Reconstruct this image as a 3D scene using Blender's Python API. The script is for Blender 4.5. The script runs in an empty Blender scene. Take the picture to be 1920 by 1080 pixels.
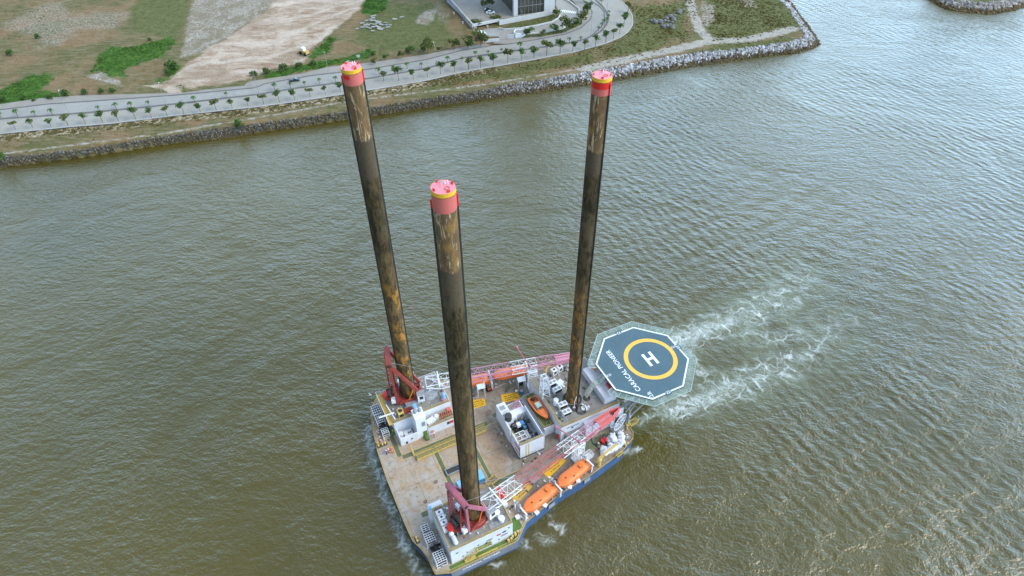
import bpy, bmesh, math, random
import numpy as np
from mathutils import Vector, Matrix, noise as mnoise
random.seed(7); NR = np.random.RandomState(5)
SC = bpy.context.scene; COL = SC.collection
PI = math.pi
# ------------------------------------------------------------------ camera
FPX, CH = 1270.0, 145.0                       # focal length in pixels of a 1920 wide frame, height above the water
_d = np.array([969 - 960, 1873 - 540, FPX]); _d = _d / np.linalg.norm(_d)
_up = -_d; _fw = np.array([0, 0, 1.0]); _y = _fw - _up * (_fw @ _up); _y /= np.linalg.norm(_y); _x = np.cross(_y, _up)
RC = np.array([_x, _y, _up])
cam_d = bpy.data.cameras.new('camera'); cam = bpy.data.objects.new('camera', cam_d); COL.objects.link(cam)
cam_d.sensor_width = 36; cam_d.lens = 36 * FPX / 1920; cam_d.clip_start = 1; cam_d.clip_end = 9000
M = Matrix(((RC[0][0], -RC[0][1], -RC[0][2], 0), (RC[1][0], -RC[1][1], -RC[1][2], 0), (RC[2][0], -RC[2][1], -RC[2][2], CH), (0, 0, 0, 1)))
cam.matrix_world = M; SC.camera = cam
# ------------------------------------------------------------------ light
CLOUD = (13.5, 12.0)
SUN_EL, SUN_AZ = math.radians(46), math.radians(104)      # azimuth clockwise from +Y
wd = bpy.data.worlds.new('World'); SC.world = wd; wd.use_nodes = True
nt = wd.node_tree; bg = nt.nodes['Background']
sky = nt.nodes.new('ShaderNodeTexSky'); sky.sky_type = 'NISHITA'; sky.sun_disc = False
sky.sun_elevation = SUN_EL; sky.sun_rotation = SUN_AZ; sky.air_density = 1.3; sky.dust_density = 1.2; sky.ozone_density = 3.0
hs = nt.nodes.new('ShaderNodeHueSaturation'); hs.inputs['Saturation'].default_value = .72
nt.links.new(sky.outputs[0], hs.inputs['Color']); 
# bright broken cloud filling the lower sky, thickest to the north-east, blue overhead
tcw = nt.nodes.new('ShaderNodeTexCoord'); sxw = nt.nodes.new('ShaderNodeSeparateXYZ'); nt.links.new(tcw.outputs['Generated'], sxw.inputs[0])
def wmath(op, a, b=0.0, c=False):
    m_ = nt.nodes.new('ShaderNodeMath'); m_.operation = op; m_.use_clamp = c
    for s_, v_ in ((m_.inputs[0], a), (m_.inputs[1], b)):
        if isinstance(v_, bpy.types.NodeSocket): nt.links.new(v_, s_)
        else: s_.default_value = v_
    return m_.outputs[0]
rw = nt.nodes.new('ShaderNodeValToRGB'); nt.links.new(sxw.outputs[2], rw.inputs[0]); e_ = rw.color_ramp.elements
e_[0].position = .26; e_[0].color = (1, 1, 1, 1); e_[1].position = .84; e_[1].color = (.0, .0, .0, 1)
nw = nt.nodes.new('ShaderNodeTexNoise'); nt.links.new(tcw.outputs['Generated'], nw.inputs['Vector']); nw.inputs['Scale'].default_value = 2.2; nw.inputs['Detail'].default_value = 5
cf = wmath('MULTIPLY', rw.outputs[0], wmath('ADD', wmath('MULTIPLY', nw.outputs['Fac'], .9), .45), True)
east = wmath('ADD', wmath('MULTIPLY', wmath('ADD', wmath('MULTIPLY', sxw.outputs[0], .8), wmath('MULTIPLY', sxw.outputs[1], .5)), CLOUD[1]), CLOUD[0])
cc = nt.nodes.new('ShaderNodeVectorMath'); cc.operation = 'SCALE'; cc.inputs[0].default_value = (.58, .87, 1.16); nt.links.new(east, cc.inputs['Scale'])
mw = nt.nodes.new('ShaderNodeMix'); mw.data_type = 'RGBA'; nt.links.new(cf, mw.inputs[0]); nt.links.new(hs.outputs[0], mw.inputs[6]); nt.links.new(cc.outputs[0], mw.inputs[7])
nt.links.new(mw.outputs[2], bg.inputs['Color']); bg.inputs['Strength'].default_value = .15
sl = bpy.data.lights.new('sun', 'SUN'); sl.energy = 1.5; sl.angle = math.radians(32); sl.color = (1, .93, .80)
so = bpy.data.objects.new('sun', sl); COL.objects.link(so); so.location = (0, 0, 300)
sdir = Vector((math.sin(SUN_AZ) * math.cos(SUN_EL), math.cos(SUN_AZ) * math.cos(SUN_EL), math.sin(SUN_EL)))
so.rotation_euler = sdir.to_track_quat('Z', 'Y').to_euler()
SC.view_settings.view_transform = 'Standard'; SC.view_settings.look = 'None'; SC.view_settings.gamma = 1; SC.view_settings.exposure = 0.52
# ------------------------------------------------------------------ coordinates
def P(px, py, z=0.0):
    """the point of the ground plane z seen at a pixel of the 1920x1080 photograph"""
    w = RC @ np.array([px - 960, py - 540, FPX]); k = (CH - z) / (-w[2]); return np.array([w[0] * k, w[1] * k])
AX = math.radians(26); OX, OY = 14.6, 101.7
def G(s, t, z=0.0): return (OX + s * math.cos(AX) - t * math.sin(AX), OY + s * math.sin(AX) + t * math.cos(AX), z)
# ------------------------------------------------------------------ materials
MATS = {}
def _n(nt, typ, **kw):
    n = nt.nodes.new(typ)
    for k, v in kw.items():
        if k.startswith('i_'): n.inputs[int(k[2:])].default_value = v
        else: setattr(n, k, v)
    return n
def c4(c): return (c[0], c[1], c[2], 1)
def ramp(nt, src, stops):
    r = nt.nodes.new('ShaderNodeValToRGB'); e = r.color_ramp.elements
    while len(e) < len(stops): e.new(.5)
    for i, (p, c) in enumerate(stops):
        e[i].position = p; e[i].color = c4(c) if not isinstance(c, (int, float)) else (c, c, c, 1)
    nt.links.new(src, r.inputs[0]); return r.outputs[0]
def mix(nt, fac, a, b):
    m = nt.nodes.new('ShaderNodeMix'); m.data_type = 'RGBA'
    for s, v in ((m.inputs[0], fac), (m.inputs[6], a), (m.inputs[7], b)):
        if isinstance(v, bpy.types.NodeSocket): nt.links.new(v, s)
        elif isinstance(v, (int, float)): s.default_value = v
        else: s.default_value = c4(v)
    return m.outputs[2]
def math_(nt, op, a, b=0.0, clamp=False):
    m = nt.nodes.new('ShaderNodeMath'); m.operation = op; m.use_clamp = clamp
    for s, v in ((m.inputs[0], a), (m.inputs[1], b)):
        if isinstance(v, bpy.types.NodeSocket): nt.links.new(v, s)
        else: s.default_value = v
    return m.outputs[0]
def noise(nt, scale, detail=3, rough=.55, vec=None, dist=0.0):
    n = _n(nt, 'ShaderNodeTexNoise'); n.inputs['Scale'].default_value = scale; n.inputs['Detail'].default_value = detail
    n.inputs['Roughness'].default_value = rough; n.inputs['Distortion'].default_value = dist
    if vec is None: vec = geo(nt)
    nt.links.new(vec, n.inputs['Vector']); return n.outputs['Fac']
def geo(nt):
    return nt.nodes.new('ShaderNodeNewGeometry').outputs['Position']
def mapping(nt, vec, scale=(1, 1, 1), rot=(0, 0, 0), loc=(0, 0, 0)):
    m = nt.nodes.new('ShaderNodeMapping'); nt.links.new(vec, m.inputs[0])
    m.inputs['Scale'].default_value = scale; m.inputs['Rotation'].default_value = rot; m.inputs['Location'].default_value = loc
    return m.outputs[0]
def newmat(name, rough=.6, metal=0.0, spec=.5):
    m = bpy.data.materials.new(name); m.use_nodes = True; nt = m.node_tree; b = nt.nodes['Principled BSDF']
    b.inputs['Roughness'].default_value = rough; b.inputs['Metallic'].default_value = metal; b.inputs['Specular IOR Level'].default_value = spec
    MATS[name] = m; return m, nt, b
def paint(name, col, rust=(.16, .075, .03), amt=.35, scale=1.2, rough=.55, vary=.22, streak=True, spec=.4, dirt=(.16, .13, .10), damt=.3):
    """weathered paint: uneven tone, grime patches and rust spots"""
    m, nt, b = newmat(name, rough, 0, spec)
    p = geo(nt)
    n1 = noise(nt, .45 * scale, 4, .6, p); n2 = noise(nt, 2.2 * scale, 6, .7, mapping(nt, p, (1, 1, .35)) if streak else p, .4)
    dk = tuple(c * (1 - vary) for c in col); lt = tuple(min(.95, c * (1 + vary * .5)) for c in col)
    base = mix(nt, ramp(nt, n1, [(.3, 0.0), (.7, 1.0)]), dk, lt)
    base = mix(nt, math_(nt, 'MULTIPLY', ramp(nt, n2, [(.5, 0.0), (.8, 1.0)]), damt), base, dirt)
    if amt > 0:
        n3 = noise(nt, 1.1 * scale, 8, .72, p, .3)
        f = ramp(nt, n3, [(.78 - .3 * amt, 0.0), (.86 - .28 * amt, 1.0)])
        base = mix(nt, f, base, rust)
    nt.links.new(base, b.inputs['Base Color']); return m
# ------------------------------------------------------------------ mesh builder
class MB:
    def __init__(s): s.v = []; s.f = []; s.mi = []; s.m = 0; s.sm = []
    def add(s, vs, fs, smooth=False):
        o = len(s.v); s.v += [tuple(v) for v in vs]
        for f in fs: s.f.append([o + i for i in f]); s.mi.append(s.m); s.sm.append(smooth)
        return s
    def box(s, x0, x1, y0, y1, z0, z1, rz=0, piv=None):
        vs = [(x, y, z) for z in (z0, z1) for x, y in ((x0, y0), (x1, y0), (x1, y1), (x0, y1))]
        if rz:
            cx, cy = piv or ((x0 + x1) / 2, (y0 + y1) / 2); c, n = math.cos(rz), math.sin(rz)
            vs = [(cx + (x - cx) * c - (y - cy) * n, cy + (x - cx) * n + (y - cy) * c, z) for x, y, z in vs]
        return s.add(vs, [(3, 2, 1, 0), (4, 5, 6, 7), (0, 1, 5, 4), (1, 2, 6, 5), (2, 3, 7, 6), (3, 0, 4, 7)])
    def beam(s, p, q, w, h=None):
        h = h or w; p = Vector(p); q = Vector(q); d = q - p
        if d.length < 1e-6: return s
        d.normalize(); u = Vector((0, 0, 1)) if abs(d.z) < .95 else Vector((1, 0, 0)); a = d.cross(u).normalized(); b = a.cross(d).normalized()
        a *= w / 2; b *= h / 2
        vs = [p - a - b, p + a - b, p + a + b, p - a + b, q - a - b, q + a - b, q + a + b, q - a + b]
        return s.add(vs, [(0, 1, 2, 3), (7, 6, 5, 4), (4, 5, 1, 0), (5, 6, 2, 1), (6, 7, 3, 2), (7, 4, 0, 3)])
    def cyl(s, p, q, r, r2=None, n=12, caps=True, smooth=True):
        r2 = r if r2 is None else r2; p = Vector(p); q = Vector(q); d = (q - p).normalized()
        u = Vector((0, 0, 1)) if abs(d.z) < .95 else Vector((1, 0, 0)); a = d.cross(u).normalized(); b = d.cross(a).normalized()
        vs = []
        for c, rr in ((p, r), (q, r2)):
            for i in range(n):
                t = 2 * PI * i / n; vs.append(c + a * (rr * math.cos(t)) + b * (rr * math.sin(t)))
        s.add(vs, [(i, (i + 1) % n, n + (i + 1) % n, n + i) for i in range(n)], smooth)
        if caps: s.add(vs, [tuple(range(n))[::-1], tuple(range(n, 2 * n))])
        return s
    def path(s, pts, r, n=6):
        for a, b in zip(pts[:-1], pts[1:]): s.cyl(a, b, r, None, n)
        return s
    def prism(s, poly, z0, z1):
        n = len(poly)
        ar = sum(poly[i][0] * poly[(i + 1) % n][1] - poly[(i + 1) % n][0] * poly[i][1] for i in range(n))
        if ar < 0: poly = poly[::-1]
        vs = [(x, y, z0) for x, y in poly] + [(x, y, z1) for x, y in poly]
        return s.add(vs, [tuple(range(n))[::-1], tuple(range(n, 2 * n))] + [(i, (i + 1) % n, n + (i + 1) % n, n + i) for i in range(n)])
    def ell(s, c, r, n=10, m=6, smooth=True):
        vs = []; fs = []
        for j in range(m + 1):
            ph = PI * j / m
            for i in range(n):
                t = 2 * PI * i / n; vs.append((c[0] + r[0] * math.sin(ph) * math.cos(t), c[1] + r[1] * math.sin(ph) * math.sin(t), c[2] + r[2] * math.cos(ph)))
        for j in range(m):
            for i in range(n): fs.append((j * n + i, (j + 1) * n + i, (j + 1) * n + (i + 1) % n, j * n + (i + 1) % n))
        return s.add(vs, fs, smooth)
    def tor(s, c, R, r, axis='z', n=24, m=6, a0=0, a1=2 * PI):
        vs = []; fs = []; full = abs(a1 - a0 - 2 * PI) < 1e-3; k = n if full else n + 1
        for i in range(k):
            t = a0 + (a1 - a0) * i / n
            for j in range(m):
                p = 2 * PI * j / m; x = (R + r * math.cos(p)) * math.cos(t); y = (R + r * math.cos(p)) * math.sin(t); z = r * math.sin(p)
                v = {'z': (x, y, z), 'y': (x, z, y), 'x': (z, x, y)}[axis]; vs.append((c[0] + v[0], c[1] + v[1], c[2] + v[2]))
        for i in range(n):
            for j in range(m): fs.append((i * m + j, ((i + 1) % k) * m + j, ((i + 1) % k) * m + (j + 1) % m, i * m + (j + 1) % m))
        return s.add(vs, fs, True)
    def rail(s, pts, h=1.1, sp=1.8, r=.045, closed=False):
        pts = [Vector(p) for p in pts]
        if closed: pts.append(pts[0])
        for a, b in zip(pts[:-1], pts[1:]):
            L = (b - a).length; k = max(1, round(L / sp))
            for zz in (h, h * .55): s.beam(a + Vector((0, 0, zz)), b + Vector((0, 0, zz)), r * 1.6)
            for i in range(k + 1): q = a.lerp(b, i / k); s.beam(q, q + Vector((0, 0, h)), r * 1.6)
        return s
    def truss(s, p, q, w0, h0, w1, h1, bays, r=.07, rd=.045, skip=()):
        """four-chord lattice from p to q; w across, h up"""
        p = Vector(p); q = Vector(q); d = (q - p).normalized(); up = Vector((0, 0, 1)) if abs(d.z) < .9 else Vector((1, 0, 0))
        a = d.cross(up).normalized(); b = a.cross(d).normalized()
        def ring(k):
            t = k / bays; c = p.lerp(q, t); w = (w0 + (w1 - w0) * t) / 2; h = (h0 + (h1 - h0) * t) / 2
            return [c - a * w - b * h, c + a * w - b * h, c + a * w + b * h, c - a * w + b * h]
        R = [ring(k) for k in range(bays + 1)]
        for i in range(4): s.beam(R[0][i], R[-1][i], r * 2)
        for k in range(bays + 1):
            for i in range(4):
                if k in (0, bays) or i in (0, 2): s.beam(R[k][i], R[k][(i + 1) % 4], rd * 2)
        for k in range(bays):
            for i in range(4):
                x, y = (i, (i + 1) % 4) if k % 2 else ((i + 1) % 4, i)
                s.beam(R[k][x], R[k + 1][y], rd * 2)
        return s
    def obj(s, name, mats, parent=None, label=None):
        me = bpy.data.meshes.new(name); me.from_pydata(s.v, [], s.f)
        if not isinstance(mats, (list, tuple)): mats = [mats]
        for m in mats: me.materials.append(MATS[m] if isinstance(m, str) else m)
        me.polygons.foreach_set('material_index', s.mi); me.polygons.foreach_set('use_smooth', s.sm); me.update()
        o = bpy.data.objects.new(name, me); COL.objects.link(o)
        if parent is not None: o.parent = parent
        if label: o['label'] = label
        return o
def tag(o, label=None, cat=None, group=None, kind=None):
    for k, v in (('label', label), ('category', cat), ('group', group), ('kind', kind)):
        if v: o[k] = v
    return o
def thing(name, label, cat, loc=(0, 0, 0), rz=0, group=None):
    o = bpy.data.objects.new(name, None); COL.objects.link(o); o.empty_display_size = .3
    o.location = loc; o.rotation_euler = (0, 0, rz); return tag(o, label, cat, group)
def sthing(name, label, cat, s=0, t=0, z=0, rz=0, group=None):       # a thing standing on the vessel (ship frame)
    return thing(name, label, cat, G(s, t, z), AX + rz, group)
def dup(root, loc, rz=None, label=None, scale=None):
    r = root.copy(); COL.objects.link(r); r.location = loc
    if rz is not None: r.rotation_euler = (0, 0, rz)
    if label: r['label'] = label
    if scale: r.scale = (scale, scale, scale)
    for ch in list(root.children):
        c = ch.copy(); COL.objects.link(c); c.parent = r
        for g in list(ch.children):
            d = g.copy(); COL.objects.link(d); d.parent = c
    return r
ORD = ['first', 'second', 'third', 'fourth', 'fifth', 'sixth', 'seventh', 'eighth', 'ninth', 'tenth', 'eleventh', 'twelfth', 'thirteenth', 'fourteenth', 'fifteenth', 'sixteenth', 'seventeenth', 'eighteenth', 'nineteenth', 'twentieth']
def ordn(i):
    if i < 20: return ORD[i]
    n = i + 1; return ('twenty' if n < 30 else 'thirty' if n < 40 else 'forty') + '-' + ORD[n % 10 - 1] if n % 10 else {20: 'twentieth', 30: 'thirtieth', 40: 'fortieth'}[n]
def ord_lr(i, n):
    """a place in a row counted from its nearer end"""
    return ('%s from the left end' % ordn(i) if i else 'leftmost') if i < (n + 1) // 2 else ('%s from the right end' % ordn(n - 1 - i) if n - 1 - i else 'rightmost')
# ------------------------------------------------------------------ polyline and polygon distances
def dpoly(X, Y, pts):
    d = np.full(X.shape, 1e9)
    for (ax, ay), (bx, by) in zip(pts[:-1], pts[1:]):
        ux, uy = bx - ax, by - ay; L = ux * ux + uy * uy + 1e-9
        t = np.clip(((X - ax) * ux + (Y - ay) * uy) / L, 0, 1)
        d = np.minimum(d, np.hypot(X - ax - t * ux, Y - ay - t * uy))
    return d
def inside(X, Y, pts):
    r = np.zeros(X.shape, bool); n = len(pts)
    for i in range(n):
        ax, ay = pts[i]; bx, by = pts[(i + 1) % n]
        if ay == by: continue
        c = ((ay > Y) != (by > Y)) & (X < (bx - ax) * (Y - ay) / (by - ay) + ax); r ^= c
    return r
def sdf(X, Y, pts):
    pts = list(pts); d = dpoly(X, Y, pts + [pts[0]]); return np.where(inside(X, Y, pts), d, -d)
def zl1(x, y): return (x / 3.375, y / 3.375)
def zl2(x, y): return (320 + x / 3.375, y / 3.375)
def zl3(x, y): return (640 + x / 4, y / 4)
def zl4(x, y): return (820 + x / 4.8, y / 4.8)
def zl5(x, y): return (1100 + x / 4, y / 4)
def PP(fn, z, pts): return [tuple(P(*fn(*p), z)) for p in pts]
ZL = 3.5
shore = PP(zl1, 0, [(0, 1065), (200, 1035), (500, 995), (800, 950), (1100, 905), (1400, 880), (1620, 840)]) + PP(zl2, 0, [(800, 805), (1150, 750)]) + \
    PP(zl3, 0, [(500, 830), (900, 770), (1300, 715), (1870, 630)]) + PP(zl5, 0, [(600, 530), (1000, 465), (1400, 410), (1600, 393), (1690, 365), (1740, 330), (1735, 300), (1700, 250), (1660, 195), (1600, 120), (1560, 60), (1520, 10)])
topr = PP(zl1, ZL, [(0, 985), (200, 975), (500, 945), (850, 890), (1300, 820), (1620, 780)]) + PP(zl2, ZL, [(800, 745), (1140, 700)]) + \
    PP(zl3, ZL, [(700, 725), (1000, 680), (1300, 625), (1600, 580), (1900, 530)]) + PP(zl5, ZL, [(800, 400), (1200, 360), (1500, 320), (1590, 295), (1640, 270), (1620, 225), (1570, 150), (1530, 80), (1450, 0)])
def ext(pl, k0=1300, k1=900):
    a = np.array(pl[0]) - np.array(pl[2]); a /= np.linalg.norm(a); b = np.array(pl[-1]) - np.array(pl[-3]); b /= np.linalg.norm(b)
    return [tuple(np.array(pl[0]) + a * k0)] + pl + [tuple(np.array(pl[-1]) + b * k1)]
shoreX, toprX = ext(shore), ext(topr)
landpoly = shoreX + [(shoreX[-1][0], 4000), (shoreX[0][0], 4000)]
isl = [tuple(P(x, y, 0)) for x, y in [(1735, -12), (1745, 0), (1766, 13), (1785, 20), (1822, 24), (1860, 26), (1888, 22), (1920, 13), (1960, -8)]]
c_ = np.mean(isl, 0); isl = isl + [(c_[0] + 95, c_[1] + 90), (c_[0] + 40, c_[1] + 150), (c_[0] - 45, c_[1] + 120)]
# ================================================================== WATER
def axis_steps(segs):
    out = [segs[0][0]]
    for a, b, st in segs:
        n = max(1, int(round((b - a) / st))); out += [a + (b - a) * (i + 1) / n for i in range(n)]
    return np.array(out)
def grid_obj(name, xs, ys, Z, attrs, mat, keep=None, smooth=True):
    nx, ny = len(xs), len(ys); X, Y = np.meshgrid(xs, ys)
    co = np.stack([X.ravel(), Y.ravel(), Z.ravel()], 1)
    i = np.arange(nx * ny).reshape(ny, nx)
    q = np.stack([i[:-1, :-1].ravel(), i[:-1, 1:].ravel(), i[1:, 1:].ravel(), i[1:, :-1].ravel()], 1)
    if keep is not None: q = q[keep.ravel()[q].any(1)]
    me = bpy.data.meshes.new(name); me.vertices.add(len(co)); me.vertices.foreach_set('co', co.astype(np.float32).ravel())
    me.loops.add(q.size); me.loops.foreach_set('vertex_index', q.astype(np.int32).ravel())
    me.polygons.add(len(q)); me.polygons.foreach_set('loop_start', (np.arange(len(q)) * 4).astype(np.int32))
    try: me.polygons.foreach_set('loop_total', np.full(len(q), 4, np.int32))
    except Exception: pass
    me.polygons.foreach_set('use_smooth', np.full(len(q), smooth)); me.update(); me.validate()
    for an, arr in attrs.items():
        a = me.color_attributes.new(an, 'FLOAT_COLOR', 'POINT'); a.data.foreach_set('color', arr.reshape(-1, 4).astype(np.float32).ravel())
    me.materials.append(MATS[mat]); o = bpy.data.objects.new(name, me); COL.objects.link(o); return o
def attr(nt, name):
    a = nt.nodes.new('ShaderNodeAttribute'); a.attribute_name = name; s = nt.nodes.new('ShaderNodeSeparateColor'); nt.links.new(a.outputs['Color'], s.inputs[0])
    return s.outputs[0], s.outputs[1], s.outputs[2], a.outputs['Alpha']

m, nt, b = newmat('water', .16, 0, .80)
b.inputs['IOR'].default_value = 1.5
p = geo(nt); fo, tu, br, _a = attr(nt, 'wake')
big = noise(nt, .012, 3, .5, p)
wcol = mix(nt, ramp(nt, big, [(.35, 0.0), (.65, 1.0)]), (.066, .055, .009), (.088, .068, .009))
wcol = mix(nt, math_(nt, 'MULTIPLY', tu, ramp(nt, noise(nt, .09, 4, .6, p, 1.5), [(.35, 0.0), (.65, .75)])), wcol, (.13, .14, .07))
# foam: thin lacy lines of a warped cell pattern inside the wake, solid froth where it is densest
wp = nt.nodes.new('ShaderNodeTexNoise'); nt.links.new(p, wp.inputs['Vector']); wp.inputs['Scale'].default_value = .22; wp.inputs['Detail'].default_value = 4
wq = nt.nodes.new('ShaderNodeTexNoise'); nt.links.new(p, wq.inputs['Vector']); wq.inputs['Scale'].default_value = .07; wq.inputs['Detail'].default_value = 2; wq.inputs['Distortion'].default_value = 1.5
w0 = nt.nodes.new('ShaderNodeVectorMath'); w0.operation = 'MULTIPLY_ADD'; nt.links.new(wq.outputs['Color'], w0.inputs[0]); w0.inputs[1].default_value = (5, 5, 0); nt.links.new(p, w0.inputs[2])
ws = nt.nodes.new('ShaderNodeVectorMath'); ws.operation = 'MULTIPLY_ADD'; nt.links.new(wp.outputs['Color'], ws.inputs[0]); ws.inputs[1].default_value = (6, 6, 0); nt.links.new(w0.outputs[0], ws.inputs[2])
def lace(scale, w):
    v = nt.nodes.new('ShaderNodeTexVoronoi'); v.feature = 'DISTANCE_TO_EDGE'; v.inputs['Scale'].default_value = scale; nt.links.new(ws.outputs[0], v.inputs['Vector'])
    return ramp(nt, v.outputs['Distance'], [(0.0, 1.0), (w * .3, .6), (w, 0.0)])
l1 = lace(.19, .085); l2 = lace(.5, .10)
n1 = ramp(nt, noise(nt, .9, 6, .7, ws.outputs[0]), [(.42, 0.0), (.62, 1.0)])
lines = math_(nt, 'MAXIMUM', math_(nt, 'MULTIPLY', l1, 1.0), math_(nt, 'MULTIPLY', l2, .45))
lines = math_(nt, 'MULTIPLY', lines, ramp(nt, noise(nt, .28, 4, .65, p), [(.40, .04), (.60, 1.0)]))
fr = math_(nt, 'MULTIPLY', n1, ramp(nt, fo, [(.5, 0.0), (.95, 1.0)]))
foam = math_(nt, 'MAXIMUM', math_(nt, 'MULTIPLY', lines, ramp(nt, fo, [(.05, 0.0), (.5, 1.0)])), fr)
foam = math_(nt, 'MULTIPLY', foam, ramp(nt, noise(nt, 3.2, 4, .7, p), [(.25, .7), (.55, 1.0)]), True)
wcol = mix(nt, math_(nt, 'MULTIPLY', ramp(nt, fo, [(.08, 0.0), (.9, .85)]), ramp(nt, noise(nt, .3, 4, .6, ws.outputs[0]), [(.38, .15), (.62, 1.0)])), wcol, (.19, .21, .14))
nt.links.new(mix(nt, math_(nt, 'MULTIPLY', foam, .82), wcol, (.74, .78, .76)), b.inputs['Base Color'])
nt.links.new(math_(nt, 'ADD', math_(nt, 'MULTIPLY', foam, .5), .17), b.inputs['Roughness'])
# ripples
def bump(h, st, dist, prev=None):
    bn = nt.nodes.new('ShaderNodeBump'); bn.inputs['Strength'].default_value = st; bn.inputs['Distance'].default_value = dist
    nt.links.new(h, bn.inputs['Height'])
    if prev is not None: nt.links.new(prev, bn.inputs['Normal'])
    return bn.outputs[0]
wn = nt.nodes.new('ShaderNodeTexNoise'); nt.links.new(p, wn.inputs['Vector']); wn.inputs['Scale'].default_value = .035; wn.inputs['Detail'].default_value = 2
wv = nt.nodes.new('ShaderNodeVectorMath'); wv.operation = 'MULTIPLY_ADD'; nt.links.new(wn.outputs['Color'], wv.inputs[0]); wv.inputs[1].default_value = (7, 7, 0); nt.links.new(p, wv.inputs[2]); pw = wv.outputs[0]
h1 = noise(nt, .66, 3, .5, mapping(nt, pw, (.72, 1.15, 1), (0, 0, math.radians(36))), .0)
h2 = noise(nt, 1.6, 3, .55, pw, .0)
h3 = noise(nt, .2, 3, .5, mapping(nt, pw, (.5, 1.25, 1), (0, 0, math.radians(48))), .0)
def swell(lam, deg, dist):
    w = nt.nodes.new('ShaderNodeTexWave'); w.wave_profile = 'SIN'; w.inputs['Scale'].default_value = .314 / lam; w.inputs['Distortion'].default_value = dist; w.inputs['Detail'].default_value = 2; w.inputs['Detail Scale'].default_value = .25 * lam; w.inputs['Detail Roughness'].default_value = .45
    nt.links.new(mapping(nt, p, (1, 1, 1), (0, 0, math.radians(deg))), w.inputs['Vector']); return w.outputs['Fac']
patch = ramp(nt, noise(nt, .016, 2, .5, mapping(nt, p, (1, 1, 1), (0, 0, 0), (40, 11, 0))), [(.42, .05), (.60, 1.0)])
sw_ = math_(nt, 'MULTIPLY', math_(nt, 'ADD', swell(3.9, -22, 5.5), math_(nt, 'MULTIPLY', swell(2.6, -42, 6.0), .7)), patch); sxs = nt.nodes.new('ShaderNodeSeparateXYZ'); nt.links.new(p, sxs.inputs[0])
sw_ = math_(nt, 'MULTIPLY', sw_, math_(nt, 'ADD', math_(nt, 'MULTIPLY', math_(nt, 'SUBTRACT', sxs.outputs[0], 0.0), .014), .18, True))
calm = ramp(nt, noise(nt, .013, 4, .6, p, 1.2), [(.34, .42), (.62, 1.1)]); calm = math_(nt, 'MULTIPLY', calm, math_(nt, 'SUBTRACT', 1.0, math_(nt, 'MULTIPLY', tu, .35)))
hh = math_(nt, 'MULTIPLY', math_(nt, 'ADD', math_(nt, 'ADD', math_(nt, 'MULTIPLY', h1, 1.45), math_(nt, 'MULTIPLY', h2, .75)), math_(nt, 'ADD', math_(nt, 'MULTIPLY', h3, 1.5), math_(nt, 'MULTIPLY', sw_, .44))), calm)
nt.links.new(bump(hh, 1.0, .29), b.inputs['Normal'])

xs = axis_steps([(-3000, -400, 200), (-400, -160, 6), (-160, 160, 1.25), (160, 400, 6), (400, 3000, 200)])
ys = axis_steps([(-2500, -40, 200), (-40, 30, 6), (30, 240, 1.25), (240, 480, 6), (480, 3500, 200)])
X, Y = np.meshgrid(xs, ys)
def ridge(poly, w0, w1, side=0):
    """density 1 on the line falling off to its width, wider and weaker along it"""
    D = np.zeros(X.shape); n = len(poly) - 1
    for i in range(n):
        (ax, ay), (bx, by) = poly[i], poly[i + 1]; ux, uy = bx - ax, by - ay; L = ux * ux + uy * uy
        t = np.clip(((X - ax) * ux + (Y - ay) * uy) / L, 0, 1); d = np.hypot(X - ax - t * ux, Y - ay - t * uy)
        w = w0 + (w1 - w0) * (i + t) / n; D = np.maximum(D, np.clip(1 - d / w, 0, 1))
    return D
def pz(l): return [tuple(P(x, y, 0)) for x, y in l]
foam = np.zeros(X.shape); turb = np.zeros(X.shape)
plumes = [([(1265, 640), (1330, 615), (1400, 590), (1470, 555), (1500, 520)], 6, 9, .95, .3), ([(1262, 770), (1330, 745), (1400, 715), (1480, 680), (1545, 640), (1550, 610)], 5.5, 9, .95, .22),
          ([(1300, 640), (1290, 690), (1330, 700)], 4, 3, .8, .4), ([(1380, 620), (1450, 640), (1600, 600)], 5, 5, .4, .2), ([(1195, 790), (1235, 775), (1290, 770)], 2.2, 3, .8, .7)]
for pl, w0, w1, k0, k1 in plumes:
    pp = pz(pl); r = ridge(pp, w0, w1); a0, a1 = np.array(pp[0]), np.array(pp[-1])
    u = np.clip(((X - a0[0]) * (a1 - a0)[0] + (Y - a0[1]) * (a1 - a0)[1]) / ((a1 - a0) @ (a1 - a0)), 0, 1)
    foam = np.maximum(foam, np.clip(r * 1.15, 0, 1) * (k0 + (k1 - k0) * u)); turb = np.maximum(turb, np.clip(ridge(pp, w0 * 1.8, w1 * 1.9) * 1.8, 0, 1))
bow = [G(-46.6, 21.5), G(-47.9, 17), G(-48.6, 11), G(-48.9, 3), G(-48.9, -6), G(-48.8, -13), G(-48.4, -17.5), G(-46.8, -21.5)]
foam = np.maximum(foam, np.clip(ridge([q[:2] for q in bow], 1.5, 1.3) * 1.5, 0, 1) * .9)
for pl, w in [([(972, 1015), (986, 1024)], 1.4), ([(1010, 1003), (1032, 1015)], 1.5), ([(924, 1058), (940, 1060)], 1.2), ([(1030, 962), (1040, 985), (1060, 995)], 1.0), ([(1175, 850), (1195, 842)], 1.2)]:
    foam = np.maximum(foam, np.clip(ridge(pz(pl), w, w) * 2, 0, 1) * .55)
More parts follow.
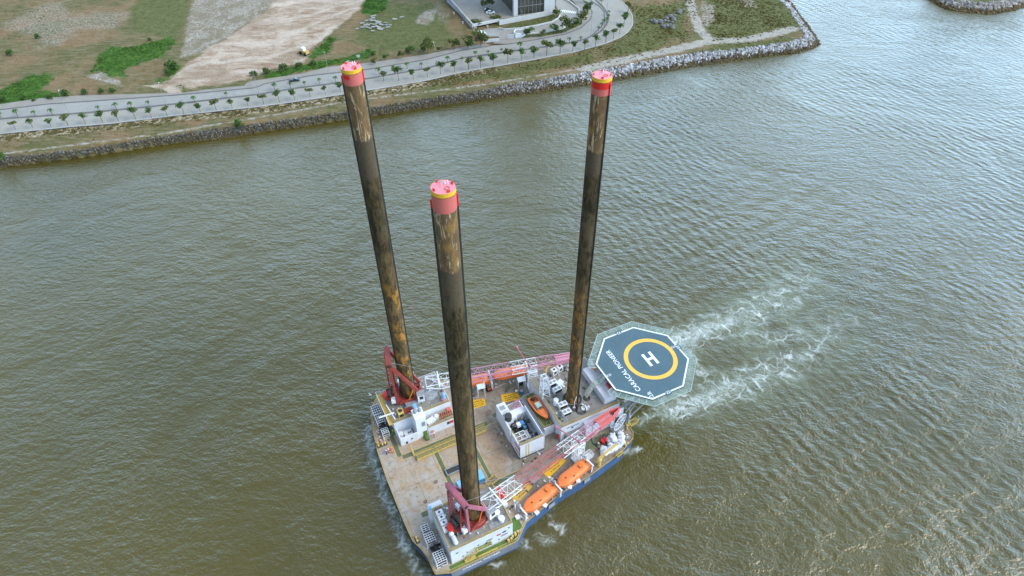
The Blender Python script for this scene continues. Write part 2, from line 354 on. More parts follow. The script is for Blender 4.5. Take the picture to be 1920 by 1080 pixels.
# long low swells of the wake crossing the basin, real relief
Z = np.zeros(X.shape)
for (ang, lam, amp, ph) in [(128, 7.5, .05, 0), (118, 5.2, .035, 2), (60, 6.3, .03, 1), (142, 11, .05, 4), (95, 4.1, .02, 3)]:
    a = math.radians(ang); k = 2 * PI / lam
    mod = (.5 + .5 * np.sin(X * .021 * (1 + ang / 100) + Y * .017 + ph)) * (.7 + 1.3 * np.clip((X + 10) / 70, 0, 1)); Z += amp * mod * np.sin(k * (X * math.cos(a) + Y * math.sin(a)) + 1.6 * np.sin(X * .05 + Y * .03 + ph))
Z += turb * .07 * np.sin(X * 1.3 + 2 * np.sin(Y * .7)) * np.sin(Y * 1.1 + 2 * np.sin(X * .6))
core = (np.abs(X) < 158) & (Y > 32) & (Y < 238); Z = Z * np.clip((156 - np.abs(X)) / 40, 0, 1) * np.clip((236 - Y) / 50, 0, 1) * np.clip((Y - 32) / 20, 0, 1) * core
water = grid_obj('water', xs, ys, Z, {'wake': np.stack([foam, turb, foam * 0, foam * 0 + 1], -1)}, 'water')
tag(water, kind='structure')
# ================================================================== LAND
m, nt, b = newmat('land', .95, 0, .15)
p = geo(nt); lush, sand, grav, path = attr(nt, 'cover'); olive, rockb, bank, dry = attr(nt, 'cover2')
def edge(f, k=.5, sc=.18, lo=.46, hi=.54):
    n = noise(nt, sc, 6, .65, p)
    return ramp(nt, math_(nt, 'ADD', f, math_(nt, 'MULTIPLY', math_(nt, 'SUBTRACT', n, .5), k)), [(lo, 0.0), (hi, 1.0)])
nb = noise(nt, .045, 5, .6, p, .5); nf = noise(nt, 1.4, 5, .75, p); nm = noise(nt, .33, 5, .7, p, .4); streak = noise(nt, .5, 5, .7, mapping(nt, p, (.35, 1.3, 1), (0, 0, .12)))
base = mix(nt, ramp(nt, nb, [(.40, 0.0), (.58, 1.0)]), (.21, .135, .065), (.105, .105, .034))
base = mix(nt, ramp(nt, streak, [(.42, 0.0), (.7, .7)]), base, (.30, .23, .15))
base = mix(nt, ramp(nt, noise(nt, .8, 6, .8, p), [(.55, 0.0), (.68, .65)]), base, (.075, .065, .022))
g = mix(nt, ramp(nt, nm, [(.4, 0.0), (.6, 1.0)]), (.032, .085, .012), (.075, .155, .02))
ol = mix(nt, ramp(nt, nm, [(.35, 0.0), (.65, 1.0)]), (.075, .085, .022), (.14, .145, .05)); ol = mix(nt, ramp(nt, nf, [(.5, 0.0), (.75, .55)]), ol, (.27, .25, .15))
sd = mix(nt, ramp(nt, noise(nt, .16, 6, .65, mapping(nt, p, (.5, 1.2, 1), (0, 0, -.7)), 1.2), [(.35, 0.0), (.62, 1.0)]), (.30, .20, .13), (.52, .42, .33))
sd = mix(nt, ramp(nt, nf, [(.56, 0.0), (.75, .5)]), sd, (.25, .18, .12))
gv = mix(nt, ramp(nt, noise(nt, 1.1, 6, .8, p), [(.40, 0.0), (.60, 1.0)]), (.17, .135, .08), (.47, .43, .38)); gv = mix(nt, ramp(nt, noise(nt, .11, 5, .65, p, 1.0), [(.42, .75), (.58, 0.0)]), gv, (.20, .165, .10)); rut = nt.nodes.new('ShaderNodeTexWave'); rut.inputs['Scale'].default_value = .022; rut.inputs['Distortion'].default_value = 16; rut.inputs['Detail'].default_value = 4; rut.inputs['Detail Scale'].default_value = .6; nt.links.new(mapping(nt, p, (1, 1, 1), (0, 0, .9)), rut.inputs['Vector']); sd = mix(nt, ramp(nt, rut.outputs['Fac'], [(.7, 0.0), (.95, .5)]), sd, (.60, .50, .42)); sd = mix(nt, ramp(nt, noise(nt, .05, 4, .6, p), [(.5, 0.0), (.66, .6)]), sd, (.27, .19, .12))
gvl = mix(nt, ramp(nt, noise(nt, .9, 6, .8, p), [(.47, 0.0), (.60, 1.0)]), base, (.36, .33, .28))
pt = mix(nt, ramp(nt, nm, [(.3, 0.0), (.7, 1.0)]), (.30, .265, .215), (.45, .42, .37))
bk = mix(nt, ramp(nt, noise(nt, .42, 5, .7, mapping(nt, p, (1, .6, 1)), .6), [(.44, 0.0), (.56, 1.0)]), (.10, .085, .028), (.42, .34, .24))
col = mix(nt, edge(dry, 1.5, .12, .38, .74), base, gvl)
col = mix(nt, edge(olive, 1.3, .1, .36, .66), col, ol)
col = mix(nt, edge(lush, 1.3, .2, .42, .62), col, g)
col = mix(nt, edge(grav, .8, .15, .4, .62), col, gv)
col = mix(nt, edge(sand, .9, .12, .42, .6), col, sd)
col = mix(nt, edge(bank, 1.2, .3, .44, .62), col, bk)
col = mix(nt, edge(path, 1.0, .4, .4, .64), col, pt)
tuft = ramp(nt, noise(nt, .65, 6, .8, p, .6), [(.56, 0.0), (.64, 1.0)])
col = mix(nt, math_(nt, 'MULTIPLY', tuft, .55), col, (.075, .075, .025))
col = mix(nt, edge(rockb, .1, .5), col, (.085, .07, .05))
nt.links.new(col, b.inputs['Base Color']); nt.links.new(bump(math_(nt, 'ADD', nf, math_(nt, 'MULTIPLY', nm, 2.0)), .9, .45), b.inputs['Normal'])
xs = axis_steps([(-2600, -330, 180), (-330, 330, 1.3), (330, 2600, 180)]); ys = axis_steps([(120, 196, 8), (196, 400, 1.3), (400, 560, 16), (560, 3500, 200)])
X, Y = np.meshgrid(xs, ys)
DT = dpoly(X, Y, toprX); toppoly = toprX + [(toprX[-1][0], 4000), (toprX[0][0], 4000)]
inT = inside(X, Y, toppoly); inS = inside(X, Y, landpoly); DS = dpoly(X, Y, shoreX)
Zl = np.where(inT, ZL, np.where(inS, -.4 + (ZL + .2) * DS / (DS + DT + 1e-6), -.4 - DS * .6))
sI = sdf(X, Y, isl); Zl = np.maximum(Zl, np.where(sI > 0, np.minimum(2.8, -.4 + sI * .55), -9))
hil = np.array([[0.0]])
nz = np.sin(X * .11 + 1.3 * np.sin(Y * .07)) * np.sin(Y * .13 + X * .03) * .5 + np.sin(X * .37 + Y * .21) * np.sin(Y * .41 - X * .17) * .25
def soft(poly, w=5): return np.clip(.5 + sdf(X, Y, poly) / (2 * w), 0, 1)
def mx(*l):
    r = l[0]
    for a in l[1:]: r = np.maximum(r, a)
    return r
lushA = mx(*[soft(PP(zl1, ZL, q), 6) for q in ([(560, 460), (620, 350), (700, 300), (860, 290), (1000, 250), (1110, 240), (1120, 280), (1000, 370), (900, 400), (800, 440), (790, 490), (700, 480), (620, 450)],
    [(-200, 600), (0, 560), (200, 470), (300, 460), (360, 500), (250, 575), (440, 580), (420, 630), (150, 650), (-200, 680)], [(1070, 400), (1130, 390), (1150, 430), (1090, 500), (960, 525), (1050, 490)], [(1100, 540), (1170, 530), (1180, 560), (1110, 565)])],
    *[soft(PP(zl2, ZL, q), 5) for q in ([(1195, 40), (1240, -20), (1390, -20), (1360, 60), (1280, 95), (1210, 88)], [(870, 365), (920, 300), (1000, 230), (1050, 240), (1010, 330), (900, 375)],
    [(570, 475), (720, 430), (830, 405), (1100, 362), (1250, 305), (1310, 320), (1250, 370), (1000, 415), (850, 455), (600, 500)])])
sandA = mx(soft(PP(zl2, ZL, [(-40, 520), (200, 330), (380, 220), (600, 70), (690, -30), (1260, -60), (1190, 70), (1100, 130), (1000, 220), (900, 290), (870, 370), (820, 400), (650, 430), (480, 500), (300, 540), (60, 560), (0, 590)])),
    soft(PP(zl1, ZL, [(900, 540), (1100, 530), (1160, 600), (1110, 610), (1010, 560)]), 2))
gravA = mx(soft(PP(zl2, ZL, [(150, -40), (700, -40), (600, 70), (380, 220), (200, 330), (60, 370), (90, 220)]), 4), soft(PP(zl1, ZL, [(540, 480), (650, 450), (670, 480), (760, 510), (770, 550), (700, 530), (600, 500)]), 2),
    soft(PP(zl3, ZL, [(560, 130), (640, 70), (720, 60), (700, 150), (640, 190), (570, 180)]), 4) * .93, soft(PP(zl5, ZL, [(870, 20), (960, 40), (960, 150), (900, 200), (860, 170)]), 3), soft(PP(zl5, ZL, [(1120, -10), (1250, -10), (1290, 60), (1180, 50)]), 3) * .9)
dryA = mx(soft(PP(zl1, ZL, [(-20, 160), (250, 30), (400, 10), (450, 100), (840, 60), (760, 180), (500, 200), (400, 280), (240, 330), (150, 200)]), 8), soft(PP(zl3, ZL, [(280, 130), (500, 60), (740, 20), (800, 180), (620, 200), (400, 180)]), 6),
    soft(PP(zl5, ZL, [(860, 0), (960, 30), (990, 180), (900, 230), (860, 130)]), 4))
oliveA = mx(soft(PP(zl5, ZL, [(870, -40), (1440, -40), (1610, 200), (1490, 220), (1300, 260), (1050, 290), (960, 295), (900, 250), (880, 180), (950, 140), (910, 60)]), 3),
    soft(PP(zl5, ZL, [(800, 400), (1000, 345), (1200, 320), (1500, 280), (1560, 300), (1300, 345), (1000, 390)]), 2), soft(PP(zl3, ZL, [(120, 160), (300, 60), (700, 0), (780, 200), (900, 280), (820, 340), (300, 420), (100, 300)]), 8) * .9,
    soft(PP(zl1, ZL, [(820, 60), (900, -20), (1210, -20), (1150, 240), (1000, 230), (820, 190)]), 6), soft(PP(zl3, ZL, [(700, 600), (1100, 530), (1500, 460), (1900, 370), (1900, 470), (1500, 540), (1000, 610), (600, 680)]), 4) * .8,
    soft(PP(zl5, ZL, [(340, 60), (760, 0), (780, 260), (500, 370), (200, 450), (60, 420), (300, 280)]), 6) * .82)
mainpath = PP(zl5, ZL, [(-10, 515), (300, 445), (500, 400), (700, 360), (930, 305), (1200, 295), (1400, 250), (1540, 215)]); up_ = PP(zl5, ZL, [(755, -60), (800, 100), (850, 230), (930, 300)])
trk = PP(zl1, ZL, [(-300, 1000), (50, 970), (400, 925), (1000, 850), (1620, 745)]) + PP(zl2, ZL, [(800, 700), (1120, 640)]) + PP(zl3, ZL, [(400, 715), (800, 668), (1100, 630), (1500, 562), (1900, 500)])
pathA = mx(np.clip(.5 + (3.2 - dpoly(X, Y, mainpath)) / 6, 0, 1), np.clip(.5 + (2.6 - dpoly(X, Y, up_)) / 5, 0, 1), np.clip(.5 + (.5 - dpoly(X, Y, trk)) / 4, 0, 1))
promb = PP(zl1, ZL, [(-400, 890), (0, 850), (420, 808), (700, 785), (1100, 735), (1620, 680)]) + PP(zl2, ZL, [(800, 645), (1100, 598), (1300, 566), (1620, 512)]) + PP(zl3, ZL, [(900, 547), (1100, 512)])
bankA = np.clip(.5 + (5.0 - dpoly(X, Y, promb)) / 5, 0, 1) * np.where(X < 20, 1, .55)
rockA = np.where(inS & ~inT, .8, .0); rockA = np.maximum(rockA, np.where((sI > -3) & (sI < 6), .8, 0)); oliveA = np.maximum(oliveA, np.where(sI > 6, .9, 0))
flat = sdf(X, Y, promb + [(promb[-1][0] + 40, 420), (promb[0][0], 420)]) > -2
Zl = Zl + np.where(inT & (DT > 3), -np.abs(nz) * np.clip((DT - 3) / 6, 0, 1) * .5, 0) + np.where(inT, 0, 0)
Zl = np.where(bankA > .3, Zl - .5 * (bankA - .3) * (np.sin(X * 1.1) * .5 + .5), Zl)
land = grid_obj('ground', xs, ys, Zl, {'cover': np.stack([lushA, sandA, gravA, pathA], -1), 'cover2': np.stack([oliveA, rockA, bankA, dryA], -1)}, 'land', keep=(Zl > -2.5))
tag(land, kind='structure')
# ================================================================== ROADS
paint('paving', (.32, .30, .262), amt=0, scale=.25, rough=.85, vary=.14, streak=False, dirt=(.21, .19, .15), damt=.75)
paint('sidewalk', (.28, .255, .22), amt=0, scale=.4, rough=.9, vary=.16, streak=False, dirt=(.22, .20, .17), damt=.6)
paint('asphalt', (.30, .288, .262), amt=0, scale=.3, rough=.8, vary=.12, streak=False, dirt=(.20, .185, .155), damt=.7)
paint('kerb_dark', (.13, .125, .12), amt=0, scale=1, rough=.9, dirt=(.25, .24, .22), damt=.6)
paint('concrete', (.44, .43, .415), amt=0, scale=.3, rough=.85, vary=.15, dirt=(.25, .23, .20), damt=.4)
paint('concrete_pale', (.55, .545, .54), amt=0, scale=.3, rough=.8, vary=.1, dirt=(.30, .28, .25), damt=.35)
bot = promb[:]; bot = PP(zl1, ZL, [(-700, 925), (0, 850), (420, 808), (700, 785), (1100, 735), (1620, 680)]) + PP(zl2, ZL, [(800, 645), (1100, 598), (1300, 566), (1620, 512)]) + PP(zl3, ZL, [(900, 545), (1100, 510), (1400, 460), (1700, 400)]) + PP(zl4, ZL, [(1200, 480), (1500, 400), (1640, 345), (1725, 285), (1765, 215), (1755, 130), (1700, 50), (1640, -10), (1560, -70)])
med = PP(zl1, ZL, [(-700, 830), (0, 755), (300, 735), (600, 712), (900, 683), (1200, 650), (1620, 602)]) + PP(zl2, ZL, [(800, 560), (1000, 535), (1250, 500), (1620, 435)]) + PP(zl3, ZL, [(900, 440), (1200, 398), (1500, 360)]) + PP(zl4, ZL, [(1150, 400), (1350, 350), (1470, 290), (1530, 220), (1545, 150), (1500, 70), (1430, 0), (1350, -60)])
drk = PP(zl1, ZL, [(-700, 770), (0, 697), (300, 660), (860, 622), (1150, 600), (1620, 557)]) + PP(zl2, ZL, [(600, 530), (900, 478), (1250, 440), (1620, 378)]) + PP(zl3, ZL, [(900, 380), (1120, 345)])
upp = PP(zl1, ZL, [(-700, 740), (0, 662), (250, 625), (500, 607), (860, 597)]) + PP(zl2, ZL, [(70, 590), (300, 560), (475, 545), (480, 520), (820, 470), (1000, 425), (1250, 400), (1620, 345)]) + PP(zl3, ZL, [(900, 358), (1080, 330)])
inr = PP(zl4, ZL, [(500, 395), (640, 400), (850, 365), (1150, 310), (1290, 255), (1375, 180), (1395, 110), (1340, 30), (1270, -40)])
def band(name, a, b_, z, mat, thick=.12, kind='structure'):
    """a paved strip between two edge lines"""
    def res(pl, n=90):
        pl = np.array(pl); d = np.r_[0, np.cumsum(np.hypot(*np.diff(pl, axis=0).T))]; t = np.linspace(0, d[-1], n); return np.stack([np.interp(t, d, pl[:, 0]), np.interp(t, d, pl[:, 1])], 1)
    A, B = res(a), res(b_); mb = MB(); n = len(A)
    vs = [(x, y, z) for x, y in A] + [(x, y, z) for x, y in B] + [(x, y, z - thick) for x, y in A] + [(x, y, z - thick) for x, y in B]
    fs = [(i, i + 1, n + i + 1, n + i) for i in range(n - 1)] + [(i + 1, i, 2 * n + i, 2 * n + i + 1) for i in range(n - 1)] + [(n + i, n + i + 1, 3 * n + i + 1, 3 * n + i) for i in range(n - 1)]
    mb.add(vs, fs); return tag(mb.obj(name, mat), kind=kind)
def offs(pl, d):
    pl = np.array(pl); t = np.gradient(pl, axis=0); t /= np.linalg.norm(t, axis=1)[:, None]; nrm = np.stack([-t[:, 1], t[:, 0]], 1); return [tuple(q) for q in pl + nrm * d]
band('promenade', bot, med, ZL + .10, 'paving')
band('road', med, drk + PP(zl4, ZL, [(640, 400), (850, 365), (1150, 310), (1290, 255), (1375, 180), (1395, 110), (1340, 30), (1270, -40)]), ZL + .104, 'asphalt')
band('kerb_line', offs(med, .75), offs(med, -.35), ZL + .24, 'kerb_dark', .14)
band('kerb_line', offs(drk, .35), offs(drk, -.35), ZL + .24, 'kerb_dark', .14)
band('kerb_line', offs(bot, .4), offs(bot, 0), ZL + .26, 'concrete', .3)
band('pavement', offs(drk, .35), upp, ZL + .2, 'sidewalk', .2)
mc = PP(zl4, ZL, [(1350, -60), (1375, 0), (1470, 70), (1500, 110), (1505, 170), (1475, 245), (1400, 312), (1350, 345)]); mo = PP(zl4, ZL, [(1440, -60), (1545, 0), (1620, 60), (1665, 120), (1660, 190), (1600, 260)])
band('kerb_line', offs(mc, .25), offs(mc, -.25), ZL + .22, 'kerb_dark', .12)
band('kerb_line', offs(inr, .3), offs(inr, -.3), ZL + .24, 'kerb_dark', .14)
band('pavement', offs(inr, .3), offs(inr, 6), ZL + .2, 'sidewalk', .2)
# ================================================================== RIPRAP
m, nt, b = newmat('stone', .9, 0, .3)
a = nt.nodes.new('ShaderNodeAttribute'); a.attribute_name = 'tone'
nn = noise(nt, 1.6, 5, .7); nt.links.new(mix(nt, math_(nt, 'MULTIPLY', nn, .45), a.outputs['Color'], (.09, .075, .05)), b.inputs['Base Color'])
def rocks(name, spots, mat='stone'):
    """one mesh of many angular stones: (x, y, z, size, colour)"""
    base = bmesh.new(); bmesh.ops.create_icosphere(base, subdivisions=1, radius=1); bv = np.array([v.co[:] for v in base.verts]); bf = np.array([[v.index for v in f.verts] for f in base.faces]); base.free()
    V = []; F = []; C = []
    for k, (x, y, z, r, c) in enumerate(spots):
        A = NR.randn(3, 3); q, _ = np.linalg.qr(A); s = np.array([1, .65 + .5 * NR.rand(), .5 + .4 * NR.rand()]) * r
        v = (bv * (1 + .28 * NR.randn(len(bv), 1).clip(-1.2, 1.2))) * s; v = v @ q.T; V.append(v + [x, y, z]); F.append(bf + k * len(bv)); C += [list(c) + [1]] * len(bf)
    V = np.concatenate(V); F = np.concatenate(F); me = bpy.data.meshes.new(name); me.from_pydata(V.tolist(), [], F.tolist())
    at = me.attributes.new('tone', 'FLOAT_COLOR', 'FACE'); at.data.foreach_set('color', np.array(C, np.float32).ravel()); me.materials.append(MATS[mat])
    o = bpy.data.objects.new(name, me); COL.objects.link(o); return o
def resamp(pl, n):
    pl = np.array(pl); d = np.r_[0, np.cumsum(np.hypot(*np.diff(pl, axis=0).T))]; t = np.linspace(0, d[-1], n); return np.stack([np.interp(t, d, pl[:, 0]), np.interp(t, d, pl[:, 1])], 1), d[-1]
sp = []
SH = [tuple(np.array(shore[0]) + (np.array(shore[0]) - np.array(shore[2])) * .6)] + shore; TP = [tuple(np.array(topr[0]) + (np.array(topr[0]) - np.array(topr[2])) * .6)] + topr
SH = SH + [tuple(np.array(SH[-1]) + (np.array(SH[-1]) - np.array(SH[-2])) * .8)]; TP = TP + [tuple(np.array(TP[-1]) + (np.array(TP[-1]) - np.array(TP[-2])) * .5)]
TPr, _l = resamp(TP, 2000)
SHr, Ls = resamp(SH, 1400)
for i in range(1400):
    d = np.hypot(TPr[:, 0] - SHr[i, 0], TPr[:, 1] - SHr[i, 1]); j = d.argmin(); w = d[j]
    right = np.clip((SHr[i, 0] + 20) / 60, 0, 1)
    nrow = int(7 + w * .6 + 1.5 * (1 - right))
    for _ in range(nrow):
        u = NR.rand() * 1.04 - .03; pp = SHr[i] * (1 - u) + TPr[j] * u + NR.randn(2) * .3
        z = -.35 + (ZL + .15) * min(1, max(u, 0)) + .1
        r = (.36 + .42 * NR.rand() ** 2) * (.68 + .52 * right)
        wet = u < .40 + .1 * NR.randn()
        if wet: c = np.array([.12, .088, .045]) * (.6 + .7 * NR.rand())
        else:
            g_ = (.18 + .36 * NR.rand()) * (.52 + .72 * right); c = np.array([g_, g_ * (.95 + .04 * right), g_ * (.86 + .16 * right)])
            if NR.rand() < .38 * (1.3 - right): c = np.array([.13, .095, .055])
        sp.append((pp[0], pp[1], z, r, c))
tag(rocks('riprap', sp), 'rough grey boulders armouring the shore of the basin', 'boulder bank', kind='stuff')
sp = []; il = np.array(isl + [isl[0]]); ILr, L2 = resamp(il[:10], 260); cI = np.array([il[:9, 0].mean(), il[:9, 1].mean() + 45])
for i in range(260):
    dn = cI - ILr[i]; dn /= np.linalg.norm(dn)
    for _ in range(9):
        u = NR.rand() * 7; pp = ILr[i] + dn * u + NR.randn(2) * .3; wet = u < 2.6 + NR.randn() * .4; g_ = .25 + .3 * NR.rand()
        sp.append((pp[0], pp[1], -.2 + u * .5, .6 + .5 * NR.rand(), np.array([.16, .11, .05]) * (.7 + .6 * NR.rand()) if wet else np.array([g_ * 1.02, g_ * .93, g_ * .88])))
tag(rocks('riprap', sp), 'pale boulders ringing the rounded islet at upper right', 'boulder bank', kind='stuff')
# loose boulders and slabs that can be told apart
def boulder_proto(seed):
    st = np.random.RandomState(seed); bm = bmesh.new(); bmesh.ops.create_icosphere(bm, subdivisions=2, radius=1)
    for v in bm.verts: v.co *= 1 + .3 * (mnoise.noise(v.co * 1.3 + Vector((seed, 0, 0)))); v.co.z *= .7
    me = bpy.data.meshes.new('boulder'); bm.to_mesh(me); bm.free(); me.materials.append(MATS['boulder_stone']); return me
paint('boulder_stone', (.17, .165, .155), amt=0, scale=2, rough=.9, vary=.35, streak=False)
paint('slab_concrete', (.33, .325, .31), amt=0, scale=2, rough=.85, vary=.25, streak=False, damt=.4)
bms = [boulder_proto(i) for i in range(4)]
bp = [(600, 140), (625, 125), (650, 140), (610, 165), (640, 170), (625, 190), (600, 195), (650, 195), (640, 210), (575, 200), (545, 165), (515, 170), (485, 160), (500, 150), (660, 120), (690, 100), (700, 85), (725, 75), (655, 155), (585, 160), (560, 175)]
for i, q in enumerate(bp):
    x, y = P(*zl5(*q), ZL); o = bpy.data.objects.new('boulder', bms[i % 4]); COL.objects.link(o); o.location = (x, y, ZL + .25); k = random.uniform(1.0, 1.9); o.scale = (k, k * .8, k); o.rotation_euler = (0, 0, random.random() * 6)
    tag(o, 'dark grey boulder in the heap on dry grass beyond the curved road', 'boulder', 'boulders heaped on the dry grass')
slb = MB().box(-1.7, 1.7, -.9, .9, 0, .4); slb = slb.obj('concrete_slab', 'slab_concrete')
bp = [(160, 180), (190, 160), (215, 150), (240, 140), (235, 160), (260, 165), (200, 190), (225, 185), (250, 185), (275, 180), (160, 210), (190, 210), (215, 215), (245, 205), (275, 205), (300, 190), (335, 190), (365, 190), (350, 205), (310, 215), (235, 238), (120, 218), (285, 165), (400, 145), (455, 130), (240, 125), (180, 195), (330, 175), (290, 220)]
for i, q in enumerate(bp):
    x, y = P(*zl3(*q), ZL); o = slb if i == 0 else slb.copy()
    if i: COL.objects.link(o)
    o.location = (x, y, ZL + random.uniform(0, .35)); o.rotation_euler = (random.uniform(-.2, .25), random.uniform(-.15, .2), random.uniform(-.6, .6)); k = random.uniform(.45, .85); o.scale = (k, k, .8)
    tag(o, 'flat grey concrete slab dumped in the heap on the grassy lot', 'concrete slab', 'concrete slabs dumped on the grass')
# ================================================================== TREES
def leafmat(name, a_, b_):
    m, nt, bb = newmat(name, .8, 0, .2); oi = nt.nodes.new('ShaderNodeObjectInfo'); f = noise(nt, .9, 4, .7)
    c = mix(nt, ramp(nt, f, [(.35, 0.0), (.65, 1.0)]), a_, b_); c = mix(nt, math_(nt, 'MULTIPLY', oi.outputs['Random'], .4), c, tuple(x * .7 for x in a_)); nt.links.new(c, bb.inputs['Base Color']); return m
leafmat('leaf', (.045, .095, .020), (.095, .150, .035)); leafmat('leaf_olive', (.070, .095, .022), (.135, .145, .04)); leafmat('leaf_palm', (.03, .09, .02), (.07, .15, .03)); leafmat('leaf_bright', (.03, .13, .015), (.05, .2, .025))
paint('bark', (.13, .10, .07), amt=0, rough=.9)
def crown(n, R, H, z0, leaf=.28, clumps=9, seed=0):
    st = random.Random(seed); mb = MB(); cs = []
    for _ in range(clumps):
        a = st.random() * 2 * PI; r = R * .62 * math.sqrt(st.random()); cs.append((r * math.cos(a), r * math.sin(a), z0 + H * st.uniform(.25, .8), st.uniform(.32, .5) * R))
    for k in range(n):
        cx, cy, cz, cr = cs[k % clumps]; d = Vector((st.gauss(0, 1), st.gauss(0, 1), st.gauss(0, .8))).normalized() * cr * (st.random() ** .4)
        c = Vector((cx, cy, cz)) + Vector((d.x, d.y, d.z * .75)); u = Vector((st.gauss(0, 1), st.gauss(0, 1), st.gauss(0, .45))).normalized(); w = u.cross(Vector((st.gauss(0, 1), st.gauss(0, 1), st.gauss(0, 1)))).normalized(); l = leaf * st.uniform(.6, 1.35)
        mb.add([c - u * l - w * l * .1, c + w * l * .6, c + u * l, c - w * l * .55], [(0, 1, 2, 3)])
    return mb, cs
def make_tree(name, label, h, R, Hc, n, mat, seed, leaf=.28, group=None, cat='tree'):
    t = thing(name, label, cat, group=group); mb, cs = crown(n, R, Hc, h - Hc, leaf, seed=seed)
    tr = MB(); tr.cyl((0, 0, -.1), (0.06, 0, h - Hc * .7), .11, .07, 7)
    for cx, cy, cz, cr in cs[:6]: tr.cyl((0.06, 0, h - Hc * .85), (cx, cy, cz), .05, .02, 5)
    tr.obj('trunk', 'bark', t); mb.obj('crown', mat, t); return t
def make_palm(label, h, group):
    t = thing('palm_tree', label, 'palm tree', group=group); MB().cyl((0, 0, -.1), (.05, .03, h), .13, .09, 7).obj('trunk', 'bark', t); mb = MB()
    for k in range(11):
        a = k * 2 * PI / 11 + random.uniform(-.2, .2); L = random.uniform(1.1, 1.6); pv = None; rise = random.uniform(.25, .7)
        for j in range(6):
            u = j / 5; c = Vector((.05 + math.cos(a) * L * u, .03 + math.sin(a) * L * u, h + rise * math.sin(u * 2.4) - u * u * .9)); w = .26 * math.sin(PI * min(1, u * .85 + .12)); s_ = Vector((-math.sin(a), math.cos(a), 0))
            cur = (c - s_ * w + Vector((0, 0, -.08)), c, c + s_ * w + Vector((0, 0, -.08)))
            if pv: mb.add([pv[0], pv[1], cur[1], cur[0]], [(0, 1, 2, 3)]); mb.add([pv[1], pv[2], cur[2], cur[1]], [(0, 1, 2, 3)])
            pv = cur
    mb.obj('frond_crown', 'leaf_palm', t); return t
LR_NAME = 'small round street trees along the outer promenade'
protos = [make_tree('street_tree', 'x', 4.4, 1.9, 2.5, 300, 'leaf', 1, group=LR_NAME), make_tree('street_tree', 'x', 4.2, 1.8, 2.1, 240, 'leaf_olive', 2, group=LR_NAME), make_tree('street_tree', 'x', 4.8, 2.0, 2.3, 260, 'leaf', 3, group=LR_NAME)]
row = [zl1(*q) for q in [(-5, 835), (100, 820), (210, 810), (325, 803), (433, 793), (543, 784), (650, 775), (750, 765), (860, 755), (960, 745), (1060, 735), (1165, 722), (1270, 712), (1370, 697), (1470, 685), (1570, 670)]] + \
    [zl2(*q) for q in [(590, 658), (688, 645), (785, 630), (883, 612), (980, 597), (1075, 580)]] + [zl3(*q) for q in [(320, 610), (430, 605), (540, 595), (645, 575), (745, 555), (850, 540), (955, 525), (1045, 510), (1140, 490), (1250, 470), (1350, 455), (1445, 435), (1540, 415), (1640, 405), (1735, 385), (1825, 372), (1905, 350)]] + [zl4(*q) for q in [(1515, 385), (1585, 345), (1640, 305), (1680, 215), (1715, 110)]]
big_ = {28: 1.2, 29: 1.0, 30: 1.1, 31: 1.35, 33: 1.1, 34: 1.5, 35: 1.25}
used = set()
def place(pr, px, z, label, sc=1.0, rz=None):
    x, y = P(px[0], px[1], z); rz = random.random() * 6 if rz is None else rz
    if pr not in used:
        used.add(pr); pr.location = (x, y, z); pr.rotation_euler = (0, 0, rz); pr['label'] = label; pr.scale = (sc,) * 3; return pr
    return dup(pr, (x, y, z), rz, label, sc)
for i, q in enumerate(row):
    place(protos[i % 3], q, ZL + .1, 'small round street tree on the outer promenade, ' + ord_lr(i, len(row)), (1.22 if i > 22 else 1.02) * big_.get(i, random.uniform(.8, 1.2)))
pal = make_palm('x', 2.6, 'young palms along the road median')
prow = [zl1(*q) for q in [(10, 745), (115, 740), (225, 735), (335, 728), (630, 705), (740, 695), (835, 685), (945, 670), (1235, 650), (1435, 615)]] + [zl2(*q) for q in [(660, 570), (760, 555), (850, 545), (945, 530), (1045, 520)]] + \
    [zl3(*q) for q in [(285, 560), (390, 530), (495, 515), (600, 510), (800, 470), (905, 465), (1005, 430), (1100, 415), (1200, 400), (1340, 375), (1530, 348), (1615, 335), (1710, 325), (1795, 310)]] + [zl4(*q) for q in [(1450, 280), (1480, 250), (1500, 228), (1525, 205), (1538, 175), (1540, 140), (1475, 45)]]
for i, q in enumerate(prow): place(pal, q, ZL + .24, 'young palm on the road median, ' + ord_lr(i, len(prow)), random.uniform(.75, 1.15) * (1.4 if i == 24 else 1))
bt = [make_tree('bushy_tree', 'x', 5.2, 2.9, 3.9, 420, 'leaf_olive', 11, .34, 'bushy trees along the inner pavement'), make_tree('bushy_tree', 'x', 4.6, 2.5, 3.4, 360, 'leaf', 12, .32, 'bushy trees along the inner pavement')]
brow = [(zl2(1290, 410), .55), (zl3(340, 452), .62), (zl3(450, 440), .6), (zl3(525, 405), .75), (zl3(650, 405), 1.25), (zl3(740, 390), .55), (zl3(850, 372), .95), (zl3(950, 365), 1.2), (zl3(1045, 345), 1.35), (zl4(830, 338), 1.05), (zl4(945, 330), .6), (zl4(1045, 300), .9), (zl4(1160, 285), 1.3), (zl4(1235, 240), .9), (zl4(1300, 210), 1.1), (zl4(1350, 125), 1.25), (zl4(1320, 25), 1.1), (zl4(1075, 160), .9)]
for i, (q, k) in enumerate(brow): place(bt[i % 2], q, ZL, 'bushy tree beside the inner pavement, ' + ord_lr(i, len(brow)), k * 1.22)
sh = make_tree('shrub', 'x', 1.9, 1.6, 1.8, 260, 'leaf', 21, .26, 'shrubs beside the pavement and field', 'shrub')
